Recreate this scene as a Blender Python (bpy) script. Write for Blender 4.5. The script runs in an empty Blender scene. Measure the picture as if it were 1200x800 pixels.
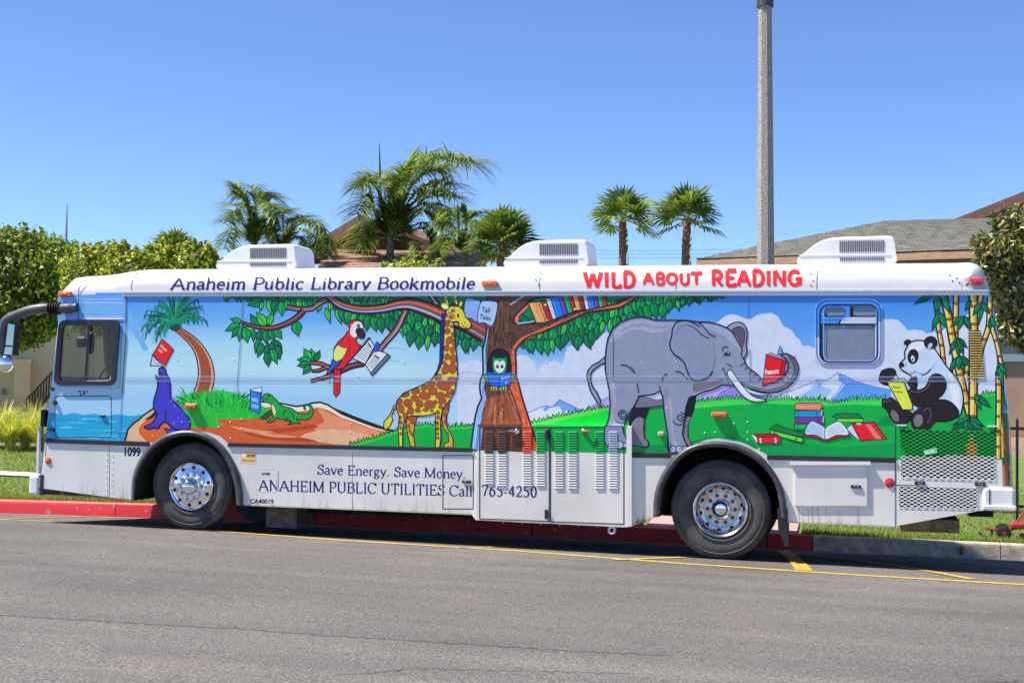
import bpy, bmesh, math, random
import numpy as np
from mathutils import Vector, Matrix, noise
from mathutils.geometry import tessellate_polygon
random.seed(7); rng = np.random.default_rng(7)
SC = bpy.context.scene; COL = SC.collection

# ------------------------------------------------------------------ camera
FPX = 1600.0
def unit(v): v = np.array(v, float); return v/np.linalg.norm(v)
Xc = unit((6457, -35.4, FPX)*np.array([1, 1, 1]))
Zc = np.cross(Xc, (0, -67, -FPX)); Zc = unit(Zc if Zc[1] > 0 else -Zc)
Yc = np.cross(Zc, Xc)
RW = np.array([Xc, Yc, Zc])                    # camera vector -> world vector
def ray(x, y): return RW @ np.array([x-600, 400-y, -FPX])
CAM = -ray(221, 621)*(16.5/FPX)
cd = bpy.data.cameras.new('camera'); cam = bpy.data.objects.new('camera', cd); COL.objects.link(cam)
cd.sensor_width = 36; cd.lens = 36*FPX/1200; cd.clip_end = 3000
m4 = Matrix.Identity(4)
for i in range(3):
    for j in range(3): m4[i][j] = RW[i][j]
    m4[i][3] = CAM[i]
cam.matrix_world = m4; SC.camera = cam

# ------------------------------------------------------------------ light
LX, LY = .62, .20                                # light moves right and slightly away while it falls
SUN_EL = math.atan2(1, math.hypot(LX, LY))
w = bpy.data.worlds.new('World'); SC.world = w; w.use_nodes = True
nt = w.node_tree; bg = nt.nodes['Background']; sk = nt.nodes.new('ShaderNodeTexSky')
sk.sky_type = 'NISHITA'; sk.sun_disc = False; sk.sun_elevation = SUN_EL
sk.sun_rotation = math.atan2(-LX, -LY)
sk.altitude = 0; sk.air_density = .62; sk.dust_density = .05; sk.ozone_density = 6
hs = nt.nodes.new('ShaderNodeHueSaturation'); hs.inputs['Saturation'].default_value = 1.04; hs.inputs['Hue'].default_value = .504; hs.inputs['Value'].default_value = .95
nt.links.new(sk.outputs[0], hs.inputs['Color']); nt.links.new(hs.outputs[0], bg.inputs[0]); bg.inputs[1].default_value = .10
sd = bpy.data.lights.new('sun', 'SUN'); so = bpy.data.objects.new('sun', sd); COL.objects.link(so)
sd.energy = 3.9; sd.angle = math.radians(.55); sd.color = (1, .93, .82)
so.rotation_euler = Vector((LX, LY, -1)).to_track_quat('-Z', 'Y').to_euler()
SC.view_settings.view_transform = 'Standard'; SC.view_settings.look = 'None'
SC.view_settings.exposure = 1.2; SC.view_settings.gamma = 1
SC.cycles.max_bounces = 6

# ------------------------------------------------------------------ pixel to world
def onY(x, y, Y=0.):
    r = ray(x, y); t = (Y-CAM[1])/r[1]; return CAM + r*t
def toPx(p):
    c = RW.T @ (np.array(p, float)-CAM); return 600-FPX*c[0]/c[2], 400+FPX*c[1]/c[2]
_r = onY(843, 655.5); GX = _r[2]/_r[0]
def gz(X, Y):                                    # road surface: falls to the right and into the gutter behind the bus
    return GX*X + (-.052*Y if Y > 0 else -.018*Y) - .02*min(4., max(0., -1-X))*min(1, max(0, Y+1)/3.5)
def yc(X): return 2.5 + (0 if X < 3 else .0375*(X-3) if X < 7 else .15+.18*(X-7))      # kerb line
def onG(x, y, dz=0.):
    r = ray(x, y); lo, hi = .001, .2
    for _ in range(50):
        t = (lo+hi)/2; p = CAM+r*t
        if p[2] > gz(p[0], p[1])+dz: lo = t
        else: hi = t
    return CAM+r*lo

# ------------------------------------------------------------------ materials
def lin(c):
    c = c/255.; return c/12.92 if c <= .04045 else ((c+.055)/1.055)**2.4
def C(r, g, b, k=1.): return tuple(min(.86, lin(v)*k) for v in (r, g, b))
MATS = {}
def M(name, rgb, rough=.5, metal=0., spec=.5, nscale=0, namp=.15, bump=0., bscale=None, coat=0., rgb2=None, alpha=1., trans=0., detail=4, mixlo=.35, mixhi=.65, bdist=.01):
    if name in MATS: return MATS[name]
    m = bpy.data.materials.new(name); m.use_nodes = True; t = m.node_tree; b = t.nodes['Principled BSDF']
    b.inputs['Base Color'].default_value = (*rgb, 1); b.inputs['Roughness'].default_value = rough
    b.inputs['Metallic'].default_value = metal; b.inputs['Specular IOR Level'].default_value = spec
    b.inputs['Coat Weight'].default_value = coat; b.inputs['Coat Roughness'].default_value = .08
    b.inputs['Alpha'].default_value = alpha; b.inputs['Transmission Weight'].default_value = trans
    tc = t.nodes.new('ShaderNodeTexCoord')
    if nscale:
        n = t.nodes.new('ShaderNodeTexNoise'); n.inputs['Scale'].default_value = nscale; n.inputs['Detail'].default_value = detail
        t.links.new(tc.outputs['Object'], n.inputs['Vector'])
        rp = t.nodes.new('ShaderNodeValToRGB'); rp.color_ramp.elements[0].position = mixlo; rp.color_ramp.elements[1].position = mixhi
        a = rgb2 if rgb2 else tuple(v*(1-namp) for v in rgb); c = rgb if rgb2 else tuple(min(.9, v*(1+namp)) for v in rgb)
        rp.color_ramp.elements[0].color = (*a, 1); rp.color_ramp.elements[1].color = (*c, 1)
        t.links.new(n.outputs['Fac'], rp.inputs[0]); t.links.new(rp.outputs[0], b.inputs['Base Color'])
    if bump:
        n2 = t.nodes.new('ShaderNodeTexNoise'); n2.inputs['Scale'].default_value = bscale or nscale or 20; n2.inputs['Detail'].default_value = 3
        t.links.new(tc.outputs['Object'], n2.inputs['Vector'])
        bp = t.nodes.new('ShaderNodeBump'); bp.inputs['Strength'].default_value = bump; bp.inputs['Distance'].default_value = bdist
        t.links.new(n2.outputs['Fac'], bp.inputs['Height']); t.links.new(bp.outputs[0], b.inputs['Normal'])
    MATS[name] = m; return m
KP = 1.2                                        # print colours: photo value to pigment
def PM(rgb):
    r, g, b = rgb; L_ = .3*r+.59*g+.11*b; q = [max(4, min(255, L_+(v-L_)*1.14)) for v in rgb]; q[0] = min(255, q[0]*1.02)
    return M('print_%d_%d_%d' % (r, g, b), C(*q, KP), .32, spec=.3, nscale=9, namp=.045, bump=.04, bscale=2.2, bdist=.02)

# ------------------------------------------------------------------ objects
def link(name, me, parent=None, label=None, cat=None, group=None, kind=None):
    o = bpy.data.objects.new(name, me); COL.objects.link(o)
    if parent is not None: o.parent = parent
    for k, v in (('label', label), ('category', cat), ('group', group), ('kind', kind)):
        if v: o[k] = v
    return o
def thing(name, loc, label, cat, group=None, kind=None):
    o = link(name, None, None, label, cat, group, kind); o.location = loc; o.empty_display_size = .2; return o
class MB:
    def __init__(s): s.v = []; s.f = []; s.m = []; s.mats = []
    def mi(s, mat):
        if mat not in s.mats: s.mats.append(mat)
        return s.mats.index(mat)
    def face(s, pts, mat):
        b = len(s.v); s.v += [tuple(map(float, p)) for p in pts]; s.f.append(tuple(range(b, b+len(pts)))); s.m.append(s.mi(mat))
    def mesh(s, vs, fs, mat):
        b = len(s.v); s.v += [tuple(map(float, p)) for p in vs]; k = s.mi(mat)
        for f in fs: s.f.append(tuple(i+b for i in f)); s.m.append(k)
    def box(s, lo, hi, mat):
        x0, y0, z0 = lo; x1, y1, z1 = hi
        s.mesh([(x0,y0,z0),(x1,y0,z0),(x1,y1,z0),(x0,y1,z0),(x0,y0,z1),(x1,y0,z1),(x1,y1,z1),(x0,y1,z1)],
               [(0,3,2,1),(4,5,6,7),(0,1,5,4),(1,2,6,5),(2,3,7,6),(3,0,4,7)], mat)
    def bbox(s, lo, hi, mat, r=.01):               # box with chamfered edges on all sides
        lo = np.array(lo, float); hi = np.array(hi, float); r = min(r, (hi-lo).min()*.45)
        vs = []
        for sx in (0, 1):
            for sy in (0, 1):
                for sz in (0, 1):
                    c = np.where((sx, sy, sz), hi, lo); q = np.where((sx, sy, sz), -r, r)
                    for a in range(3):
                        p = c.copy()
                        for b_ in range(3):
                            if b_ != a: p[b_] += q[b_]
                        vs.append(p)
        bm = bmesh.new(); bv = [bm.verts.new(v) for v in vs]
        bmesh.ops.convex_hull(bm, input=bv); bm.verts.ensure_lookup_table(); bm.verts.index_update()
        s.mesh([v.co[:] for v in bm.verts], [[v.index for v in f.verts] for f in bm.faces], mat); bm.free()
    def tube(s, pts, rad, mat, n=8, cap=True):
        pts = [np.array(p, float) for p in pts]; rad = rad if isinstance(rad, (list, tuple)) else [rad]*len(pts)
        vs = []; fs = []; up = None
        for i, p in enumerate(pts):
            d = unit(pts[min(i+1, len(pts)-1)]-pts[max(i-1, 0)])
            if up is None: up = np.array([0, 0, 1.]) if abs(d[2]) < .9 else np.array([0, 1., 0])
            a = np.cross(d, up); a = unit(a); b_ = np.cross(a, d); up = b_
            for k in range(n):
                t = 2*math.pi*k/n; vs.append(p+rad[i]*(math.cos(t)*a+math.sin(t)*b_))
        for i in range(len(pts)-1):
            for k in range(n): fs.append((i*n+k, i*n+(k+1) % n, (i+1)*n+(k+1) % n, (i+1)*n+k))
        if cap: fs.append(tuple(range(n))); fs.append(tuple((len(pts)-1)*n+k for k in range(n)))
        s.mesh(vs, fs, mat)
    def lathe(s, prof, cen, mat, n=48):            # profile (radius, y), turned about a Y axis through cen
        vs = []; fs = []
        for r, y in prof:
            for k in range(n):
                t = 2*math.pi*k/n; vs.append((cen[0]+r*math.cos(t), cen[1]+y, cen[2]+r*math.sin(t)))
        for i in range(len(prof)-1):
            for k in range(n): fs.append((i*n+k, i*n+(k+1) % n, (i+1)*n+(k+1) % n, (i+1)*n+k))
        s.mesh(vs, fs, mat)
    def build(s, name, parent=None, smooth=False, angle=None, **kw):
        me = bpy.data.meshes.new(name); me.from_pydata(s.v, [], s.f)
        for m in s.mats: me.materials.append(m)
        me.polygons.foreach_set('material_index', s.m)
        if smooth: me.polygons.foreach_set('use_smooth', [True]*len(s.f))
        me.update()
        if smooth or angle:
            bm = bmesh.new(); bm.from_mesh(me); bmesh.ops.remove_doubles(bm, verts=bm.verts, dist=1e-5)
            bmesh.ops.recalc_face_normals(bm, faces=bm.faces); bm.to_mesh(me); bm.free()
            try: me.set_sharp_from_angle(angle=math.radians(angle or 40))
            except Exception: pass
        return link(name, me, parent, **kw)
def copy_thing(o, loc, rot=None, scale=None, label=None, parent=None):
    c = o.copy(); COL.objects.link(c)
    if parent is not None: c.parent = parent
    else:
        c.location = loc
        if rot is not None: c.rotation_euler = rot
        if scale is not None: c.scale = scale
    if label: c['label'] = label
    for ch in list(o.children): copy_thing(ch, None, parent=c)
    return c

# ------------------------------------------------------------------ 2D drawing helpers (photo-scale units on the side of the bus)
def cm(pts, closed=True, n=4):
    P = [np.array(p, float) for p in pts]; L = len(P); out = []
    rngi = range(L) if closed else range(L-1)
    for i in rngi:
        if closed: a, b, c, d = P[(i-1) % L], P[i], P[(i+1) % L], P[(i+2) % L]
        else: a, b, c, d = P[max(i-1, 0)], P[i], P[i+1], P[min(i+2, L-1)]
        for k in range(n):
            t = k/n
            out.append(.5*((2*b)+(-a+c)*t+(2*a-5*b+4*c-d)*t*t+(-a+3*b-3*c+d)*t**3))
    if not closed: out.append(P[-1])
    return [(p[0], p[1]) for p in out]
def ell(cx, cy, rx, ry, a=0, n=18):
    a = math.radians(a)
    return [(cx+rx*math.cos(t)*math.cos(a)-ry*math.sin(t)*math.sin(a), cy+rx*math.cos(t)*math.sin(a)+ry*math.sin(t)*math.cos(a)) for t in [2*math.pi*k/n for k in range(n)]]
INK = (22, 24, 36)
class Pic:
    """a flat print on the side of the bus: fills and ink lines, each on its own thin sheet"""
    LAY = {}
    def __init__(s, base, auto=True): s.mb = MB(); s.z = base; s.map = None; s.auto = auto and base < .035
    def lift(s, pts, g=.0):
        """each print layer lies a hair above the ones it overlaps"""
        if not s.auto: s.z += .00003; return
        L = Pic.LAY.setdefault('cove' if s.map else 'side', []); xs = [p[0] for p in pts]; ys = [p[1] for p in pts]; b = (min(xs)-g, min(ys)-g, max(xs)+g, max(ys)+g)
        z = .0008
        for q in L:
            if q[4] > z and q[0] < b[2] and b[0] < q[2] and q[1] < b[3] and b[1] < q[3]: z = q[4]
        s.z = z+.00003; L.append((*b, s.z))
    def P(s, p):
        if s.map: return s.map(p[0], p[1])
        if s.auto and p[1] < 344.2 and p[0] > 148: p = (p[0], 344.2)
        return onY(p[0], p[1], -s.z)
    def pm(s, col): return PM(col) if not s.map else M('roofprint_%d_%d_%d' % tuple(col), C(*col, KP), .6, spec=.12)
    def inkw(s, col, mat): return 1.35 if (mat is None and not s.map and max(col) < 70 and s.z < .004) else 1.
    def fill(s, pts, col, holes=(), mat=None, ink=None, w=1.2, smooth=False, n=4):
        if smooth: pts = cm(pts, True, n)
        loops = [[Vector((p[0], p[1], 0)) for p in l] for l in [pts, *holes]]
        tris = tessellate_polygon(loops); allp = [p for l in loops for p in l]
        s.lift(pts)
        s.mb.mesh([s.P(p) for p in allp], [tuple(t) for t in tris], mat or s.pm(col))
        if ink: s.line(pts, w, ink, closed=True)
        return s
    def line(s, pts, w=1.2, col=INK, closed=False, smooth=False, taper=False, n=4, mat=None):
        if smooth: pts = cm(pts, closed, n)
        P = [np.array(p[:2], float) for p in pts]; L = len(P); s.lift(P, 1.); vs = []; fs = []
        w = [v*s.inkw(col, mat) for v in w] if isinstance(w, (list, tuple)) else w*s.inkw(col, mat); ws = w if isinstance(w, (list, tuple)) else [w]*L
        if smooth and isinstance(w, (list, tuple)) and len(w) != L: ws = list(np.interp(np.linspace(0, 1, L), np.linspace(0, 1, len(w)), w))
        for i in range(L):
            if closed: d0 = P[i]-P[i-1]; d1 = P[(i+1) % L]-P[i]
            else: d0 = P[i]-P[max(i-1, 0)]; d1 = P[min(i+1, L-1)]-P[i]
            if np.hypot(*d0) < 1e-6: d0 = d1
            if np.hypot(*d1) < 1e-6: d1 = d0
            d0 = d0/max(1e-6, np.hypot(*d0)); d1 = d1/max(1e-6, np.hypot(*d1)); nrm = np.array([-(d0+d1)[1], (d0+d1)[0]]); q = np.hypot(*nrm)
            if q < .35: nrm = np.array([-d1[1], d1[0]]); q = 1; sc = 1
            else: nrm = nrm/q; sc = min(1.6, 1/max(.3, q/2))
            h = ws[i]*.5*sc
            if taper: h *= max(.12, math.sin(math.pi*(i+.5)/L)**.6) if taper is True else (1-.9*i/L)
            vs += [s.P(P[i]+nrm*h), s.P(P[i]-nrm*h)]
        for i in range(L if closed else L-1):
            a, b = 2*i, 2*((i+1) % L); fs.append((a, a+1, b+1, b))
        s.mb.mesh(vs, fs, mat or s.pm(col)); return s
    def leaf(s, x, y, ang, ln, wd, col, ink=(8, 45, 35), rib=(70, 190, 90)):
        a = math.radians(ang); c, d = math.cos(a), math.sin(a)
        T = lambda u, v: (x+u*ln*c-v*wd*d, y+u*ln*d+v*wd*c)
        pts = [T(0, 0), T(.18, .36), (T(.42, .5)), T(.66, .36), T(.8, .2), T(1, 0), T(.8, -.16), T(.66, -.32), T(.42, -.5), T(.16, -.36)]
        s.fill(pts, col); s.line(pts, .85, ink, closed=True)
        if rib: s.line([T(.06, 0), T(.85, 0)], .6, (6, 70, 44)); s.line([T(.1, .13), T(.6, .2)], .8, tuple(min(255, int(v*1.25+14)) for v in col))
    def blades(s, pts, col, h=5, step=3, ink=INK, w=1.0, lean=.2, both=True):
        """a ridge of grass blades along a polyline"""
        L = [np.array(p, float) for p in pts]; z = []
        for a, b in zip(L, L[1:]):
            n = max(1, int(np.hypot(*(b-a))/step))
            for k in range(n):
                q = a+(b-a)*k/n; r = random.uniform(.45, 1.1)*h; ln = random.uniform(-.5, .6)*h*.5+lean*h
                z.append((q[0]-step*.3, q[1]+.6)); z.append((q[0]+ln, q[1]-r)); 
        z.append(tuple(L[-1]))
        s.fill(z+[(L[-1][0], L[-1][1]+3)]+[(p[0], p[1]+3) for p in L[::-1]], col)
        s.line(z, w, ink)
    def text(s, txt, x, y, size, col, ang=0, bold=.0, squeeze=1., shear=0., mat=None):
        cu = bpy.data.curves.new('t', 'FONT'); cu.body = txt; cu.size = 1; cu.offset = bold; cu.resolution_u = 3
        cu.shear = shear
        ob = bpy.data.objects.new('t', cu); COL.objects.link(ob)
        me = bpy.data.meshes.new_from_object(ob.evaluated_get(bpy.context.evaluated_depsgraph_get()))
        a = math.radians(ang); k = size/.7; vs = []; s.lift([(x, y-size*1.3), (x+size*len(txt)*.9*squeeze*math.cos(a), y+size*len(txt)*.9*squeeze*math.sin(a)+size*.5)])
        for v in me.vertices:
            u, q = v.co.x*k*squeeze, -v.co.y*k
            vs.append(s.P((x+u*math.cos(a)-q*math.sin(a), y+u*math.sin(a)+q*math.cos(a))))
        s.mb.mesh(vs, [tuple(p.vertices) for p in me.polygons], mat or s.pm(col))
        bpy.data.objects.remove(ob); bpy.data.curves.remove(cu); bpy.data.meshes.remove(me); return s
    def build(s, name, parent, **kw): return s.mb.build(name, parent, **kw)
# ------------------------------------------------------------------ the bookmobile
BW = 2.44                                        # body width
bus = thing('bookmobile', (0, 0, 0), 'long white bookmobile bus painted with jungle animals reading books, parked along the red kerb', 'bus')
K_W = .80
WHITE = M('bus_white_paint', (.56, .56, .56), .38, spec=.35, nscale=1.3, namp=.05, bump=.06, bscale=1.1, bdist=.03)
SKIRT = M('bus_skirt_paint', (.76, .735, .68), .36, nscale=1.6, namp=.07, bump=.06, bscale=1.4, bdist=.03, coat=.2)
ALU = M('brushed_aluminium', (.72, .72, .73), .33, metal=.75, nscale=30, namp=.06)
CHROME = M('polished_aluminium', (.86, .87, .9), .09, metal=1., bump=.05, bscale=9)
BLACK = M('black_rubber', (.016, .016, .018), .55, nscale=14, namp=.3, bump=.15, bscale=40)
TYRE = M('tyre_rubber', (.07, .066, .062), .7, nscale=6, namp=.35, bump=.2, bscale=50)
DARK = M('underbody_dark', (.02, .018, .017), .9, nscale=5, namp=.4)
SEAM = M('panel_gap', (.03, .035, .05), .8)
GLASS = M('window_glass', (.04, .06, .05), .03, alpha=.3, spec=.8)
TRIM = M('window_trim_black', (.02, .02, .025), .4)

# arches (opening edges) and flares
ARF_I = [(158, 586), (160, 563), (166, 546), (178, 528), (196, 515), (220, 510), (242, 516), (258, 530), (269, 549), (275, 570), (277, 591)]
ARF_O = [(153.5, 586), (155, 560), (161, 542), (173, 524), (193, 509), (220, 503.5), (247, 510.5), (266, 527), (278, 549), (284, 572), (285, 593)]
ARR_I = [(773, 605), (776, 575), (784, 556), (797, 538), (815, 527), (838, 523.5), (862, 527), (883, 538), (900, 554), (911, 576), (915, 606)]
ARR_O = [(765, 606), (767, 578), (775, 556), (790, 535), (811, 521), (840, 516.5), (869, 521), (892, 534), (910, 556), (920, 580), (923, 608)]
FRONT_E = [(110, 320.3), (92, 321), (80, 323.5), (72, 331), (67.5, 341), (65.5, 358), (62, 400), (57.5, 440), (51, 500), (45.5, 540), (41.5, 580)]
REAR_E = [(1149, 598), (1152, 598), (1187.5, 596), (1188, 570), (1187, 545), (1184.5, 500), (1180.5, 460), (1176, 424), (1168.5, 380), (1163, 350), (1160, 330), (1155, 315), (1148, 307.3), (1138, 304.8), (1122, 304.9)]
outline = FRONT_E[:1]+FRONT_E[1:]+[(155, 586)]+cm(ARF_I, False, 3)+[(284, 592), (553, 603), (557.5, 609), (735, 617.5), (740, 616.5), (762, 607)]+cm(ARR_I, False, 3)+[(922, 612), (1045, 617)]+REAR_E+[(170, 313), (160, 313.3), (145, 315), (128, 318.2)]
nF, nR = len(FRONT_E), len(REAR_E)
wf = lambda l: [onY(*p) for p in l]
loop = wf(outline)
N = len(loop)
i_rear0 = outline.index(REAR_E[0]); i_rear1 = i_rear0+nR-1
rad = []
for i, p in enumerate(outline):
    if i < nF: r = .30 if i < 2 else (.24 if i < 4 else .10 if i > 5 else .14)
    elif i_rear0+2 <= i <= i_rear1: r = .11 if i < i_rear1-4 else (.30 if i == i_rear1 else .24)
    elif i > i_rear1: r = .30
    else: r = 0.
    rad.append(r)
nrm2 = []
for i in range(N):
    a = loop[(i-1) % N]; b = loop[(i+1) % N]; t = unit((b-a)[[0, 2]]); nrm2.append(np.array([t[1], 0, -t[0]]))
cx_, cz_ = 3.7, 1.7
# the loop runs down the front, along the bottom, up the rear: outward is to the left of travel seen from the camera side
test = nrm2[nF-4]; sgn = -1 if test[0] > 0 else 1
nrm2 = [v*sgn for v in nrm2]
def shell_pt(i, phi): return loop[i]-nrm2[i]*rad[i]*(1-math.sin(phi)) + np.array([0, rad[i]*(1-math.cos(phi)), 0])
flat = [shell_pt(i, 0) for i in range(N)]
def rrect(x0, y0, x1, y1, r, n=5, sk=0.):
    out = []
    for cx, cy, a0 in ((x0+r, y0+r, 180), (x1-r, y0+r, 270), (x1-r, y1-r, 0), (x0+r, y1-r, 90)):
        for k in range(n+1):
            a = math.radians(a0+90*k/n); px, py = cx+r*math.cos(a), cy+r*math.sin(a)
            out.append((px-sk*(py-y0), py))
    return out
CABW = rrect(71.5, 377, 139, 449, 7, sk=.075)
REARW = rrect(958, 353.5, 1031, 425.5, 12)
GRILLE1 = [(1055, 503), (1166, 506), (1166.5, 562), (1056, 558.5)]
GRILLE2 = [(1053.5, 569), (1145.5, 572), (1145.5, 595.5), (1053.5, 594)]
holes = [CABW, REARW, GRILLE1, GRILLE2]
def sheet(mb, mat, Y, flip=False, far=False):
    hs = [] if far == 2 else [wf(h) for h in (holes if not far else [CABW, rrect(96, 375, 139, 560, 4)][:1])]
    L = [[Vector((p[0], p[2], 0)) for p in l] for l in [flat]+hs]
    tr = tessellate_polygon(L); ap = [p for l in L for p in l]
    mb.mesh([(p.x, Y, p.y) for p in ap], [tuple(t) for t in tr], mat)
mb = MB(); sheet(mb, SKIRT, 0)
side = mb.build('side_wall', bus, smooth=False)
mb = MB(); sheet(mb, SKIRT, BW, far=True); mb.build('far_side_wall', bus)
# shell between the two sides
mb = MB(); K = 6; rows = [[shell_pt(i, math.pi/2*k/K) for i in range(N)] for k in range(K+1)]
rows += [[np.array([p[0], BW-p[1], p[2]]) for p in rr] for rr in rows[::-1]]
vs = [p for rr in rows for p in rr]; fs = []; mi = []
for k in range(len(rows)-1):
    for i in range(N):
        j = (i+1) % N
        if k == K and 4 <= i <= 6: continue               # windscreen opening
        fs.append((k*N+i, k*N+j, (k+1)*N+j, (k+1)*N+i)); mi.append(0 if (i < nF-1 or i >= i_rear0+1) else 1)
mb.mesh(vs, fs, WHITE); mb.mi(DARK); mb.m = mi
mb.build('roof_and_ends', bus, smooth=True, angle=50)
mb = MB(); q = [rows[K][4], rows[K][7], rows[K+1][7], rows[K+1][4]]
mb.face([p+np.array([.01, 0, 0]) for p in q], GLASS); mb.build('windscreen', bus)
# cab interior, seen through the side window
mb = MB(); mb.box((-1.15, .08, .75), (-1.1, 2.36, 2.9), M('cab_lining', (.12, .1, .09), .8, nscale=8, namp=.3)); mb.box((-2.0, .06, .8), (-1.15, 2.38, .86), DARK)
mb.box((-1.66, 1.2, 2.62), (-1.0, 2.3, 2.9), DARK); mb.tube([(-1.97, 1.5, 1.), (-1.78, 1.5, 2.5), (-1.7, 1.5, 2.8)], .035, DARK, 6); mb.box((-1.72, 1.25, .9), (-1.45, 1.3, 2.7), DARK); mb.tube([(-1.9, 1.2, 1.7), (-1.5, 1.2, 2.0), (-1.4, 1.2, 2.2)], .03, DARK, 6); mb.bbox((-1.95, .15, 1.2), (-1.62, 2.3, 1.72), M('dashboard_grey', (.05, .05, .055), .6), .04); mb.build('cab_interior', bus)
mb = MB(); SEAT = M('driver_seat_cloth', (.05, .055, .08), .85, nscale=30, namp=.2)
mb.bbox((-1.5, .35, 1.25), (-1.18, .95, 1.39), SEAT, .04); mb.bbox((-1.3, .38, 1.35), (-1.17, .92, 2.15), SEAT, .05); mb.bbox((-1.28, .5, 2.16), (-1.18, .8, 2.36), SEAT, .04); mb.build('driver_seat', bus)
mb = MB(); ring = [(-1.5+.1*math.cos(t)*.6, .62+.2*math.sin(t), 1.84+.16*math.cos(t)) for t in [2*math.pi*k/20 for k in range(21)]]
mb.tube(ring, .014, BLACK, 6); mb.tube([(-1.5, .62, 1.84), (-1.75, .62, 1.4)], .02, BLACK, 6); mb.build('steering_wheel', bus, smooth=True)
mb = MB(); mb.tube([(-1.72, .55, 2.6), (-1.72, .55, 2.3)], .012, BLACK, 6); mb.bbox((-1.92, .5, 2.22), (-1.77, .56, 2.36), BLACK, .03); mb.bbox((-1.75, .5, 2.14), (-1.67, .58, 2.42), BLACK, .03); mb.build('inside_mirror', bus)

# ---- side window of the cab
mb = Pic(.022, False); mb.fill(rrect(69.5, 375, 141, 451.5, 8, sk=.08), None, [rrect(74.5, 381, 135.5, 446.5, 5, sk=.075)], mat=TRIM)
p = mb.build('cab_window_frame', bus)
md = p.modifiers.new('thick', 'SOLIDIFY'); md.thickness = .03; md.offset = 0
pc = Pic(.028, False); pc.line([(104, 379.6), (135.5, 379.6), (135.3, 384), (131, 440), (128, 445.5), (99, 446.4)], 1.1, mat=ALU); pc.line([(104.8, 381), (100, 447)], 3, mat=TRIM)
pc.build('sliding_sash', p)
pc = Pic(.006, False); pc.fill(CABW, None, mat=GLASS); pc.build('pane', p)
# ---- painted rear window with a blind behind its pane
BL = (66, 132, 205); PALE = (182, 194, 221)
rw = Pic(.005, False); rw.fill(rrect(955.5, 350.5, 1033.8, 428, 14), PALE, [rrect(961.5, 358.5, 1027.5, 423, 9)]); 
rw.fill([(955.7, 395), (955.7, 362), (959.5, 354), (967, 350.7), (1022, 350.7), (1030, 354.5), (1033.6, 363), (1033.6, 377), (1028, 377), (1027.6, 364), (1024, 360), (1019, 358.4), (969, 358.4), (963, 362), (961.6, 368), (961.6, 395)], BL)
rwo = rw.build('window_frame', bus); md = rwo.modifiers.new('thick', 'SOLIDIFY'); md.thickness = .008; md.offset = 0
r2 = Pic(.0105, False); r2.line(rrect(957, 352, 1032.2, 426.5, 13), .9, (35, 60, 110), closed=True); r2.line(rrect(960.8, 357, 1028.2, 424, 10), 1.5, (24, 28, 40), closed=True); r2.build('window_gasket', rwo)
r3 = Pic(.0075, False); r3.fill([(961, 371.5), (993, 371.5), (994, 374.3), (984, 375.5), (982, 379.2), (961, 379.2)], BL); r3.fill([(993, 371.5), (1029, 371.5), (1029, 379.2), (984, 379.2), (987, 374)], PALE)
r3.fill([(991.5, 357), (996, 357), (996, 372), (991.5, 372)], BL); r3.fill(rrect(961.2, 357.5, 992.5, 373, 6), BL, [rrect(964, 355.5+4.5, 991, 371.3, 5)]); r3.line(rrect(965, 356.5, 1027, 423, 9), 1.6, BL if 0 else (120, 160, 215), closed=True)
r3.line([(962, 379.4), (1028, 379.4)], .8, INK); r3.line([(963, 375), (993, 375)], .6, (30, 60, 120)); r3.build('glazing_bar', rwo)
r4 = Pic(-.0015, False); r4.fill(REARW, None, mat=GLASS); r4.build('pane', rwo)
r5 = Pic(-.0035, False); r5.fill(rrect(966, 381, 1024, 424, 3), None, mat=M('window_blind', (.36, .45, .62), .75, nscale=10, namp=.06)); r5.fill(rrect(967, 358, 990, 370, 3), None, mat=MATS['window_blind']); r5.fill(rrect(1000, 358, 1026, 370, 3), None, mat=MATS['window_blind']); r5.build('blind', rwo)
mbx = MB(); a = onY(950, 345); b = onY(1040, 432); mbx.box((a[0], .12, b[2]), (b[0], .14, a[2]), DARK); mbx.build('window_lining', rwo)

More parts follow.
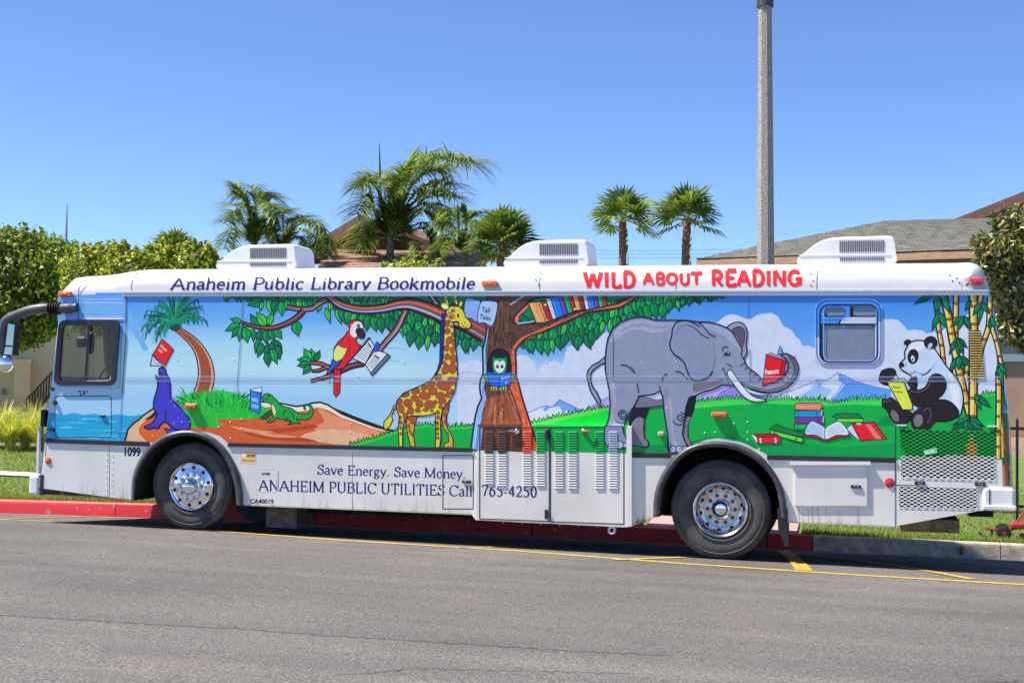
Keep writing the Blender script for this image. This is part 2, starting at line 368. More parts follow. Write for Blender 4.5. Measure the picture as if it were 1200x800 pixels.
# ------------------------------------------------------------------ the mural: sky first
def mural_sky_mat():
    m = bpy.data.materials.new('mural_sky_print'); m.use_nodes = True; t = m.node_tree; b = t.nodes['Principled BSDF']
    tc = t.nodes.new('ShaderNodeTexCoord'); sx = t.nodes.new('ShaderNodeSeparateXYZ'); t.links.new(tc.outputs['Object'], sx.inputs[0])
    def ramp(stops):
        r = t.nodes.new('ShaderNodeValToRGB'); e = r.color_ramp.elements
        while len(e) < len(stops): e.new(.5)
        for q, (p_, c) in zip(e, stops): q.position = p_; q.color = (*C(*c, KP), 1)
        return r
    mr = t.nodes.new('ShaderNodeMapRange'); mr.inputs[1].default_value = 1.0; mr.inputs[2].default_value = 2.9
    n = t.nodes.new('ShaderNodeTexNoise'); n.inputs['Scale'].default_value = 1.; n.inputs['Detail'].default_value = 3
    mp = t.nodes.new('ShaderNodeMapping'); mp.inputs['Scale'].default_value = (.5, 1, 3); t.links.new(tc.outputs['Object'], mp.inputs[0]); t.links.new(mp.outputs[0], n.inputs['Vector'])
    ad = t.nodes.new('ShaderNodeMath'); ad.operation = 'MULTIPLY_ADD'; ad.inputs[1].default_value = .28; t.links.new(n.outputs['Fac'], ad.inputs[0]); 
    t.links.new(sx.outputs['Z'], ad.inputs[2]); sb = t.nodes.new('ShaderNodeMath'); sb.operation = 'SUBTRACT'; sb.inputs[1].default_value = .14; t.links.new(ad.outputs[0], sb.inputs[0]); t.links.new(sb.outputs[0], mr.inputs[0])
    rl = ramp([(.0, (158, 200, 238)), (.32, (150, 194, 236)), (.5, (176, 214, 244)), (.66, (158, 204, 243)), (.8, (104, 166, 228)), (1., (72, 142, 214))])
    rr = ramp([(.0, (190, 207, 230)), (.5, (184, 204, 232)), (.64, (104, 164, 226)), (1., (42, 124, 208))])
    mx = t.nodes.new('ShaderNodeMix'); mx.data_type = 'RGBA'; m2 = t.nodes.new('ShaderNodeMapRange'); m2.inputs[1].default_value = 2.6; m2.inputs[2].default_value = 4.2
    t.links.new(sx.outputs['X'], m2.inputs[0]); t.links.new(mr.outputs[0], rl.inputs[0]); t.links.new(mr.outputs[0], rr.inputs[0])
    t.links.new(m2.outputs[0], mx.inputs[0]); t.links.new(rl.outputs[0], mx.inputs[6]); t.links.new(rr.outputs[0], mx.inputs[7]); t.links.new(mx.outputs[2], b.inputs['Base Color'])
    b.inputs['Roughness'].default_value = .3; b.inputs['Specular IOR Level'].default_value = .45
    n3 = t.nodes.new('ShaderNodeTexNoise'); n3.inputs['Scale'].default_value = 1.6; t.links.new(tc.outputs['Object'], n3.inputs['Vector']); bp = t.nodes.new('ShaderNodeBump'); bp.inputs['Strength'].default_value = .1; bp.inputs['Distance'].default_value = .03
    t.links.new(n3.outputs['Fac'], bp.inputs['Height']); t.links.new(bp.outputs[0], b.inputs['Normal']); return m
SKYP = mural_sky_mat()
sky = Pic(.001)
top_l = [(70, 344), (1159, 343)]
sky.fill([(68.5, 346), (112, 345), (112, 343), (1156, 343), (1164, 385), (1168, 430), (1172, 470), (1173.5, 497), (1049, 495), (1049, 538), (900, 532.5), (884, 524), (868, 516), (840, 510), (812, 514), (786, 530), (736, 530), (736, 535), (557, 528), (557, 524), (267, 518), (252, 504), (220, 497), (190, 502), (175, 520), (53, 513.5), (57.5, 480), (64, 420), (68.5, 380), (69.5, 358)], None, [rrect(70.5, 376, 140, 450.5, 8, sk=.078), rrect(957, 352, 1032, 427, 13)], mat=SKYP)
mural = sky.build('mural', bus, label='mural of jungle animals reading books under a blue sky')
# clouds, far mountains, sea
cl = Pic(.002); CP = (194, 205, 226)
cl.fill([(536, 428), (548, 422.5), (556, 422), (566, 424), (566, 500), (536, 500)], CP)
cl.fill([(603, 418), (610, 415.5), (618, 417), (626, 424), (630.6, 438), (634, 429), (642, 424), (651, 423), (660, 426.5), (662, 415), (665, 406), (672, 404), (690, 395), (715, 388), (730, 388), (840, 378), (850, 370), (858, 368), (866, 370), (875, 374), (880, 374), (887, 369), (895, 367.5), (904, 366.5), (912, 371), (918, 382.5), (923, 384), (928, 387), (933, 395), (937, 397.5), (940, 405), (948, 405), (955, 408), (956, 428), (960, 440), (962, 480), (603, 500)], CP)
cl.fill([(1025, 374), (1033, 374), (1045, 373.7), (1052, 375), (1057, 379), (1063.5, 387), (1072, 386), (1081, 387.5), (1086, 391), (1094, 389), (1103, 388), (1112, 382), (1122, 374), (1135, 368), (1150, 364), (1161, 362), (1166, 395), (1172, 470), (1025, 470)], CP)
cl.fill([(1086, 391), (1094, 389), (1103, 388), (1112, 382), (1122, 374), (1135, 368), (1150, 364), (1161, 362), (1166, 395), (1172, 470), (1100, 470)], (198, 208, 232))
cl.fill([(955, 428), (1035, 428), (1035, 470), (955, 470)], CP); pass
for a, b, y in ((535, 566, 424), (604, 790, 470), (870, 1030, 446)):
    cl.line([(a, y+14), ((a+b)/2, y+12), (b, y+15)], 3, (176, 190, 222), smooth=True)
for i in range(9):
    x0 = random.uniform(150, 480); y0 = random.uniform(402, 438); l = random.uniform(40, 110)
    cl.line([(x0, y0), (x0+l*.5, y0+random.uniform(-3, 3)), (min(515, x0+l), y0+random.uniform(-2, 3))], random.uniform(.8, 2.4), random.choice([(176, 208, 241), (140, 182, 228), (186, 213, 243)]), smooth=True, taper=True)
cl.fill([(147, 352), (174, 410), (168, 412), (147, 372)], (118, 168, 226))
cl.build('painted_clouds', mural)
mt = Pic(.0035); MI = (60, 84, 168)
mt.fill([(614, 486), (634, 477), (640, 475), (647, 477), (656, 468.5), (668, 474), (684, 482), (684, 492), (614, 498)], (205, 215, 238))
mt.fill([(647, 477), (656, 468.5), (668, 474), (684, 482), (672, 486), (664, 480), (660, 484), (656, 476)], (112, 156, 224)); mt.fill([(636, 480), (640, 475), (645, 477), (639, 482)], (112, 156, 224))
mt.line([(617, 484), (634, 477), (640, 475), (647, 477), (656, 468.5), (668, 474), (684, 482)], .9, MI)
mt.fill([(688, 480), (703, 470), (716, 463), (716, 482), (688, 486)], (168, 158, 214)); mt.line([(690, 478), (703, 470), (716, 463)], .8, (92, 80, 168))
mt.build('painted_mountains', mural); mt = Pic(.0035)
mt.fill([(814, 472), (822, 462), (833, 455), (845, 451), (858, 452), (880, 460), (900, 461), (915, 466), (915, 474), (814, 476)], (172, 160, 216)); mt.fill([(838, 468), (846, 459), (860, 454), (880, 462), (900, 466), (900, 472)], (140, 130, 204)); mt.line([(836, 470), (846, 459), (858, 453)], .8, (92, 80, 168))
mt.fill([(902, 468), (922, 460), (940, 452.5), (950, 449), (958, 445), (966.7, 446), (973, 443), (980, 437), (988, 438), (1003, 446.7), (1020, 452), (1044, 457), (1044, 474), (902, 474)], (196, 212, 240))
mt.fill([(982, 438), (990, 439), (1003, 446.7), (1020, 452), (1044, 457), (1044, 474), (972, 472), (984, 458), (990, 450), (983, 446)], (96, 148, 224)); mt.fill([(930, 468), (950, 456), (957, 446), (966, 446), (962, 452), (975, 456), (966, 470)], (150, 184, 234))
mt.line([(906, 466), (922, 460), (940, 452.5), (950, 449), (958, 445), (966.7, 446), (973, 443), (981, 437), (988, 439), (1003, 446.7), (1020, 452), (1044, 457)], .8, MI); mt.line([(985, 440), (988, 449), (983, 457), (974, 468)], .7, MI); mt.line([(957, 446), (962, 450), (958, 455)], .6, MI)
mt.build('painted_mountains', mural)
se = Pic(.003); se.fill([(58, 483)]+cm([(66, 484), (76, 486), (86, 483.5), (98, 486), (110, 484.5), (124, 487), (138, 485), (152, 487), (168, 485.5), (172, 487)], False, 3)+[(172, 518), (53, 513.5)], (44, 152, 188))
for i in range(26):
    x0 = random.uniform(60, 140); y0 = random.uniform(489, 513); l = random.uniform(10, 28)
    se.line([(x0, y0), (x0+l*.5, y0+random.uniform(-1.6, 1.6)), (x0+l, y0)], random.uniform(.6, 1.8), random.choice([(96, 190, 216), (130, 206, 226), (30, 130, 172), (62, 168, 202)]), smooth=True, taper=True)
se.build('painted_sea', mural)

# ---- rock, beach, dune
rk = Pic(.005); BR = (190, 92, 50)
ROCK = [(146, 517), (150, 503), (156, 496), (162, 492), (168, 486.5), (179, 479), (190, 473), (211, 469), (235, 468), (262, 470), (283, 470), (300, 470.5), (318, 471), (330, 472.5), (347, 476), (358, 474.5), (366, 472), (375, 471), (384, 474), (392, 479), (401, 483.7), (414, 489), (427, 494), (441, 499), (454, 503), (466, 505.5), (466, 525), (267, 518.5), (258, 511), (246, 506.5), (220, 503.5), (196, 508), (175, 518)]
rk.fill(ROCK, BR)
rk.fill([(148, 516), (151, 503), (162, 492), (168, 487), (180, 480), (190, 476), (182, 484), (172, 491), (163, 500), (163, 508), (172, 517)], (226, 176, 140))
rk.fill([(163, 500), (172, 491), (184, 484), (215, 486), (224, 500), (205, 506), (190, 516), (176, 518), (165, 509)], (196, 98, 48))
rk.fill([(330, 473), (347, 476.8), (366, 473), (375, 472), (384, 475), (401, 485), (427, 495.5), (456, 505), (440, 503), (400, 489), (384, 480), (372, 477), (360, 481), (340, 483)], (224, 224, 196))
rk.fill([(283, 471), (300, 471), (318, 472), (326, 476), (310, 477), (284, 476)], (224, 224, 196))
rk.fill(cm([(372, 478), (395, 488), (425, 499), (452, 506), (455, 521), (410, 521), (376, 515), (350, 512), (372, 506), (364, 500), (380, 494)], True, 3), (216, 144, 108))
rk.fill(cm([(352, 512), (380, 503), (420, 506), (440, 514), (430, 521), (390, 520)], True, 3), (226, 172, 138))
for q in ([(288, 501), (310, 503), (345, 500), (366, 497), (372, 501), (350, 504), (320, 507), (300, 506)], [(286, 506), (310, 507), (345, 511), (372, 517), (330, 516), (300, 512)]):
    rk.fill(cm(q, True, 3), (158, 70, 40))
for q in ([(270, 499), (300, 503), (322, 506), (300, 507), (280, 503)], [(296, 506), (330, 509), (350, 512), (320, 512)]):
    rk.fill(cm(q, True, 3), (222, 150, 108))
rk.line(ROCK[:10], 1.6, (40, 26, 30)); rk.line(ROCK[10:26], [1.4]*4+[1.6]*6+[3.2]*4+[2, 1.4], (40, 26, 30))
rk.build('painted_dune', mural)
# ---- green hills
GR = (14, 160, 68); GL = (8, 205, 66); GY2 = (120, 210, 70)
hl = Pic(.0062)
H1 = [(410, 522), (415, 519.5), (428, 516), (443, 512.5), (452, 508.5), (461, 505.5), (474, 503), (487, 499.5), (500, 497), (512, 499), (528, 500.5), (541, 499.5), (556, 498)]
hl.fill(H1+[(560, 498), (560, 529), (410, 523)], GR); hl.blades(H1, (60, 190, 70), 5.5, 3.2)
H2 = [(618, 497), (630, 494), (643, 491), (652, 488), (662, 486.5), (672, 484), (690, 480.5), (703, 478.5), (717, 476.5)]
hl.fill(H2+[(740, 474), (800, 472), (816, 470), (830, 469.5), (845, 468), (858, 467), (870, 466.7), (885, 469), (899, 469), (913, 467), (931, 467.7), (945, 468), (960, 468), (976.7, 471.7), (1001.7, 468), (1020, 467.5), (1045, 468), (1060, 470), (1062, 497), (1049, 497), (1049, 538), (922, 533), (900, 532), (884, 523.5), (868, 517.5), (840, 513), (812, 517), (790, 532), (736, 532), (628, 529)], (6, 158, 70))
hl.fill(cm([(622, 497), (645, 491.5), (672, 485), (716, 478), (720, 497), (640, 497.5)], False, 3), GL); hl.fill([(622, 497), (650, 490), (690, 481.5), (716, 478), (700, 483), (655, 493), (640, 497)], (110, 220, 90))
hl.fill(cm([(812, 472), (830, 471), (870, 468), (900, 470.5), (940, 469), (977, 473), (1010, 469.5), (1050, 469), (1050, 476), (1000, 473.5), (960, 476), (910, 473), (870, 474), (830, 477), (812, 479)], False, 2), (70, 205, 80))
hl.fill(cm([(736, 531), (760, 522), (790, 521), (812, 520), (830, 514), (850, 511), (880, 515), (886, 526), (870, 518), (840, 512), (812, 516), (788, 531)], True, 3), (0, 128, 68))
hl.fill(cm([(884, 524), (930, 518), (980, 524), (1049, 520), (1049, 540), (900, 533)], False, 3), (0, 140, 72)); hl.fill([(1020, 500), (1036, 488), (1049, 486), (1049, 498)], (0, 128, 66))
hl.blades(H2, (90, 215, 80), 5.5, 3.3, lean=.1)
hl.blades([(816, 470.5), (830, 469.5), (845, 468), (858, 467), (870, 467.5)], (70, 200, 80), 6.5, 3.2); hl.blades([(899, 470), (913, 467.5), (931, 468), (945, 469), (960, 468.5), (977, 472), (1001, 468.5), (1020, 468), (1038, 468)], (70, 200, 80), 6.5, 3.2)
hl.fill([(1118, 500), (1122, 470), (1135, 463), (1150, 462), (1168, 460), (1172, 470), (1173.5, 497), (1173, 500), (1118, 500)], (20, 170, 75)); hl.blades([(1150, 462.5), (1158, 461), (1170, 460)], (60, 190, 80), 6, 3)
hl.fill([(1049, 497), (1060, 490), (1118, 490), (1120, 500), (1173, 497), (1173.5, 506), (1049, 502)], (10, 155, 66))
hl.fill([(1049, 500), (1055, 500), (1055.2, 536.5), (1049, 536)], (10, 155, 66)); hl.fill([(1166, 503), (1173.5, 503), (1173.5, 538), (1166.5, 538)], (10, 155, 66))
hl.build('painted_hills', mural)

# ---- palm with the curved trunk, tuft of grass
pl = Pic(.0085)
LE = cm([(203, 386), (214, 395), (224, 406), (230.5, 420), (232.5, 438), (229.5, 453), (224, 466)], False, 3); RE = cm([(209, 383), (223, 391), (237, 404), (247, 420), (251, 437), (250, 451), (246, 463)], False, 3)
pl.fill(LE+RE[::-1], (224, 160, 140)); mid = lambda t: [(a[0]*(1-t)+b[0]*t, a[1]*(1-t)+b[1]*t) for a, b in zip(LE, RE)]
pl.fill(mid(.14)+mid(.82)[::-1], (146, 84, 48))
for i in range(2, len(LE)-1): pl.line([mid(.2)[i], (mid(.5)[i][0], mid(.5)[i][1]+1), mid(.8)[i]], .5, (112, 62, 36))
pl.line(LE, 1.1, (44, 26, 30)); pl.line(RE, 1.1, (44, 26, 30))
pl.fill(ell(205, 382, 7, 6, 0), (52, 58, 48))
ends = [(167, 382), (170, 390), (180, 396), (175, 374), (172, 366), (182, 360), (190, 352), (198, 348), (206, 347), (214, 348), (222, 348), (230, 353), (234, 361), (238, 375), (232, 376), (228, 368), (186, 388), (196, 390)]
for r in range(3):
    for ex, ey in ends:
        ex += random.uniform(-4, 4); ey += random.uniform(-3, 3); ox, oy = 205, 379
        m_ = ((ox+ex)/2+random.uniform(-2, 2), min(oy, ey)-random.uniform(1, 7)+(oy-min(oy, ey))*.4)
        c = random.choice([(4, 86, 66), (6, 104, 76), (10, 70, 60), (24, 140, 96)]) if r < 2 else random.choice([(40, 168, 116), (24, 140, 100)])
        k = cm([(ox, oy), m_, (ex, ey)], False, 5)
        pl.line(k, [3.6 if r < 2 else 1.2]*len(k), c, taper=.5)
        for q in k[2::2]: pl.line([q, (q[0]+(ex-ox)*.05, q[1]+random.uniform(4, 8))], 1.5 if r < 2 else .7, c, taper=.5)
pl.build('painted_palm', mural)
gt = Pic(.0105)
gt.fill([(222, 501), (212, 487), (208, 474), (212, 466), (225, 461), (240, 459), (255, 457), (270, 459), (285, 463), (298, 470), (312, 478), (322, 483), (315, 486), (300, 490), (285, 491), (258, 491), (250, 491), (262, 497), (255, 500), (240, 500)], (44, 176, 58))
for i in range(150):
    x0 = random.uniform(212, 305); y0 = random.uniform(464, 480) if x0 < 290 else random.uniform(474, 484)
    a = math.radians(random.gauss(-90+(x0-255)*.55, 20)); l = random.uniform(7, 15) if i < 100 else random.uniform(4, 9); c = random.choice([(20, 120, 58), (40, 190, 66), (12, 84, 50), (70, 205, 90), (28, 150, 60)])
    gt.line([(x0, y0), (x0+l*.5*math.cos(a)+.5, y0+l*.5*math.sin(a)), (x0+l*math.cos(a)+(x0-255)*.03, y0+l*math.sin(a)+1)], random.uniform(1, 1.8), c, taper=.5)
for i in range(50):
    x0 = random.uniform(218, 310); y0 = random.uniform(478, 492); gt.line([(x0, y0), (x0+random.uniform(-4, 4), y0-random.uniform(4, 9))], .9, random.choice([(24, 150, 60), (70, 200, 84)]), taper=.5)
gt.build('painted_grass', mural)

# ---- book helper
def book(pc, pts, col, ink=(30, 24, 40), w=1.1, spine=None, pages=None):
    if pages: pc.fill(pages, (206, 220, 238)); pc.line(pages, .8, ink, closed=True)
    pc.fill(pts, col); 
    if spine: pc.fill(spine, tuple(int(v*.78) for v in col)); pc.line(spine, .6, ink, closed=True)
    pc.line(pts, w, ink, closed=True)
# ---- seal
sl = Pic(.0105); IND = (22, 20, 50)
sl.fill(cm([(181, 482), (176, 487), (170, 491), (173, 491.5), (178, 490), (184, 485)]), (28, 26, 46))
sl.fill(cm([(193, 502), (196, 507), (197, 513), (203, 508), (210, 504), (206, 501), (199, 503)]), (72, 66, 186), ink=IND, w=1)
S = [(190, 430), (192.5, 430.5), (194.3, 434), (195, 438), (197.8, 442), (199.2, 448), (199.6, 456), (200.6, 467), (206.7, 473), (215, 481), (220.5, 488), (223, 495), (221.5, 502.5), (212, 503.5), (203, 502), (194, 494), (187.5, 498), (185.5, 502), (180, 501), (175, 502.5), (170, 501), (169.5, 499.5), (176, 497), (181, 491.7), (184, 484.5), (180.3, 479), (180, 470), (183.5, 458), (184.8, 450), (184, 445), (182.3, 440.5), (183.6, 440), (186, 444), (187.5, 442), (186.2, 437), (186.6, 432)]
sl.fill(cm(S, True, 3), (62, 60, 168)); sl.line(cm(S, True, 3), 1.3, IND, closed=True)
sl.line([(194, 480), (193.6, 494)], 1, IND); sl.line([(201, 450), (202, 466), (210, 474), (219, 485)], .8, (140, 136, 226), smooth=True); sl.line([(189, 445), (190.4, 440), (188.4, 436)], .9, IND, smooth=True)
sl.fill(ell(196.4, 450, .9, 1.4), IND, ); sl.fill(ell(194.6, 441.5, .8, .8), IND); sl.fill(ell(190.6, 430.6, 1.6, 1.3), IND)
for x, y in ((200.5, 469.5), (204.5, 475.2), (212.8, 493.8), (203.4, 495.6), (195, 499), (186, 504), (178.8, 510), (222, 493.6)): sl.fill(ell(x, y, .6, .6, n=6), (230, 230, 240))
sl.build('painted_seal', mural)
bk = Pic(.0108)
bk.fill([(178.5, 416), (191, 428.5), (176, 428)], (200, 216, 224), ink=(110, 20, 30), w=1.2); bk.line([(179, 420), (183, 426), (187, 425), (181, 420)], .5, (110, 130, 170)); bk.line([(180, 424), (186, 427)], .5, (110, 130, 170))
bk.fill([(190, 397), (203.3, 409), (193.5, 428), (178.8, 415.5)], (216, 36, 40), ink=(40, 14, 22), w=1)
bk.text('Ocean', 187.3, 405.2, 2.6, (238, 226, 170), 42, .03); bk.text('Life', 185.6, 410.4, 2.6, (238, 226, 170), 42, .03); bk.build('painted_red_book', mural)
# ---- iguana and blue book
ig = Pic(.0105); GI = (34, 150, 62); G0 = (8, 50, 34)
I2 = [(318, 480), (311, 484), (306, 488), (303, 489.5), (306, 490), (308, 489), (307, 492), (310, 490.5), (312, 491), (316, 487), (321, 485)]
ig.fill(I2, (18, 84, 46), ink=G0, w=.7)
I1 = [(307.6, 465.5), (309, 462.5), (312, 461), (315, 461.3), (318, 462.6), (321, 465.5), (324, 468.5), (327, 472), (330, 475), (335, 476.5), (340, 477.8), (344, 480), (348, 483), (353, 485), (357.5, 485.3), (361, 484), (363, 480.5), (363, 477), (361, 475), (358.5, 474.8), (357.4, 476.5), (357.6, 478.5), (358.4, 479.2), (356.8, 479.5), (355.8, 477), (357, 474.2), (360, 473.4), (364, 474.6), (366.6, 478.5), (367, 484), (365, 488), (361, 491), (356, 491.6), (350, 491), (347.5, 490.7), (350, 494), (351.6, 496), (346, 495.5), (339, 497.5), (338, 496.4), (342, 494.5), (339, 492), (335, 491), (328, 491), (325, 489.5), (322, 492), (318, 494), (313.7, 495), (313.4, 493.5), (317, 491), (320, 488.5), (321, 484), (319, 478), (317, 473), (313.5, 471.5), (310, 470.6), (308, 468.5)]
ig.fill(cm(I1, True, 3), GI); ig.line(cm(I1, True, 3), .9, G0, closed=True)
ig.fill(cm([(318.5, 474), (321, 476), (323, 482), (322, 487), (320, 484), (319, 479)]), (206, 214, 150)); ig.fill(ell(315.2, 464, 1.5, 1.3), G0); ig.line([(308.5, 468), (312, 467.6), (315, 469)], .6, G0); ig.line([(336, 480), (332, 484), (333, 489)], .8, G0, smooth=True); ig.line([(340, 483), (344, 486), (344, 491)], .8, G0, smooth=True)
ig.line([(333, 492.5), (340, 494), (336, 489)], 1, G0); ig.build('painted_iguana', mural)
bk = Pic(.011); bk.fill([(293.3, 456), (306.7, 453.4), (306.8, 460), (294, 457.8)], (206, 218, 236), ink=(24, 40, 90), w=.8); bk.fill([(293.3, 457), (306.4, 461), (304.4, 484.5), (293.2, 480)], (40, 116, 190), ink=(20, 34, 80), w=1); bk.fill([(304.6, 460.5), (307, 459), (305.4, 483), (304.2, 484)], (30, 60, 120))

for y in (465.5, 473): 
    for k in range(4): bk.line([(295.3+2.1*k, y+.4*k), (295.6+2.1*k, y+4.4+.4*k)], 1.1, (170, 214, 240))
bk.build('painted_blue_book', mural)
# ------------------------------------------------------------------ painted tree, leaves, branches
cn = Pic(.0045); DG = (0, 112, 66); BGR = (70, 190, 62)
cn.fill([(345, 344), (345, 352), (352, 361), (362, 363), (372, 357), (383, 352), (392, 366), (400, 368), (412, 372), (425, 376), (440, 377), (452, 379), (463, 382), (472, 384), (482, 390), (492, 397), (505, 398), (520, 396), (536, 398), (550, 398), (567, 396), (600, 398), (612, 404), (625, 405), (640, 404), (660, 400), (680, 397), (695, 390), (706, 380), (720, 378), (760, 366), (780, 364), (800, 359), (822, 352), (836, 346), (836, 344)], DG)
cn.fill([(270, 344), (270, 350), (290, 352), (310, 352), (325, 354), (345, 352), (350, 344)], DG)
cn.fill([(282, 344), (300, 350), (340, 354), (345, 349), (345, 344)], (0, 100, 60))
for i in range(60):
    x = random.uniform(383, 560); y = random.uniform(346, 356); cn.line([(x, y), (x+random.uniform(-1, 2), y+random.uniform(4, 10))], random.uniform(.8, 2), random.choice([(30, 150, 70), (0, 92, 58), (60, 176, 70)]), taper=.5)
def prof(x):
    return np.interp(x, [383, 392, 405, 420, 433, 447, 455, 464, 478, 489, 497, 505, 514, 530, 544, 561, 570, 600, 615, 634, 641, 655, 666, 683, 692, 700, 712, 735, 761, 777, 787, 797, 807, 820, 838],
                        [379, 379, 376, 384, 386, 389, 388, 392, 397, 411, 411, 408, 406, 410, 413, 410, 404, 404, 413, 416, 415, 410, 408, 411, 406, 399, 392, 385, 373, 374, 370, 368, 365, 358, 350])
lv = []
x = 384
while x < 838:
    lv.append((x, prof(x))); x += random.uniform(6.5, 9)
for dy, k in ((-22, 2), (-12, 1), (0, 0)):
    for (x, y) in lv:
        x1 = x+random.uniform(-2, 2)+k*3; top = 348 if x1 > 600 or x1 < 560 else 400
        if 566 < x1 < 604: continue
        yt = y+dy-18; sc_ = 1 if x1 < 780 else .8 if x1 < 800 else .62
        if yt < 337 and dy: continue
        light = random.random() < .22
        if random.random() < .3 and dy: cn.fill([(x1-5, yt+2), (x1+4, yt), (x1+6, yt+12), (x1, yt+16)], random.choice([BGR, (40, 160, 66), (90, 205, 70)]))
        cn.leaf(x1+random.uniform(-1, 1), yt+random.uniform(-1, 1), 90+random.uniform(-20, 16), random.uniform(17, 21)*sc_, (6.5 if light else random.uniform(10, 12.5))*sc_, (70, 185, 66) if light else random.choice([(0, 118, 70), (10, 140, 76), (0, 104, 64), (4, 128, 62)]))
for x in np.arange(812, 850, 4): cn.leaf(x, 345, 80+random.uniform(-30, 30), np.interp(x, [812, 850], [14, 4]), 4.5, random.choice([(0, 96, 60), (10, 128, 70)]), rib=None)
G3 = [(0, 118, 70), (14, 140, 74), (0, 104, 64), (24, 150, 70)]
for x in (264, 270, 277, 284, 292): cn.leaf(x, 345, 100+random.uniform(-20, 20), 9, 5, random.choice(G3), rib=None)
for x, y, a, l, w_ in [(308, 352, 162, 19, 12), (308, 353, 105, 13, 5), (315, 350, 78, 20, 10), (323, 350, 95, 19, 11), (330, 352, 88, 19, 10), (337, 350, 95, 14, 8), (344, 349, 90, 13, 8), (350, 349, 85, 14, 8), (357, 350, 88, 13, 8), (364, 349, 95, 14, 8), (371, 349, 100, 12, 8), (376, 356, 110, 11, 5),
                     (283, 378, 200, 14, 8), (281, 380, 155, 19, 10), (282, 383, 130, 17, 8), (285, 381, 105, 20, 10), (287, 383, 80, 19, 12), (298, 387, 95, 14, 6), (288, 383, 0, 14, 9), (302, 383, -120, 18, 9), (312, 382, -125, 20, 12), (314, 381, -70, 17, 8), (305, 386, 95, 18, 9), (311, 386, 85, 18, 10), (316, 385, 70, 17, 9), (322, 385, 55, 15, 9), (304, 396, 105, 19, 8), (308, 402, 110, 18, 9), (314, 402, 90, 22, 10), (318, 400, 75, 22, 10), (322, 398, 60, 18, 8), (325, 404, 80, 18, 8), (313, 412, 85, 18, 10), (346, 376, 78, 19, 13), (318, 408, 70, 20, 9)]:
    cn.leaf(x, y, a, l, w_, random.choice(G3+[(60, 180, 66)]))
for x, y, a, l, w_ in [(367, 423, -100, 15, 9), (364, 422, -120, 16, 10), (369, 423, -65, 14, 8), (365, 424, 190, 17, 11), (363, 426, 170, 15, 9), (364, 428, 130, 14, 9)]: cn.leaf(x, y, a, l, w_, random.choice(G3+[(40, 170, 70)]))
cn.build('painted_foliage', mural)

br = Pic(.0135); BK = (34, 24, 34); WD = (118, 72, 58); WH = (186, 104, 78)
def branch(pts, w, body=WD, hi=WH, lo=None, side=1):
    br.line(pts, [v+1.9 for v in w], BK, smooth=True); br.line(pts, w, body, smooth=True)
    up = [(x, y-w_*.22) for (x, y), w_ in zip(pts, w)]; br.line(up, [v*.3 for v in w], hi, smooth=True, taper=True)
    dn = [(x+.3, y+w_*.36) for (x, y), w_ in zip(pts, w)]
    if lo: br.line(dn, [v*.25 for v in w], lo, smooth=True, taper=True)
LB = (150, 174, 222)
branch([(322, 343), (330, 349)], [3, 2]); branch([(336, 359.5), (347, 361.5), (357, 362), (366, 361), (374, 355), (384, 350)], [3.2, 3, 3, 3.4, 3.6, 4], lo=LB)
branch([(356, 363), (350, 370), (342, 376), (331, 381), (320, 384), (308, 384), (296, 382), (288, 379), (281, 377)], [4, 4, 3.8, 3.4, 3, 2.4, 2, 1.6, 1.2], body=(96, 60, 58))
branch([(503, 344), (509, 352), (514, 360)], [4, 4, 4.5], lo=LB)
branch([(476, 362), (472, 371), (468, 380), (463, 388), (457, 395), (450, 403), (444, 411)], [4.5, 4, 4, 4, 3.8, 3.6, 4], body=(150, 88, 66), lo=LB)
branch([(384, 346), (390, 351), (398, 356.5), (408, 360), (421, 362.5), (437, 362.5), (452, 360.5), (466, 357), (479, 356), (492, 359), (506, 364), (522, 371), (545, 378), (570, 392)], [5, 6, 6.5, 6.5, 6.5, 6.5, 7, 8, 10, 11, 12, 13, 14, 16], lo=LB)
branch([(427, 426), (413, 428.5), (400, 434), (387, 440), (376, 443.5), (364, 446.5)], [3.4, 4, 4, 3.4, 2.6, 1.8], body=(84, 54, 54)); branch([(398, 431), (388, 431), (381, 429), (376, 426), (363, 425)], [4, 4, 3.4, 2.4, 1.6], body=(150, 88, 60)); branch([(382, 430), (374, 434), (365, 434.5)], [2.4, 2, 1.2])
# trunk and the big right limb
TR = [(570, 343), (571, 358), (571, 380), (569, 396), (565.5, 410), (566, 425), (566, 438), (563, 445), (562, 453), (563, 461), (564.5, 466), (560, 476), (557, 487), (554.5, 503), (552, 524), (557, 528.5), (631, 529.5), (627, 512), (622, 498), (618.5, 487), (612, 467), (608, 451), (604.6, 440), (604.4, 425), (603.7, 411), (606.5, 406), (613, 399), (621, 393.7), (629, 391), (638, 388), (648, 383.8), (656, 380), (665, 376.5), (675, 371.5), (685, 367), (696, 364.5), (707, 363), (717, 362), (727, 360), (737, 354.5), (750, 345), (743, 343.5), (734, 350), (724, 355), (708, 359), (690, 362.5), (672, 366), (652, 374), (629, 378.5), (610, 380), (601, 378.5), (602.5, 372), (606, 367), (614, 359), (620, 353), (627, 349), (650, 346), (650, 342)]
TB = (84, 60, 46); br.fill(TR, TB); 
br.fill([(570, 350), (572.5, 370), (572, 392), (569, 408), (570, 436), (567, 452), (570, 466), (566, 480), (562, 505), (560, 528), (552, 524), (556, 490), (564, 466), (562, 455), (566, 438), (565.5, 410), (569, 396), (571, 378)], (136, 178, 226))
br.fill([(597, 408), (603.7, 410), (604.4, 425), (604.6, 440), (608, 451), (612, 467), (618.5, 487), (622, 497), (613, 497), (609, 484), (603, 466), (598, 455), (597, 440), (599, 424)], (206, 98, 58)); br.fill([(613, 497), (622, 497), (627, 512), (631, 529), (617, 529), (612, 510)], (206, 84, 48))
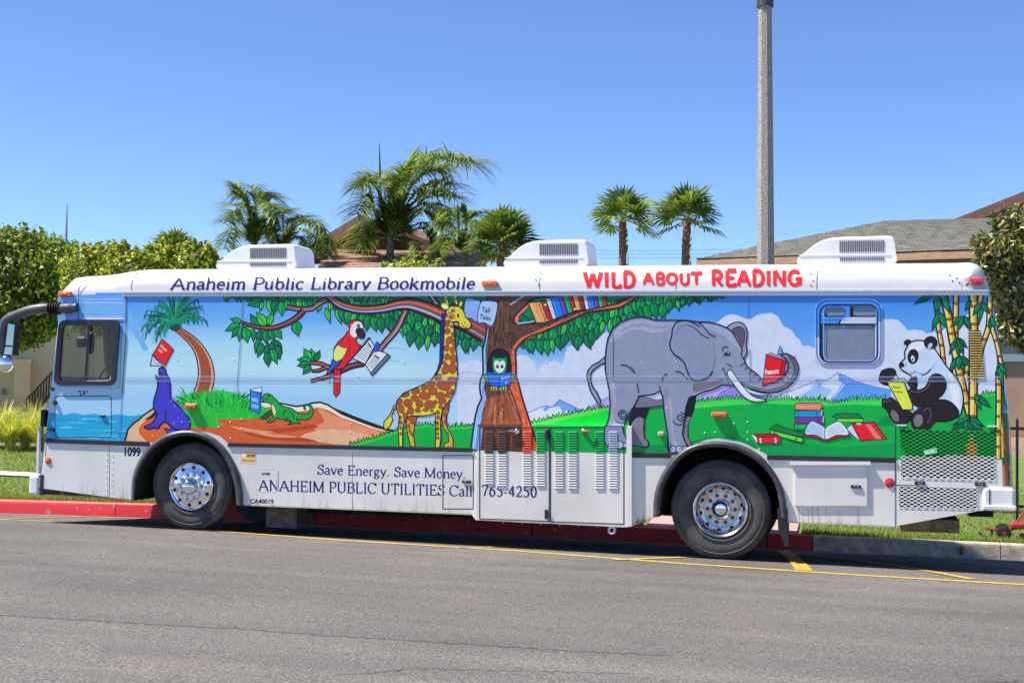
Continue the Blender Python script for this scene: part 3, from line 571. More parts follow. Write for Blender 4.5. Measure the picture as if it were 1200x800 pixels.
br.fill([(568, 470), (576, 464), (592, 462), (604, 472), (611, 497), (564, 497)], (140, 84, 54)); br.fill([(560, 497), (612, 497), (617, 529), (557, 528)], (78, 50, 34))
br.fill([(604, 411), (613, 400), (630, 391.5), (648, 384), (665, 377), (685, 368), (707, 363.5), (727, 360.5), (738, 354), (749, 346), (740, 349), (724, 357), (706, 360), (686, 364), (664, 373), (646, 380), (628, 388), (611, 395), (600, 406)], (198, 102, 68)); br.fill([(603, 377), (604, 369), (614, 360), (622, 353), (617, 362), (608, 370), (607, 379)], (206, 116, 90))
for i in range(230):
    y = random.uniform(346, 492); xl, xr = np.interp(y, [346, 400, 455, 497], [573, 571, 569, 566]), np.interp(y, [346, 400, 455, 497], [597, 600, 598, 612])
    x = random.uniform(xl, xr); l = random.uniform(6, 16); c = random.choice([(56, 38, 32), (110, 78, 58), (132, 90, 62), (40, 28, 28)]) if y < 455 else random.choice([(60, 38, 30), (196, 122, 78), (224, 150, 104), (110, 66, 44), (40, 26, 24)])
    sp = (x-586)/40*(1 if y > 440 else .2); br.line([(x, y), (x+sp*l*.5+random.uniform(-.6, .6), y+l*.5), (x+sp*l, min(497, y+l))], random.uniform(.5, 1.1), c, taper=.5)
for i in range(60):
    x = random.uniform(560, 610); y = random.uniform(498, 512); br.line([(x, y), (x+(x-588)*.05, y+random.uniform(6, 16))], random.uniform(.5, 1), random.choice([(44, 28, 22), (120, 82, 52), (100, 66, 42)]), taper=.5)
for i in range(55):
    t = random.random(); y = 410+t*118; x = np.interp(y, [410, 440, 466, 497, 528], [601, 601, 607, 617, 624])+random.uniform(-4, 4); br.line([(x, y), (x+2, y+random.uniform(3, 7))], random.uniform(.5, .9), random.choice([(120, 40, 30), (240, 150, 100), (160, 60, 40)]), taper=.5)
for i in range(40):
    t = random.random(); x = 605+t*85; yy = np.interp(x, [605, 650, 690], [394, 380, 365]); br.line([(x, yy+random.uniform(-9, 1)*(1-t*.5)), (x+9, yy-3.5+random.uniform(-7, 0)*(1-t*.5))], random.uniform(.5, .9), random.choice([(50, 34, 30), (116, 82, 60)]), taper=.5)
for r in (9, 6.5, 4, 2): br.line(cm(ell(597, 398, r*.8, r, 10)), .7, (44, 30, 28), closed=True)
br.line(TR[:15], 1.5, BK); br.line(TR[17:], 1.4, BK); br.line([(604, 369), (614, 359.5), (622, 353), (628, 349.5), (648, 346)], 1, BK); br.line([(598, 357), (607, 351), (615, 346)], 1.6, LB); br.line([(606, 379), (620, 377.5), (627, 375.5)], 1.6, LB)
br.build('painted_tree', mural)
# ---- books on the branch
bb = Pic(.0195)
SP = [((619, 354.5), (634, 353.5), (642.5, 377.5), (628.5, 378.5), (208, 158, 92)), ((634, 353.5), (639.5, 352.5), (648, 374.5), (642.5, 377.5), (140, 36, 48)), ((639.5, 350), (645, 349), (652, 372.5), (648, 374.5), (190, 196, 204)), ((645, 349), (654.5, 347), (660.5, 369.5), (652, 372.5), (26, 112, 200)), ((654.5, 347), (659.5, 346), (666, 367.5), (660.5, 369.5), (92, 58, 140)), ((659.5, 345), (665.5, 344), (671.5, 365.5), (666, 367.5), (28, 150, 80)), ((665.5, 344), (670, 344), (676, 364), (671.5, 365.5), (140, 40, 44)), ((670, 344), (677, 344), (681, 363), (676, 364), (196, 146, 84)), ((677, 344), (682.5, 344), (686.5, 362.5), (681, 363), (130, 34, 44)), ((682.5, 344), (687.5, 344), (690.5, 362.5), (686.5, 362.5), (200, 204, 208)), ((687.5, 344), (694.5, 344), (697.5, 361), (690.5, 362.5), (26, 112, 200)), ((694.5, 344), (700, 344), (702.5, 360), (697.5, 361), (96, 54, 140)), ((700, 344), (705, 344), (707.5, 359), (702.5, 360), (28, 160, 84)), ((705, 344), (709.5, 344), (711.5, 357.5), (707.5, 359), (150, 40, 40))]
for a, b, c, d, col in SP:
    bb.fill([a, b, c, d], col); q = [((a[0]*.75+b[0]*.25), a[1]+1), (d[0]*.75+c[0]*.25, d[1]-1)]; bb.line(q, .8, tuple(min(255, int(v*1.25+15)) for v in col)); bb.line([a, b, c, d], .9, (24, 20, 30), closed=True)
for x, y in ((631, 355.5), (639, 357), (640, 375), (674, 362)): bb.fill(ell(x, y, 2, 1.6, n=8), (226, 206, 90), ink=(60, 40, 20), w=.5)
bb.line([(631, 355), (640, 377)], .8, (24, 20, 30)); bb.build('painted_bookshelf', mural)
bt = Pic(.02)
bt.fill(cm([(545.5, 351), (552, 349.8), (558, 351), (563.3, 354.5), (559.3, 376.3), (552, 372.6), (544, 371)], True, 3), (140, 168, 222), ink=(30, 40, 90), w=1); bt.fill(cm([(563.3, 354.5), (570, 352.4), (578, 353), (583.3, 357), (577.5, 381), (568, 378), (559.3, 376.3)], True, 3), (164, 190, 236), ink=(30, 40, 90), w=1)
for k in range(8): bt.line([(547+.0*k, 354+2.2*k), (561.5-.35*k, 357+2.2*k)], .4, (110, 140, 200))
bt.text('Tall', 564, 365.3, 6, (20, 24, 50), 8, .02, .8); bt.text('Tales', 561.6, 373.3, 5.6, (20, 24, 50), 10, .02, .8); bt.line([(544, 372), (559, 378), (577, 383)], 1.5, (120, 60, 70)); bt.build('painted_open_book', mural)
# ---- owl in its hollow
ow = Pic(.0195)
ow.fill(cm([(571, 432), (573, 420), (578, 411), (585, 408.5), (592, 411), (597, 418), (599, 432), (596, 438), (574, 438)], True, 3), (26, 20, 34), ink=(10, 10, 20), w=1)
ow.fill([(577.5, 417), (580, 419.5), (585.5, 418.8), (591, 419.5), (593.5, 417), (594, 424), (593.5, 432), (592, 437), (585, 440), (578.5, 437), (577, 430), (577.3, 424)], (20, 150, 84), ink=(8, 60, 40), w=.8)
ow.fill(cm([(585.7, 424.4), (588.5, 422), (591.8, 424.5), (591.6, 430), (589, 435), (585.7, 436.6), (582, 435), (579.6, 430), (579.3, 424.5), (582.6, 422)], True, 3), (214, 222, 236))
for x in (583, 588.4): ow.fill(ell(x, 429.2, 1.7, 2.3), (16, 10, 24)); ow.fill(ell(x+.5, 428.4, .45, .5, n=6), (240, 240, 250))
ow.fill([(584.8, 431.6), (586.6, 431.6), (585.7, 434.4)], (230, 180, 90)); ow.fill([(566, 440), (572, 436), (575, 446), (570, 446)], (24, 150, 76), ink=G0, w=.7); ow.fill([(597, 437), (604, 440.5), (600.5, 447), (597, 449)], (24, 150, 76), ink=G0, w=.7); ow.line([(577, 452), (585, 456), (594, 452.5)], 2, (24, 150, 76))
for x in (576, 578.6, 581.6, 587, 590, 593): ow.fill([(x-.9, 452.6), (x+.9, 452.6), (x+.5, 458), (x-.6, 458)], (236, 190, 96), ink=(80, 50, 20), w=.4)
ow.fill([(571, 435), (585.2, 439), (585, 453.5), (573.2, 450.5)], (24, 92, 196), ink=(14, 30, 90), w=.9); ow.fill([(585.2, 439), (599.6, 435.2), (598, 450.5), (585, 453.5)], (30, 104, 210), ink=(14, 30, 90), w=.9)
for k in range(3): ow.line([(588+3.3*k, 443.6-.9*k), (590+3.3*k, 442.6-.9*k)], 1.8, (190, 220, 248))
ow.line([(592, 449), (594.5, 447.5)], 1.6, (190, 220, 248)); ow.build('painted_owl', mural)
# ---- parrot
pa = Pic(.0165); RD = (206, 34, 40); PK = (40, 16, 30)
pa.fill([(392, 432), (399.5, 431), (398.6, 448), (398, 460), (393.8, 465), (391.3, 461), (391.2, 446)], RD, ink=PK, w=1); pa.line([(395, 434), (394.6, 460)], .8, (150, 20, 30))
pa.fill([(389, 421), (394, 424), (400.5, 421.5), (397, 427), (391, 430.5), (386.5, 437), (382.6, 437.4), (384.5, 433), (388, 428)], (24, 88, 190), ink=PK, w=.8)
PB = [(408.5, 380), (411, 376.6), (415.5, 374.4), (420.5, 375), (424, 377.4), (425.4, 381.5), (423, 390), (418, 396), (417.2, 399), (419.6, 403), (423, 405), (418.5, 412), (413, 419), (407.5, 425), (402, 431.5), (394, 432), (396.5, 428), (400.5, 421.5), (395, 412), (391, 409.5), (395, 402.6), (399, 398), (403.4, 394.2), (407, 389), (409.4, 385.5)]
pa.fill(cm(PB, True, 3), RD); pa.line(cm(PB, True, 3), 1, PK, closed=True); pa.line([(405.4, 380.4), (409, 380), (411, 383)], 1.4, RD); pa.line([(405, 379.8), (409, 379), (411, 376.6)], .8, PK)
pa.fill([(395, 404), (398, 404.5), (399.6, 406.6), (401.6, 405.6), (403, 408), (405, 406.6), (407, 408.4), (404.5, 415), (400.6, 421), (394, 424), (391, 421), (390.5, 415), (392, 409)], (232, 226, 120), ink=PK, w=.6); pa.line([(407, 395), (410.5, 402), (409.5, 410), (406, 417)], .8, (130, 14, 26), smooth=True)
pa.fill(cm([(414, 379), (417, 376.8), (421, 377), (424.6, 380), (425, 385), (421, 387), (417.6, 388), (418, 394), (414, 395), (410.6, 391), (410.8, 384)], True, 3), (232, 234, 232)); 
for y in (380, 383, 386, 389, 392): pa.line([(411, y), (413.6, y+.6)], .8, (232, 180, 80))
pa.fill(ell(420, 381.6, 1.9, 2), (96, 150, 220), ink=PK, w=.5); pa.fill(ell(420.2, 381.6, .8, .9), PK)
pa.fill(cm([(417.4, 385.8), (421, 384.2), (425, 385.4), (427.6, 390), (427, 394.6), (425, 397), (424, 393.6), (422.6, 396.8), (419.6, 394), (417.6, 390)], True, 3), (44, 28, 40), ink=(14, 10, 20), w=.6)
pa.build('painted_parrot', mural)
pb = Pic(.0178)
pb.fill([(431.6, 395.4), (434, 395.8), (416.5, 418.5), (413.2, 419.2)], (70, 84, 110), ink=PK, w=.6); pb.fill([(433.4, 397), (439, 405.5), (427.8, 426.5), (413.4, 419.6)], (206, 218, 238), ink=PK, w=.9)
pb.fill([(438.5, 411.5), (445, 411), (454, 414.5), (435, 437.5), (427.8, 426.5)], (222, 228, 240), ink=PK, w=.9); pb.fill([(454, 414.5), (457.3, 417.2), (436.3, 440.4), (434, 437.5)], (96, 110, 132), ink=PK, w=.9)
for k in range(8): t = k/8; pb.line([(429.6-13*t, 403.5+14.5*t), (436-11*t+1, 409+15.4*t)], .6, (60, 66, 96))
for k in range(7): t = k/7; pb.line([(437.5-8*t, 418+9.8*t), (446-8.5*t, 424+10.5*t)], .6, (70, 74, 100))
pb.line([(431.5, 401.5), (435, 407)], 1.8, (60, 64, 92)); pb.line([(438.5, 416), (444.5, 420)], 2, (50, 54, 80))
pb.fill(cm([(440.5, 401), (443, 400.2), (443.6, 402), (444.6, 404), (443.4, 408), (441, 412.6), (438.6, 411.4), (437, 410), (439, 406)], True, 2), (26, 80, 196), ink=(14, 20, 80), w=.6); pb.build('painted_newspaper_book', mural)
# ---- giraffe
gf = Pic(.0165); YL = (238, 200, 66); SPT = (150, 84, 50)
gf.fill([(465, 473), (461.5, 480), (459, 487), (460.5, 492), (457, 499), (452, 503.5), (449.5, 501), (450, 494), (455, 488.5), (458, 484), (462, 474)], YL, ink=INK, w=1)
# far legs first
gf.fill([(498, 487), (489, 488), (486, 497), (484.5, 507.5), (486.7, 523), (481, 523), (477.5, 508), (476, 497), (475, 487), (482, 480)], (226, 160, 60), ink=INK, w=1)
gf.fill([(527.5, 468), (526, 480), (523.5, 488), (524, 501.5), (528, 507.5), (531, 515), (530.7, 524), (519.5, 524), (521, 519.5), (526, 517), (525, 507.5), (519.7, 501.5), (517.5, 489.5), (518.5, 479)], (226, 160, 60), ink=INK, w=1)
GB = [(528.5, 358.3), (533, 358.6), (537.8, 358.6), (541, 361.5), (544, 366), (545.4, 371.5), (549, 374.5), (551.8, 378), (552, 382), (550, 384.6), (545, 385.4), (541, 384), (537.8, 382), (537.2, 377), (534, 376.7), (530.8, 376.9), (532, 388), (533.8, 406), (535.5, 423), (536, 440), (533, 456.5), (528, 467), (523, 474), (518.4, 480), (516.4, 490), (516, 500), (516.7, 512), (515, 524), (509.8, 524), (510.7, 506), (510, 483.5), (504, 486), (497, 487), (487, 487), (478, 488), (473, 496), (471.7, 503), (471.7, 523), (467.6, 523), (466.5, 503), (468, 488), (465, 480), (464.8, 470), (469.5, 464), (480, 457), (495, 451), (504, 446), (511.5, 438.5), (516, 429.5), (519, 420), (519.5, 400), (520.8, 377), (521.5, 368.5), (524, 361)]
gf.fill(GB, YL)
spots = [(524.5, 388, 3, 3.2, 0), (530.5, 392, 1.8, 2.8, 0), (526, 399, 3.2, 4, 20), (531.5, 401, 1.8, 4, 0), (523.5, 408, 3, 3.5, 0), (530.5, 410, 2.6, 4, 20), (524, 418, 2.8, 3.6, 10), (531, 420.5, 3.6, 4.8, -5), (521, 425.5, 2, 2.6, 0), (522.5, 432.5, 4, 5.4, 35), (530.5, 431.5, 4, 5.4, 0), (513.5, 442, 4, 2.8, -40), (529.5, 446, 4.5, 5, 20), (506, 449.5, 4, 3, -20), (520, 451.5, 7.5, 5.2, 15), (498, 454, 4.2, 2.6, -25), (507, 458, 4.6, 4, -30), (487, 458, 4.5, 3, -12), (516.5, 463.5, 5, 4, -10), (525, 462, 2.4, 3.6, 0), (530, 459, 2, 3, 0), (497.5, 463.5, 5.6, 4.4, 8), (486, 466.5, 4, 3.2, 10), (475.5, 462, 4.2, 2.8, -25), (468.6, 470.5, 2.6, 3.4, 20), (478, 472, 4.6, 4.4, 10), (491.5, 473, 4, 4, 20), (503.5, 474, 6, 4.4, -5), (518.5, 470, 4, 2.8, -20), (510.5, 471, 2, 2, 0), (470, 479, 3.2, 4.4, -10), (481, 481, 3.4, 3.6, 20), (489.5, 480.5, 3, 2, 10), (498.5, 480, 2.8, 1.6, 5), (506, 481, 1.8, 1, 0), (516.5, 476.5, 2.6, 2, 0), (475, 486.5, 2.8, 3, 30), (469, 489, 1.3, 2, 0), (513, 483, 1.8, 2.2, 0), (513.4, 489, 1.4, 2.2, 0), (512.6, 495.6, 1.4, 2, 0), (513, 502, 1.2, 2, 0), (513, 508, 1, 1.6, 0), (513.2, 513, 1.5, 1.4, 0), (469.6, 495, 1.6, 2, 20), (474, 492, 1.4, 1.8, 0), (469.4, 501, 1, 1.6, 0), (469.4, 508, 1, 1.8, 0), (483.5, 491, 4, 4, 20), (479, 498.5, 1.2, 1.6, 0), (480, 504.5, 1.1, 1.5, 0), (482.6, 508.6, .9, 1.4, 0), (523, 476, 1.8, 4, 20), (521.4, 486, 1.4, 3, 0), (521.6, 494, 1.2, 2.4, 0), (523.4, 369.5, 1.6, 2, 0), (528.5, 371.5, 2.3, 2, 20), (531, 364, 2, 1.8, 0), (526.5, 366.5, .9, .9, 0), (532, 369.6, .8, .8, 0), (529, 367.6, .8, .8, 0), (532, 372.8, .7, .7, 0), (523.6, 379, 2.8, 3.4, 0), (463, 479, 1, 1.6, 0), (461, 484, .9, 1.3, 0), (529, 382.6, 1.3, 1.7, 0)]
for x, y, rx, ry, a in spots:
    q = ell(x, y, rx*1.17, ry*1.17, a, 9); q = [(px+random.uniform(-.12, .12)*rx, py+random.uniform(-.12, .12)*ry) for px, py in q]; gf.fill(cm(q, True, 2), SPT); gf.line(cm(q, True, 2), .45, (96, 52, 36), closed=True)
gf.line(GB+[GB[0]], 1.2, INK); gf.fill([(518, 367.5), (522, 366.5), (520.8, 385), (520, 402), (519.4, 420), (516, 430), (510, 439.5), (506, 443.5), (512, 434), (515, 424), (515.6, 400), (516.6, 380)], (30, 38, 110), ink=(12, 14, 40), w=.7)
for (x0, y0), (x1, y1) in (((525, 357), (522.3, 349)), ((535.5, 357), (533.5, 349))): gf.line([(x0, y0), (x1, y1)], 2.2, (60, 60, 40)); gf.line([(x0, y0), (x1, y1)], 1.4, YL); gf.fill(ell(x1, y1-.8, 1.9, 1.5), (216, 204, 120), ink=INK, w=.5)
gf.fill([(527, 357), (530, 354), (535, 356), (537, 359), (531, 358.6)], (24, 30, 70)); gf.fill(ell(521.3, 358.8, 5, 3.6, 30), YL, ink=INK, w=.7); gf.fill(ell(521.6, 359, 3.1, 2.2, 30), (226, 232, 200)); gf.fill(ell(540, 356, 1.9, 3.6, 15), YL, ink=INK, w=.6)
gf.fill(ell(536.8, 369.6, 1.3, 2.3), INK); gf.line([(541.5, 381), (544, 383.2), (547, 384)], .7, INK, smooth=True); gf.line([(525.5, 374), (528, 377), (531, 377), (537, 376.6)], 1.1, INK, smooth=True); gf.fill(ell(541, 379, .6, .6), INK); gf.fill(ell(544.6, 378, .6, .6), INK); gf.fill(ell(547, 381.8, .6, .5), INK)
gf.build('painted_giraffe', mural)
# ---- elephant
ef = Pic(.0215); EG = (134, 142, 162); ED = (110, 106, 120); EI = (20, 24, 34)
ef.fill([(694, 462), (691, 455), (689.5, 448), (687.5, 441), (689, 434), (694, 428), (702, 424), (709, 418), (711, 424), (704, 427), (697, 432), (692.5, 437), (692, 446), (694, 452), (699, 459), (703, 467), (704.5, 477), (699, 470)], EG, ink=EI, w=1.2)
ef.fill([(743, 476), (762, 476), (759, 484), (756, 492), (755.5, 506), (756, 513), (761, 518), (760.5, 523), (756, 524.5), (748, 523), (741, 523), (738, 518), (737.5, 500), (736, 490)], EI); ef.fill([(741, 495), (745, 490), (750, 488.3), (754.5, 491), (753.6, 502), (754.4, 513), (759, 517.6), (759, 522), (755, 523), (741, 521), (739.2, 516), (739.2, 500)], (122, 116, 128))
ef.fill([(806, 462), (817, 462), (813.5, 481), (807, 497), (807.3, 513), (813, 522), (808, 524), (801, 520), (798, 508), (800, 484)], EI); ef.fill([(803.5, 490), (806.6, 488), (809.4, 488.5), (805.6, 498), (805.6, 512), (810, 520), (807.6, 522.6), (801.4, 516), (800, 506)], (122, 116, 128))
ef.fill([(770, 468), (780, 466), (778, 476), (765, 477.6), (745, 478), (748, 462)], (112, 110, 124)); 
EB = [(709, 420), (710.5, 405), (712.5, 396), (718, 385), (727, 377), (740, 372.5), (751, 371.2), (760, 372.8), (768, 375), (780, 375.2), (793, 375), (806, 375.5), (820, 377.3), (830, 377.3), (842, 380), (852, 384), (858, 388.5), (863, 396), (868, 405), (871, 414), (872.4, 423), (876, 430), (880, 433), (885, 436.5), (890, 441), (894, 445.5), (900, 448), (906, 448.3), (911, 446.6), (916, 443.5), (920, 439), (923, 433), (924, 426), (921, 419.5), (915.5, 416), (917.5, 413.8), (923, 414.5), (930, 418.5), (934.5, 425), (935.8, 433), (934, 441), (929, 448.5), (922, 454.5), (912, 459), (901.5, 460.3), (892, 459), (884, 456.7), (876, 455), (868, 452.5), (861, 452), (855, 451.2), (849, 450.6), (845, 451.2), (840, 454), (834, 456.5), (826, 458.4), (820, 461), (814, 464), (811, 464), (807.4, 466), (803.6, 478), (801.6, 494), (799.6, 508), (802, 516), (806, 523.5), (808, 530), (784, 532), (783, 524), (782.4, 510), (780.5, 498), (778, 482), (776.6, 466), (774, 458), (765, 462), (748, 464), (747.6, 467), (743, 476), (737, 484), (732.5, 494), (731, 504), (733, 514), (737.5, 522), (736, 525.5), (715, 525), (709.5, 520), (708, 514), (709.2, 502), (713.5, 490), (715, 474), (714, 458), (711, 444), (709, 432)]
ef.fill(EB, EG)
ef.fill(cm([(714, 400), (720, 388), (730, 380), (742, 375.5), (756, 374.5), (770, 378.5), (790, 378.5), (784, 386), (766, 390), (745, 386), (732, 390), (722, 398)], True, 3), (156, 160, 178)); ef.fill(cm([(820, 379.5), (836, 380.5), (852, 386), (862, 398), (868, 410), (862, 406), (850, 394), (836, 388)], True, 3), (154, 158, 176))
ef.fill(cm([(713, 470), (718, 440), (722, 470), (720, 492), (730, 496), (726, 500), (712, 496), (716, 485)], True, 3), (160, 164, 180)); ef.fill(cm([(780, 470), (786, 466), (788, 490), (790, 515), (800, 524), (786, 530), (784, 512), (781, 492)], True, 3), (156, 162, 178))
ef.fill([(818, 459), (836, 453), (846, 449), (850, 445), (846, 443), (830, 448), (812, 449), (812, 458)], (112, 108, 112)); ef.fill([(862, 444), (880, 452), (900, 456), (916, 452), (926, 444), (932, 434), (934, 440), (928, 449), (914, 458), (900, 459.6), (884, 456), (868, 451.6)], (104, 104, 116)); ef.fill([(921, 415), (929, 419), (933.6, 426), (934.6, 434), (932, 442), (926, 444), (930, 436), (929, 428), (925, 421)], (92, 92, 106))
for i in range(70):
    t = i/70; x = 716+76*t; y = np.interp(x, [716, 730, 745, 770, 792], [402, 386, 381, 384, 384])+random.uniform(-2, 2); ef.line([(x, y), (x+1.4, y-2.6)], .5, (170, 174, 190) if i % 2 else (112, 118, 140))
for i in range(40): y = 455+i*1.9; x = np.interp(y, [455, 485, 500, 530], [716, 716.5, 712, 712]); y < 524 and ef.line([(x, y), (x+5, y+2.2)], .5, (112, 116, 136)); x = np.interp(y, [455, 480, 530], [779, 780, 785]); ef.line([(x, y), (x+5, y+2)], .5, (112, 116, 136))
for i in range(9): t = i/8; ef.line([(923+9*t*.6, 419+20*t), (933+t*2-3*t*t, 417+20*t)], .5, (40, 42, 56))
ef.line(EB, 1.5, EI, closed=True); ef.line([(745, 478), (760, 477), (777, 475)], 1.1, EI)
EAR = [(820, 383), (811.5, 377.8), (804, 375.8), (796.5, 376.3), (791, 379.3), (788, 386), (787.2, 394), (785, 402), (786, 409), (790, 415), (797, 420), (801.7, 425), (804, 431), (806.7, 438), (809, 442.5), (813, 445.3), (819, 446), (825, 444.5), (831, 440.5), (835, 435)]
ef.fill(EAR+[(838, 420), (836, 400), (828, 390)], (130, 138, 160)); ef.line(cm(EAR, False, 3), 1.7, EI); ef.line([(818, 377.5), (823, 381), (828, 387), (832, 391.5), (838, 394)], 1.3, EI, smooth=True); ef.line([(806, 381), (814, 384), (820, 390), (826, 394.5), (831, 396)], 1.2, EI, smooth=True); ef.line([(793, 392), (794, 386), (798, 382), (805, 381)], 1, (100, 104, 124), smooth=True)
E2 = [(852, 383.5), (858, 379), (865, 377.3), (871, 379.3), (874.8, 385), (875.3, 394), (874, 404), (875.5, 411), (874, 416), (871, 420), (868.6, 414), (870, 410), (863, 397), (857.5, 388)]
ef.fill(cm(E2, True, 2), (140, 146, 162)); ef.fill(cm([(857.5, 386.5), (862, 383.5), (867, 382.6), (871.5, 385), (873, 391), (872, 401), (870.4, 408), (864, 396)], True, 2), (88, 76, 96)); ef.line(cm(E2, True, 2), 1.4, EI, closed=True); ef.line([(857.5, 386.5), (862, 383.5), (867, 382.6), (871.5, 385), (873, 391), (872, 402)], .9, EI, smooth=True)
ef.fill(ell(852.4, 414.4, 3.6, 2.2, -12), EI); ef.fill(ell(853.4, 413.6, .8, .7), (220, 224, 232)); ef.line([(846, 411), (847.6, 407), (850.5, 406), (853.4, 407)], 1, EI, smooth=True); ef.line([(847, 417), (850, 415.4)], 1, EI)
ef.line([(851.5, 426.6), (855, 427.4), (857.6, 430.6)], .9, EI, smooth=True); ef.line([(845, 433), (848, 431.4), (848.6, 434), (851, 441), (854, 449)], .9, EI, smooth=True)
for x, y, a in ((868, 427, -10), (873, 431, 0), (877.5, 436, 10), (882, 440, 15), (888, 444.5, 20)): ef.line([(x, y+2), (x+1.6, y-.5), (x+5, y-1)], .9, EI, smooth=True)
for k in range(8): t = math.radians(100-22*k); ef.line([(907+15*math.cos(t)*1.1, 433+13.5*math.sin(t)), (907+18.4*math.cos(t)*1.1, 433+16.6*math.sin(t))], .9, EI)
ef.line([(727, 427.5), (734, 428), (739, 432), (743.5, 436.5)], 1.1, EI, smooth=True); ef.line([(739, 429), (742, 433), (744, 437)], .8, EI, smooth=True); ef.line([(776, 447), (776.6, 442), (779.4, 439), (782, 437.6)], 1.1, EI, smooth=True); ef.line([(791.5, 435), (797, 436), (802, 440), (806, 445)], 1.1, EI, smooth=True); ef.line([(773, 452), (774, 458), (777, 464)], 1, EI, smooth=True); ef.line([(746, 449), (747.6, 454), (748, 460)], 1.1, EI)
def spiral(x, y, r, a0, turns=2.1, sg=1): return [(x+r*(1-.8*t)*math.cos(a0+sg*t*turns*6.28), y+r*(1-.8*t)*math.sin(a0+sg*t*turns*6.28)*.95) for t in [k/26 for k in range(27)]]
ef.line(spiral(730, 485, 6.8, .2, 2), 1.1, EI); ef.line([(721, 492), (725, 495), (731, 495), (735, 492)], 1, EI, smooth=True); ef.line(spiral(797.6, 488.5, 6, -1.6, 1.6), 1.1, EI); ef.line([(788, 492), (791, 496), (797, 497.6), (800, 495)], 1, EI, smooth=True)
for x, y, r in ((717.5, 521, 4.4), (726, 521, 4.8), (733.5, 521.5, 4.4), (788.5, 526, 4.2), (796, 526, 4.4), (803, 526, 4)): ef.fill(ell(x, y, r, r*.95), (160, 172, 196), ink=EI, w=1)
ef.fill(cm([(868, 449), (876, 455), (888, 459.5), (902, 462), (890, 463), (878, 460), (870, 455)], True, 2), (190, 210, 232), ink=EI, w=.8)
ef.fill(cm([(852.5, 436), (854.6, 433.2), (858, 434.6), (863, 442), (869.6, 451), (878, 460.5), (887, 466), (897.4, 468), (891, 470.4), (879.5, 469.4), (870, 463), (860, 450.5), (853.4, 441)], True, 3), (206, 222, 240), ink=EI, w=1.2)
ef.build('painted_elephant', mural)
eb = Pic(.0262); eb.fill([(911, 415.4), (914, 404.6), (917.6, 414.4)], (96, 160, 214), ink=EI, w=1.1); eb.fill([(898, 415), (904, 413.4), (921.6, 421.4), (917.6, 421.6)], (150, 160, 180), ink=EI, w=.8)
eb.fill([(898, 415.5), (917.6, 421.3), (913.4, 444), (893.6, 452.4)], (222, 26, 34), ink=(30, 10, 20), w=1.2); eb.fill([(917.6, 421.3), (921, 422), (919.4, 436), (916.6, 442), (913.4, 444)], (176, 20, 30), ink=(30, 10, 20), w=.9); eb.text('Peanuts', 896.6, 438.8, 5.6, (240, 234, 220), -7, .03, .66); eb.build('painted_red_book', mural)
# ---- books on the grass
bo = Pic(.0105)
def bx3(x0, y0, x1, y1, col, th, sk=3, ends=True):
    bo.fill([(x0, y0), (x0+sk, y0-th*.45), (x1+sk*.4, y0-th*.45), (x1, y0)], tuple(min(255, int(v*1.12+14)) for v in col), ink=INK, w=.6); bo.fill([(x0, y0), (x1, y0), (x1, y1), (x0, y1)], col, ink=INK, w=.8)
    bo.fill([(x1, y0), (x1+sk*.5, y0-th*.4), (x1+sk*.5, y1-th*.4), (x1, y1)], (206, 214, 230), ink=INK, w=.5); bo.line([(x0+4, y0), (x0+4, y1)], .9, tuple(int(v*.6) for v in col)); bo.line([(x1-5, y0), (x1-5, y1)], .9, tuple(int(v*.6) for v in col))
bx3(931, 496.5, 949, 503, (40, 170, 84), 5); bx3(931.5, 488.5, 964, 496, (112, 54, 136), 5); bx3(931.5, 481, 962, 488.5, (36, 140, 180), 6); bo.fill([(931.5, 474), (936, 472), (962, 472.3), (964, 476), (961, 480.8), (931.5, 480)], (222, 128, 98), ink=INK, w=.8); bo.line([(933, 476), (960, 476.5)], 1.2, (238, 170, 140))
bo.fill([(975, 488), (980.5, 484.4), (1006, 484.4), (1011, 490), (1008, 490.3), (981, 490.3)], (0, 120, 66), ink=INK, w=.8); bo.fill([(981, 490.3), (1008, 490.3), (1012, 490.8), (1011.5, 494.4), (980, 494.4)], (110, 210, 60), ink=INK, w=.6)
bo.fill([(991.5, 502.5), (998, 496.4), (1008, 516), (1003, 513)], (190, 206, 230), ink=INK, w=.7); bo.fill([(998, 496), (1024.5, 494.4), (1039.4, 514.3), (1008.6, 516)], (216, 34, 42), ink=INK, w=1); bo.fill([(1014, 497), (1020, 496.8), (1033, 514), (1026, 514.4)], (236, 120, 110)); bo.fill([(1003, 495.4), (1008, 495.2), (1010, 497.4), (1005, 497.6)], (240, 190, 190))
bo.fill([(901.7, 502.8), (909.5, 497.3), (943, 508), (941, 512), (938, 511.6)], (0, 118, 62), ink=INK, w=.9); bo.fill([(902, 503.4), (938, 512.4), (941.6, 513.6), (940, 518), (936, 517.4), (903.4, 508.6)], (96, 206, 60), ink=INK, w=.9); bo.line([(908, 504.8), (907, 509.4)], 1.1, INK); bo.line([(934, 511.4), (932, 516.6)], 1.1, INK)
bo.fill([(880, 508.5), (884, 508), (889, 514), (887, 519)], (220, 220, 224), ink=INK, w=.6); bo.fill([(881, 508), (910, 508), (914, 511.6), (888, 512.6)], (150, 20, 36), ink=INK, w=.8); bo.fill([(887, 512.4), (913, 511.4), (915, 514.6), (913.5, 518.6), (888, 519.4)], (218, 36, 52), ink=INK, w=.8)
for x in (891, 908.6): bo.line([(x, 512.6), (x+.6, 518.8)], 1.8, (244, 214, 214))
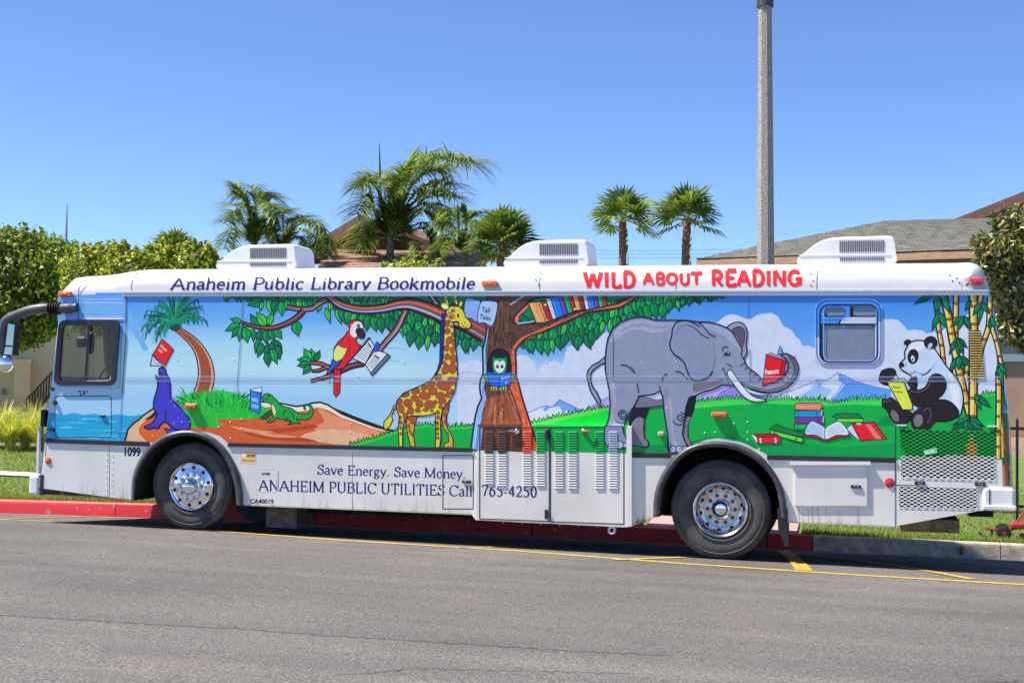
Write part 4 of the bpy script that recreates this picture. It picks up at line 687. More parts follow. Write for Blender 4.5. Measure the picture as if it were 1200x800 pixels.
bo.fill([(941, 510), (949, 496), (967.6, 505), (985, 496), (997, 511.4), (984, 512), (968, 517), (956, 513)], (150, 26, 40), ink=INK, w=.8); bo.fill(cm([(943, 508), (949.5, 494), (958, 495.4), (967.2, 502), (967.6, 514.6), (956, 509.6)], True, 3), (178, 200, 232), ink=INK, w=.8); bo.fill(cm([(967.2, 502), (976, 495.6), (985, 494), (995, 508.6), (980, 509.6), (967.6, 514.6)], True, 3), (200, 216, 238), ink=INK, w=.8)
for k in range(5): bo.line([(950-1.1*k, 497+2*k), (964-.2*k, 502.6+2*k)], .4, (110, 124, 160)); bo.line([(971-.2*k, 502.8+2*k), (984+1.5*k, 497+2*k)], .4, (110, 124, 160))
bo.build('painted_book_pile', mural)
# ---- bamboo
bm_ = Pic(.0105); YB = (232, 190, 82)
def stalk(pts, w, seg=16):
    P_ = cm(pts, False, 6); d = 0; bm_.line(P_, w+1.6, (40, 30, 26)); bm_.line(P_, w, YB); bm_.line([(x-w*.2, y) for x, y in P_], w*.28, (250, 226, 150)); bm_.line([(x+w*.32, y) for x, y in P_], w*.25, (196, 138, 50)); last = P_[0]; acc = random.uniform(4, 10)
    for a, b in zip(P_, P_[1:]):
        acc += math.hypot(b[0]-a[0], b[1]-a[1])
        if acc > seg: acc = 0; bm_.fill(ell(b[0], b[1], w*.66, 1.3, 0, 10), (176, 112, 46), ink=(48, 30, 24), w=.7)
stalk([(1098, 362), (1100, 385), (1104, 408), (1106, 428)], 3.4, 13); stalk([(1120.5, 344), (1119.6, 390), (1119.5, 442), (1122, 465)], 4.4, 15); stalk([(1149.8, 344), (1148, 356), (1143, 372)], 4, 20); stalk([(1160, 348), (1158.5, 382), (1151, 405), (1145, 430), (1136, 446)], 4, 16)
stalk([(1163, 386), (1168, 402), (1173, 425), (1177, 445)], 3.2, 16); stalk([(1135, 425), (1132, 436), (1133, 446)], 3.4, 16)
stalk([(1106, 347), (1112, 374), (1116.5, 400), (1124, 434), (1130, 462), (1137.6, 490)], 6, 14.5); stalk([(1140.5, 344), (1140.8, 400), (1140.4, 450), (1140, 492)], 7, 17); stalk([(1170, 435), (1170.6, 470), (1170, 505), (1169.6, 537)], 4.6, 17)
LG = (8, 104, 66)
def fan(x, y, tips, w=5.6):
    for tx, ty in tips: bm_.leaf(x, y, math.degrees(math.atan2(ty-y, tx-x)), math.hypot(tx-x, ty-y), w, random.choice([LG, (4, 90, 58), (12, 120, 72)]), ink=(8, 30, 26), rib=(30, 130, 84))
fan(1095, 344, [(1070, 357)], 7); fan(1098, 344, [(1098, 369)], 9); fan(1105, 344, [(1113, 368)], 8); fan(1101, 366, [(1092, 388), (1110, 386)], 7); fan(1130, 370, [(1113, 384), (1122, 388), (1134, 385), (1139, 386)], 6); fan(1138, 352, [(1131, 364)], 6); fan(1150, 354, [(1147, 381), (1160, 368), (1140, 370)], 7)
fan(1122, 396, [(1112, 416), (1134, 408), (1124, 420), (1130, 417)], 6.5); fan(1124, 417, [(1112, 437), (1131, 438), (1140, 430), (1123, 434)], 7.5); fan(1162, 370, [(1160, 388), (1166, 386)], 6); fan(1143, 462, [(1150, 481), (1162, 478), (1148, 470)], 7); fan(1171, 425, [(1170, 446), (1176, 456), (1180, 440)], 6)
for tips in ([(1113, 506), (1120, 504), (1130, 508), (1139, 508), (1146, 506), (1152, 505)],): fan(1137, 488, tips, 9)
fan(1137, 488, [(1116, 498), (1154, 500)], 5)
bm_.build('painted_bamboo', mural)
# ---- panda
pn = Pic(.0175); PW = (186, 206, 238); PB_ = (34, 26, 30); PO = (18, 16, 26)
W1 = [(1062, 408), (1066, 401.5), (1073, 399), (1082, 399), (1089, 402), (1096, 409.5), (1103, 420), (1110, 430), (1117, 438), (1123, 446), (1127.3, 456), (1129, 468), (1127.5, 479), (1124, 488), (1112, 490), (1090, 488), (1072, 472), (1066, 452), (1068, 441), (1062, 436.5), (1056, 432.5), (1054, 427), (1057, 423.5), (1060.5, 419.5), (1060, 413)]
pn.fill(cm(W1, True, 3), PW); pn.fill(cm([(1066, 404), (1076, 401), (1084, 403), (1080, 410), (1068, 412)], True, 3), (214, 226, 246)); pn.fill(cm([(1113, 436), (1122, 450), (1125, 466), (1122, 482), (1116, 470), (1113, 450)], True, 3), (224, 230, 246)); pn.fill(cm([(1070, 433), (1083, 437), (1096, 426), (1090, 436), (1078, 440)], True, 3), (146, 180, 228)); pn.line(cm(W1, True, 3), 1.3, PO, closed=True)
pn.fill(cm([(1064, 446), (1074, 440), (1075, 456), (1066, 462), (1062, 452)], True, 3), PB_)
pn.fill(cm([(1094, 438.6), (1101, 438.4), (1106.5, 443), (1109, 450), (1107.5, 458), (1102, 465), (1094, 470), (1084, 475), (1075, 476), (1070, 472.5), (1068, 466.5), (1063.5, 464), (1062.6, 459), (1066, 456), (1074.5, 457), (1083, 454.4), (1087, 449), (1089.4, 442.5)], True, 3), PB_, ink=PO, w=1)
pn.line([(1066, 458), (1075, 459), (1084, 456.5), (1089, 450), (1092, 443)], .7, (110, 104, 116), smooth=True)
pn.fill(cm([(1031, 440), (1033.5, 434.5), (1039, 432), (1045, 431.5), (1049, 434), (1049.6, 438), (1046, 444), (1042, 451), (1035, 450), (1030.4, 446)], True, 3), PB_, ink=PO, w=1); pn.line([(1048, 434), (1051, 440), (1053, 443)], .9, PO, smooth=True)
pn.fill(cm([(1081, 474.5), (1092, 470), (1105, 468), (1114, 471), (1121, 477.5), (1123.8, 485), (1118, 491), (1106, 493.5), (1096, 494), (1090, 501), (1083, 505.5), (1076, 506), (1070, 501), (1067.6, 492), (1069, 485), (1075, 480)], True, 3), PB_, ink=PO, w=1)
pn.fill(cm([(1034, 470), (1036, 467), (1040, 468), (1044, 465.5), (1050, 470), (1058, 480), (1068, 483), (1067, 491), (1061, 496), (1051, 496), (1044, 490), (1039, 480), (1034, 476)], True, 3), PB_, ink=PO, w=1)
pn.fill(ell(1076, 492.5, 6, 8, 12), (118, 108, 106), ink=PO, w=.7); pn.fill(ell(1048.6, 487, 4.6, 8, -28), (112, 104, 102), ink=PO, w=.7); pn.line([(1082, 482), (1087, 478), (1090.6, 482), (1090, 490), (1086, 496)], .8, (100, 92, 100), smooth=True)
for x, y in ((1037, 470), (1042, 469), (1064, 461), (1067, 467), (1072, 480), (1077, 477)): pn.line([(x-2, y+2), (x, y-.5), (x+2.4, y+1)], .6, (110, 104, 112), smooth=True)
pn.fill(ell(1090.6, 401.4, 7.6, 7.4), PB_, ink=PO, w=.8); pn.fill(cm([(1087.4, 405), (1090, 401.6), (1093, 403), (1091, 407.4), (1088, 408.6)], True, 2), (170, 186, 216)); pn.fill(ell(1063.4, 401, 4.6, 3.4, -20), PB_)
pn.fill(ell(1070, 417.6, 6.6, 9, 8), PB_); pn.fill(cm([(1067.4, 420), (1068.6, 416.4), (1071, 417.6), (1072, 422), (1069.6, 424)], True, 2), (206, 218, 240)); pn.fill(ell(1069.6, 421, .9, 1.7), PO); pn.fill(ell(1056.6, 427.6, 3.4, 3), PO); pn.line([(1067, 436.6), (1070, 437.4), (1072, 435)], .7, PO, smooth=True); pn.line([(1080, 439.6), (1086, 437.4), (1091, 432)], 1, PO, smooth=True)
pn.line([(1062, 424), (1061, 430)], .7, (120, 136, 180))
pn.fill([(1038, 445), (1060, 443), (1067.6, 455), (1064, 458), (1059, 447)], (168, 176, 190), ink=PO, w=.7); pn.fill([(1039.2, 447), (1059, 447), (1069.4, 474), (1069, 480), (1057.6, 480)], (208, 220, 84), ink=PO, w=1); pn.text('Chinese', 1044.4, 454.4, 2.9, (60, 70, 20), 4, .02, .8); pn.text('Cooking', 1046.6, 459.4, 2.9, (60, 70, 20), 6, .02, .8)
pn.build('painted_panda', mural)
# ------------------------------------------------------------------ stroke lettering (serif and brush capitals)
def arc(cx, cy, rx, ry, a0, a1, n=None):
    n = n or max(4, int(abs(a1-a0)/22)); return [(cx+rx*math.cos(math.radians(a0+(a1-a0)*k/n)), cy+ry*math.sin(math.radians(a0+(a1-a0)*k/n))) for k in range(n+1)]
def V(x, a=0, b=1.): return [(x, b), (x, (a+b)/2), (x, a)]
XH = .66
def sf(*q): return [('s', x, y, w) for x, y, w in q]
GL_ = {
 'A': (.92, [[(.07, 0), (.25, .5), (.44, 1)], [(.44, 1), (.63, .5), (.83, 0)], [(.2, .34), (.68, .34)]], sf((.08, 0, .2), (.83, 0, .22))),
 'B': (.76, [V(.17), [(.17, 1), (.38, 1)]+arc(.4, .765, .22, .235, 80, -80)+[(.38, .53), (.17, .53)], [(.17, .53), (.4, .53)]+arc(.42, .265, .25, .265, 80, -80)+[(.38, 0), (.17, 0)]], sf((.15, 0, .16), (.15, 1, .16))),
 'C': (.82, [arc(.45, .5, .37, .51, 38, 322, 14), [(.76, 1.0), (.76, .76)]], []),
 'E': (.74, [V(.17), [(.17, 1), (.62, 1), (.63, .84)], [(.17, .52), (.5, .52)], [(.17, 0), (.64, 0), (.67, .18)], [(.5, .6), (.5, .43)]], sf((.15, 0, .16), (.15, 1, .16))),
 'H': (.94, [V(.18), V(.76), [(.18, .52), (.76, .52)]], sf((.18, 0, .22), (.18, 1, .22), (.76, 0, .22), (.76, 1, .22))),
 'I': (.4, [V(.2)], sf((.2, 0, .22), (.2, 1, .22))),
 'L': (.7, [V(.17), [(.17, 0), (.6, 0), (.64, .2)]], sf((.17, 0, .2), (.17, 1, .22))),
 'M': (1.1, [[(.16, 1), (.15, .5), (.14, 0)], [(.16, 1), (.35, .5), (.54, .04)], [(.54, .04), (.75, .5), (.92, 1)], V(.92)], sf((.13, 0, .18), (.92, 0, .22), (.14, 1, .16), (.94, 1, .16))),
 'N': (.94, [[(.17, 0), (.17, .5), (.17, 1)], [(.17, 1), (.47, .5), (.77, 0)], [(.77, 0), (.77, .5), (.77, 1)]], sf((.16, 0, .2), (.12, 1, .16), (.78, 1, .2))),
 'P': (.7, [V(.17), [(.17, 1), (.38, 1)]+arc(.4, .73, .24, .27, 80, -80)+[(.38, .46), (.2, .46)]], sf((.17, 0, .22), (.15, 1, .16))),
 'S': (.66, [[(.55, .8)]+arc(.34, .75, .2, .25, 40, 200, 7)+arc(.33, .26, .24, .27, 60, -150, 9)[0:]+[(.1, .2)], [(.56, 1.), (.56, .74)], [(.09, .3), (.09, 0.)]], []),
 'T': (.78, [V(.39), [(.08, .8), (.09, 1), (.69, 1), (.7, .8)]], sf((.39, 0, .22),)),
 'U': (.92, [[(.18, 1), (.18, .35)]+arc(.46, .3, .28, .3, 180, 360, 8)+[(.74, 1)]], sf((.18, 1, .22), (.74, 1, .2))),
 'a': (.56, [[(.1, .54)]+arc(.25, .47, .16, .19, 130, 0, 5)+[(.41, .1), (.46, .03), (.53, .06)], [(.41, .4), (.24, .34)]+arc(.22, .17, .14, .17, 90, 270, 5)+[(.34, .03), (.41, .12)]], []),
 'b': (.62, [V(.13, .05, 1), arc(.32, .32, .21, .33, 150, -150, 12)], sf((.08, 1, .1),)),
 'c': (.54, [arc(.3, .33, .22, .34, 45, 320, 11)], []),
 'e': (.56, [[(.09, .38), (.47, .38)]+arc(.29, .36, .19, .3, 0, 180, 7)+arc(.31, .33, .22, .33, 180, 320, 7)], []),
 'g': (.58, [arc(.26, .44, .16, .22, 0, 360, 12), [(.36, .6), (.54, .62)], [(.2, .24), (.13, .12), (.26, .06), (.44, .02), (.5, -.1), (.4, -.26), (.22, -.29), (.08, -.2), (.1, -.08), (.2, .02)]], []),
 'h': (.64, [V(.13), [(.13, .46)]+arc(.34, .46, .17, .2, 140, 0, 5)+[(.51, 0)]], sf((.13, 0, .18), (.51, 0, .18), (.08, 1, .1))),
 'i': (.32, [V(.16, 0, .64), [(.16, .93), (.16, .85)]], sf((.16, 0, .18), (.1, .64, .1))),
 'k': (.64, [V(.13), [(.13, .28), (.46, .63)], [(.25, .38), (.38, .2), (.54, 0)]], sf((.13, 0, .18), (.54, 0, .18), (.48, .64, .16), (.08, 1, .1))),
 'l': (.32, [V(.16)], sf((.16, 0, .18), (.1, 1, .1))),
 'm': (.96, [V(.14, 0, .64), [(.14, .46)]+arc(.32, .46, .15, .2, 140, 0, 5)+[(.47, 0)], [(.47, .46)]+arc(.65, .46, .15, .2, 140, 0, 5)+[(.8, 0)]], sf((.14, 0, .17), (.47, 0, .17), (.8, 0, .17), (.09, .64, .1))),
 'n': (.64, [V(.14, 0, .64), [(.14, .46)]+arc(.34, .46, .17, .2, 140, 0, 5)+[(.51, 0)]], sf((.14, 0, .18), (.51, 0, .18), (.09, .64, .1))),
 'o': (.6, [arc(.3, .33, .21, .34, 90, 450, 14)], []),
 'r': (.44, [V(.14, 0, .64), [(.14, .44), (.22, .6), (.3, .66), (.38, .6)]], sf((.14, 0, .2), (.09, .64, .1))),
 'u': (.64, [[(.13, .64), (.13, .2)]+arc(.29, .18, .16, .17, 180, 310, 5)+[(.48, .2)], V(.48, 0, .64), [(.48, 0), (.56, .04)]], sf((.1, .64, .1), (.45, .64, .1))),
 'v': (.6, [[(.08, .64), (.3, 0)], [(.3, 0), (.52, .64)]], sf((.1, .64, .18), (.51, .64, .15))),
 'y': (.6, [[(.08, .64), (.31, .04)], [(.53, .64), (.31, .04), (.22, -.2), (.1, -.28)]], sf((.1, .64, .18), (.51, .64, .15))),
 '0': (.6, [arc(.3, .49, .2, .5, 90, 450, 16)], []),
 '2': (.6, [[(.1, .76)]+arc(.29, .72, .18, .27, 150, -25, 6)+[(.3, .3), (.08, .03)], [(.08, .03), (.5, .03), (.54, .16)]], []),
 '4': (.6, [V(.4), [(.4, .98), (.07, .3)], [(.07, .28), (.55, .28)]], []),
 '5': (.6, [[(.5, .98), (.2, .98), (.14, .6)], [(.14, .6), (.3, .6)]+arc(.27, .3, .22, .3, 70, -110, 7)+[(.08, .05)]], []),
 '6': (.6, [[(.5, .98), (.3, .84), (.15, .6), (.1, .33)]+arc(.3, .3, .2, .31, 180, 520, 12)], []),
 '7': (.6, [[(.08, .84), (.1, .97), (.54, .97)], [(.54, .97), (.36, .5), (.24, 0)]], []),
 '.': (.3, [[(.12, .1), (.12, .0)]], []), '-': (.4, [[(.08, .33), (.3, .33)]], []), ' ': (.36, [], []),
 'W': (1.2, [[(.06, 1), (.32, 0)], [(.32, 0), (.58, .9)], [(.58, .9), (.84, 0)], [(.84, 0), (1.12, 1)]], []),
 'D': (.85, [V(.17), [(.1, 1), (.36, 1)]+arc(.34, .5, .4, .5, 75, -75, 8)+[(.34, 0), (.1, 0)]], []),
 'O': (.95, [arc(.47, .5, .36, .44, 90, 450, 14)], []), 'R': (.85, [V(.17), [(.1, .97), (.38, .97)]+arc(.42, .7, .24, .25, 80, -80, 5)+[(.38, .44), (.17, .44)], [(.36, .44), (.72, 0)]], []),
 'G': (.95, [arc(.47, .5, .36, .46, 40, 330, 11), [(.52, .44), (.82, .46), (.8, .05)]], []),
}
def letter(pc, txt, x0, y0, x1, H, col, y1=None, T=.16, t=.075, nib=25, shear=0., blunt=False, gap=0.):
    tot = sum(GL_[c][0]+gap for c in txt)-gap; k = (x1-x0)/(tot*H) if x1 else 1; y1 = y0 if y1 is None else y1; cx = 0
    for c in txt:
        adv, st, se_ = GL_[c]
        def Q(u, v): X = x0+(cx+u+shear*v)*H*k; return (X, y0+(y1-y0)*(X-x0)/max(1, (x1-x0))-v*H)
        for s_ in st:
            pts = []
            for a, b in zip(s_, s_[1:]):
                n = max(1, int(math.hypot(b[0]-a[0], b[1]-a[1])*H/2.4)); pts += [(a[0]+(b[0]-a[0])*i/n, a[1]+(b[1]-a[1])*i/n) for i in range(n)]
            pts.append(s_[-1]); W = []
            for i in range(len(pts)):
                a = pts[max(i-1, 0)]; b = pts[min(i+1, len(pts)-1)]; th = math.degrees(math.atan2(b[1]-a[1], b[0]-a[0]))
                W.append((t+(T-t)*math.sin(math.radians(th-nib))**2)*H if not blunt else T*H*(.82+.36*(pts[i][1])) )
            if c in '.' : W = [T*H*1.1]*len(W)
            pc.line([Q(*p) for p in pts], W, col)
        if not blunt:
            for _, sx_, sy_, w_ in se_: pc.line([Q(sx_-w_/2, sy_), Q(sx_, sy_), Q(sx_+w_/2, sy_)], t*H*1.1, col)
        cx += adv+gap
NAVY = (20, 26, 92)
ZT = loop[N-3][2]; ZT = float(onY(600, 308.9)[2])
def cove(px, py, off=.003):                       # point where the sight line meets the rounded edge of the roof
    r = ray(px, py); R = .30; R2 = R+off; y0_, z0_ = CAM[1]-R, CAM[2]-(ZT-R); a = r[1]**2+r[2]**2; b = 2*(y0_*r[1]+z0_*r[2]); c = y0_**2+z0_**2-R2**2; d = b*b-4*a*c
    if d < 0: t = -b/(2*a)
    else: t = (-b-math.sqrt(d))/(2*a)
    p = CAM+r*t
    if p[2] < ZT-R: p = onY(px, py, -off)
    return p
def covepic(): 
    p = Pic(.0035); p.map = lambda x, y: cove(x, y, p.z+.0015); return p
t1 = covepic(); letter(t1, 'Anaheim Public Library Bookmobile', 199, 339, 556, 13.5, (22, 26, 100), y1=338.2, shear=.13, T=.18, t=.085); t1.build('lettering', bus, label='dark blue slanted serif words Anaheim Public Library Bookmobile')
RED = (222, 34, 44)
t2 = covepic(); letter(t2, 'WILD', 684, 336.5, 745, 17.5, RED, T=.25, blunt=True, gap=.06); letter(t2, 'ABOUT', 753, 333, 822, 13, RED, T=.27, blunt=True, gap=.05); letter(t2, 'READING', 833, 334.5, 940, 17.5, RED, T=.245, blunt=True, gap=.03, y1=334.5)
t2.build('lettering', bus, label='chunky red jungle-style words WILD ABOUT READING')
t3 = Pic(.0045); letter(t3, 'Save Energy. Save Money.', 371.5, 555.2, 546, 11, NAVY, y1=560.5, T=.16, t=.075); t3.build('lettering', bus, label='dark blue serif words Save Energy. Save Money.')
t4 = Pic(.0045); letter(t4, 'ANAHEIM PUBLIC UTILITIES', 303, 574.2, 521, 12, NAVY, y1=580.2); letter(t4, 'Call', 526, 580.6, 554, 12, NAVY, y1=581.2); t4.build('lettering', bus, label='dark blue serif words ANAHEIM PUBLIC UTILITIES Call')

# ------------------------------------------------------------------ trim on the side
def strip(name, x0, y0, x1, y1, h, d, mat, lip=0, **kw):
    """a long proud bar, given by the photo line of its upper edge and its height in photo units"""
    a = onY(x0, y0); b = onY(x1, y1); c = onY(x0, y0+h); e = onY(x1, y1+h*(onY(x1, y1)[0]*0+1)*((x1+5857)/(x0+5857)))
    m = MB(); r = min(d*.35, .006)
    q = [a, b, e, c]; f = [p+np.array([0, -d, 0]) for p in q]
    ins = lambda p, dz: p+np.array([0, 0, dz])
    f = [ins(f[0], -r), ins(f[1], -r), ins(f[2], r), ins(f[3], r)]
    m.face(f, mat); m.face([q[0], q[1], f[1], f[0]], mat); m.face([f[3], f[2], q[2], q[3]], mat); m.face([q[0], f[0], f[3], q[3]], mat); m.face([f[1], q[1], q[2], f[2]], mat)
    return m.build(name, bus, **kw)
strip('drip_rail', 144, 341, 1158, 338.8, 3.2, .024, ALU); strip('drip_rail', 144.5, 344.2, 1158, 342.2, 3.4, .014, M('rail_white', (.8, .8, .8), .3))
SB = M('stripe_black', (.018, .018, .022), .45)
for x0, y0, x1, y1, h in ((54, 513.2, 175, 517.2, 5.6), (267.5, 518.3, 553, 524.4, 5), (737, 530, 786, 530.6, 6), (899, 532.6, 1048.5, 536, 6)): strip('rub_strip', x0, y0, x1, y1, h, .018, SB)
tr = Pic(.031); FILM = M('bead_film', (.42, .46, .55), .35, alpha=.11)
tr.fill([(147, 441), (1172, 441.4), (1172, 446.6), (147, 446.4)], None, mat=FILM); tr.line([(147, 446.6), (1172, 446.8)], .8, (120, 132, 165)); tr.line([(147, 440.8), (700, 440.8), (1172, 441.4)], .5, (176, 190, 215)); tr.build('pressed_bead', bus)
sm = Pic(.0325)
for pts in ([(148.5, 346), (147, 400), (143.5, 450), (140, 513)], [(87.5, 345), (87, 352)], [(284.5, 350), (281, 410), (277.5, 455)], [(718.5, 392), (718.5, 447)], [(877, 345), (877, 372)], [(879, 408), (879, 447)], [(386, 450), (386, 433)], [(1049, 497), (1049, 620), ][0:2]): sm.line(pts, .8, mat=M('seam_line', (.10, .14, .25), .7))
for x, y0, y1 in ((128, 521, 583), (413, 530, 597), (1049.5, 497, 617)): sm.line([(x, y0), (x, y1)], .7, mat=M('seam_grey', (.22, .23, .26), .7))
sm.line([(1049.5, 568), (1076, 568.6)], 1, mat=SEAM); sm.line([(1049.3, 498), (1049.3, 568)], 1, mat=SEAM); sm.build('panel_seam', bus, kind='stuff')
rv = MB(); RVM = M('rivet_grey', (.5, .52, .56), .4, metal=.5)
def rivet(x, y, Y=-.003, mat=RVM, r=.009):
    p = onY(x, y, Y); n = 6; ring = [p+np.array([r*math.cos(2*math.pi*k/n), -.001, r*math.sin(2*math.pi*k/n)]) for k in range(n)]; top = p+np.array([0, -.006, 0]); rv.mesh(ring+[top], [(k, (k+1) % n, n) for k in range(n)], mat)
for y in np.arange(523, 582, 7): rivet(125, y); rivet(131.5, y+3)
for x in np.arange(590, 736, 22): rivet(x, 612.4+(x-590)*.045, -.05, M('rivet_dark', (.1, .1, .11), .5))
for xs, y in (((98, 143, 3.2), 351), ((98, 143, 3.2), 370.5)):
    for x in np.arange(*xs): rivet(x, y, -.006, M('rivet_white', (.75, .78, .82), .4), .007)
for x, y in ((208, 421), (274, 421), (640, 424), (752, 424), (792, 424), (420, 441), (473, 424), (1146, 447), (411, 496), (411, 506), (283, 491), (283, 502), (256, 500), (270, 494), (270, 513), (860, 496), (826, 507), (838, 506), (781, 478), (876, 494), (876, 506), (876, 515), (890, 526)): rivet(x, y, -.0025, M('rivet_white', (.75, .78, .82), .4))
for x, y in ((628, 328), (631, 333), (635, 321), (950, 321), (953, 329), (950, 334), (1113, 322), (1116, 329), (1121, 326), (1124, 331), (321, 327)):
    p = cove(x, y, .001); rv.box(p-np.array([.006, .003, .006]), p+np.array([.006, .003, .006]), MATS['rivet_dark'])
rv.build('rivets', bus, kind='stuff')
cs = covepic()
for x in (632, 792, 957, 1127, 487, 319): cs.line([(x+1.5, 317+(0 if x > 400 else 1)), (x+.4, 325), (x, 333), (x, 340)], .8, mat=M('cove_gap', (.3, .31, .34), .6) if x < 600 or x in (1127,) else M('cove_gap2', (.2, .2, .22), .6))
cs.line([(161, 318.6), (156, 326), (153.5, 333), (153.5, 340)], 1, mat=MATS['cove_gap']); cs.line([(103, 325), (96, 331), (92.5, 338), (92, 345)], 1.3, mat=MATS['cove_gap2']); cs.build('roof_seam', bus, kind='stuff')
# cab: light blue print already runs under; small details
cb = Pic(.006); CBL = (108, 160, 220); cb.fill([(68, 347), (91.5, 345), (91.5, 376), (67.5, 376)], CBL); cb.fill([(92.5, 346), (147.5, 346), (147, 376), (92.5, 376)], (104, 158, 222)); cb.fill([(96, 356), (146, 356), (146, 368), (96, 368)], (116, 168, 228))
cb.line([(97, 354.2), (145, 354.4)], .9, (190, 214, 242)); cb.line([(97, 373), (145, 373)], 2.2, (214, 226, 240)); cb.line([(97, 374.8), (145, 374.8)], .9, (60, 80, 110)); cb.line([(92, 345), (91.6, 376)], .8, (60, 90, 150)); cb.line([(143.5, 378), (140, 452), (137, 455)], .5, (80, 116, 176)); cb.line([(63.5, 452), (136, 455)], .5, (110, 150, 210))
cb.build('cab_print', bus)
# battery door in the cab side, hinges and latch
dr = Pic(.008); dr.line(cm(rrect(64.5, 464, 130.5, 512, 3.5), True, 1), 1.0, mat=SEAM, closed=True); ob = dr.build('hatch_door', bus, label='small hatch under the driver window'); m = MB()
for x, y in ((65, 471.5), (62, 503)): p = onY(x, y); m.lathe([(0, -.03), (.024, -.028), (.028, -.01), (.028, 0)], (p[0], 0, p[2]), BLACK, 12)
p = onY(121, 487); m.bbox((p[0]-.04, -.022, p[2]-.016), (p[0]+.035, 0, p[2]+.016), BLACK, .008); p = onY(57.5, 503); m.bbox((p[0]-.02, -.02, p[2]-.008), (p[0]+.05, 0, p[2]+.008), BLACK, .004); p = onY(62, 455.5); m.bbox((p[0]-.02, -.02, p[2]-.02), (p[0]+.02, 0, p[2]+.02), BLACK, .004); m.build('hinges_and_latch', ob)
tx = Pic(.0072); tx.text('"J.R"', 91.5, 462.4, 4.8, INK, 1, .03, .95); tx.build('lettering', bus, label='small black hand lettering J.R')
tx = Pic(.0072); tx.text('1099', 144, 533.6, 10, INK, 2, .035, .72); tx.build('lettering', bus, label='black fleet number 1099')
tx = Pic(.0072); tx.text('CA40019', 293, 589.2, 4.9, INK, 1, .03, 1.02); tx.build('lettering', bus, label='small black number CA40019')
tx = Pic(.0072); tx.fill([(282, 528.5), (300, 529), (300.3, 543.5), (282, 542.5)], (222, 186, 124)); tx.fill(ell(285.5, 533.5, 2.4, 2.2), (236, 222, 206)); tx.text('MDMC', 289.5, 535.3, 3.1, INK, 0, .04, .8); tx.line([(283.5, 539.2), (299, 539.8)], 1.1, (130, 84, 50)); tx.build('sticker', bus, label='small tan paper sticker')
tx = Pic(.0072); tx.line(cm(rrect(299, 549, 325, 575.5, 3), True, 1), .8, (214, 218, 224), closed=True); tx.line([(326, 551), (326, 573)], .6, (120, 124, 134)); tx.text('57N80', 306.5, 556.3, 2.8, INK, 0, .03, .9); tx.build('fuel_hatch', bus)

# ------------------------------------------------------------------ fender flares, mud flap
def flare(O, I, name, mat):
    O = cm(O, False, 4); I = cm(I, False, 4); mb = MB(); L = len(O)
    for i in range(L):
        pass
    prof = [(0, 0), (.03, .12), (.05, .4), (.05, .62), (.035, .92), (0, 1.), (-.12, 1.02)]
    vs = []; fs = []
    for i in range(L):
        j = i
        a = np.array(O[i]); b = np.array(I[min(len(I)-1, int(i*len(I)/L))])
        for dep, t in prof: q = a*(1-t)+b*t; vs.append(onY(q[0], q[1], -dep))
    n = len(prof)
    for i in range(L-1):
        for k in range(n-1): fs.append((i*n+k, i*n+k+1, (i+1)*n+k+1, (i+1)*n+k))
    fs.append(tuple(range(n))); fs.append(tuple((L-1)*n+k for k in range(n)))
    mb.mesh(vs, fs, mat); return mb.build(name, bus, smooth=True, angle=60)
FL = M('fender_rubber_grey', (.055, .056, .062), .42, nscale=10, namp=.3, bump=.1, bscale=25)
flare(ARF_O, ARF_I, 'fender_flare', FL); flare(ARR_O, ARR_I, 'fender_flare', FL)
m = MB(); a = onY(911, 596); b = onY(922, 641); m.mesh([(a[0], -.03, a[2]), (a[0]+.11, -.03, a[2]), (a[0]+.12, -.03, b[2]+.02), (a[0]+.09, -.03, b[2]), (a[0]+.01, -.03, b[2]+.2),
    (a[0], .3, a[2]), (a[0]+.11, .3, a[2]), (a[0]+.12, .3, b[2]+.02), (a[0]+.09, .3, b[2]), (a[0]+.01, .3, b[2]+.2)], [(0, 1, 2, 3, 4), (9, 8, 7, 6, 5), (0, 5, 6, 1), (1, 6, 7, 2), (2, 7, 8, 3), (3, 8, 9, 4), (4, 9, 5, 0)], BLACK); m.build('mud_flap', bus)
# wheel well liners and chassis
m = MB(); WELL = M('wheel_well_dirt', (.035, .026, .02), .95, nscale=4, namp=.5)
for xw in (0, 6.36): m.box((xw-.75, 1.0, .3), (xw+.75, 1.03, 1.4), WELL)
m.tube([(6.36, .1, .47), (6.36, 2.3, .47)], .09, DARK, 10); m.tube([(0, .1, .52), (0, 2.3, .52)], .07, DARK, 10)
m.box((1.0, .7, .2), (4.6, .9, .36), DARK); m.box((.85, .35, .04), (1.25, .9, .34), M('step_box', (.12, .1, .09), .8, nscale=9, namp=.4)); m.box((1.2, 1.5, .16), (5.3, 1.7, .34), DARK); m.build('chassis', bus)

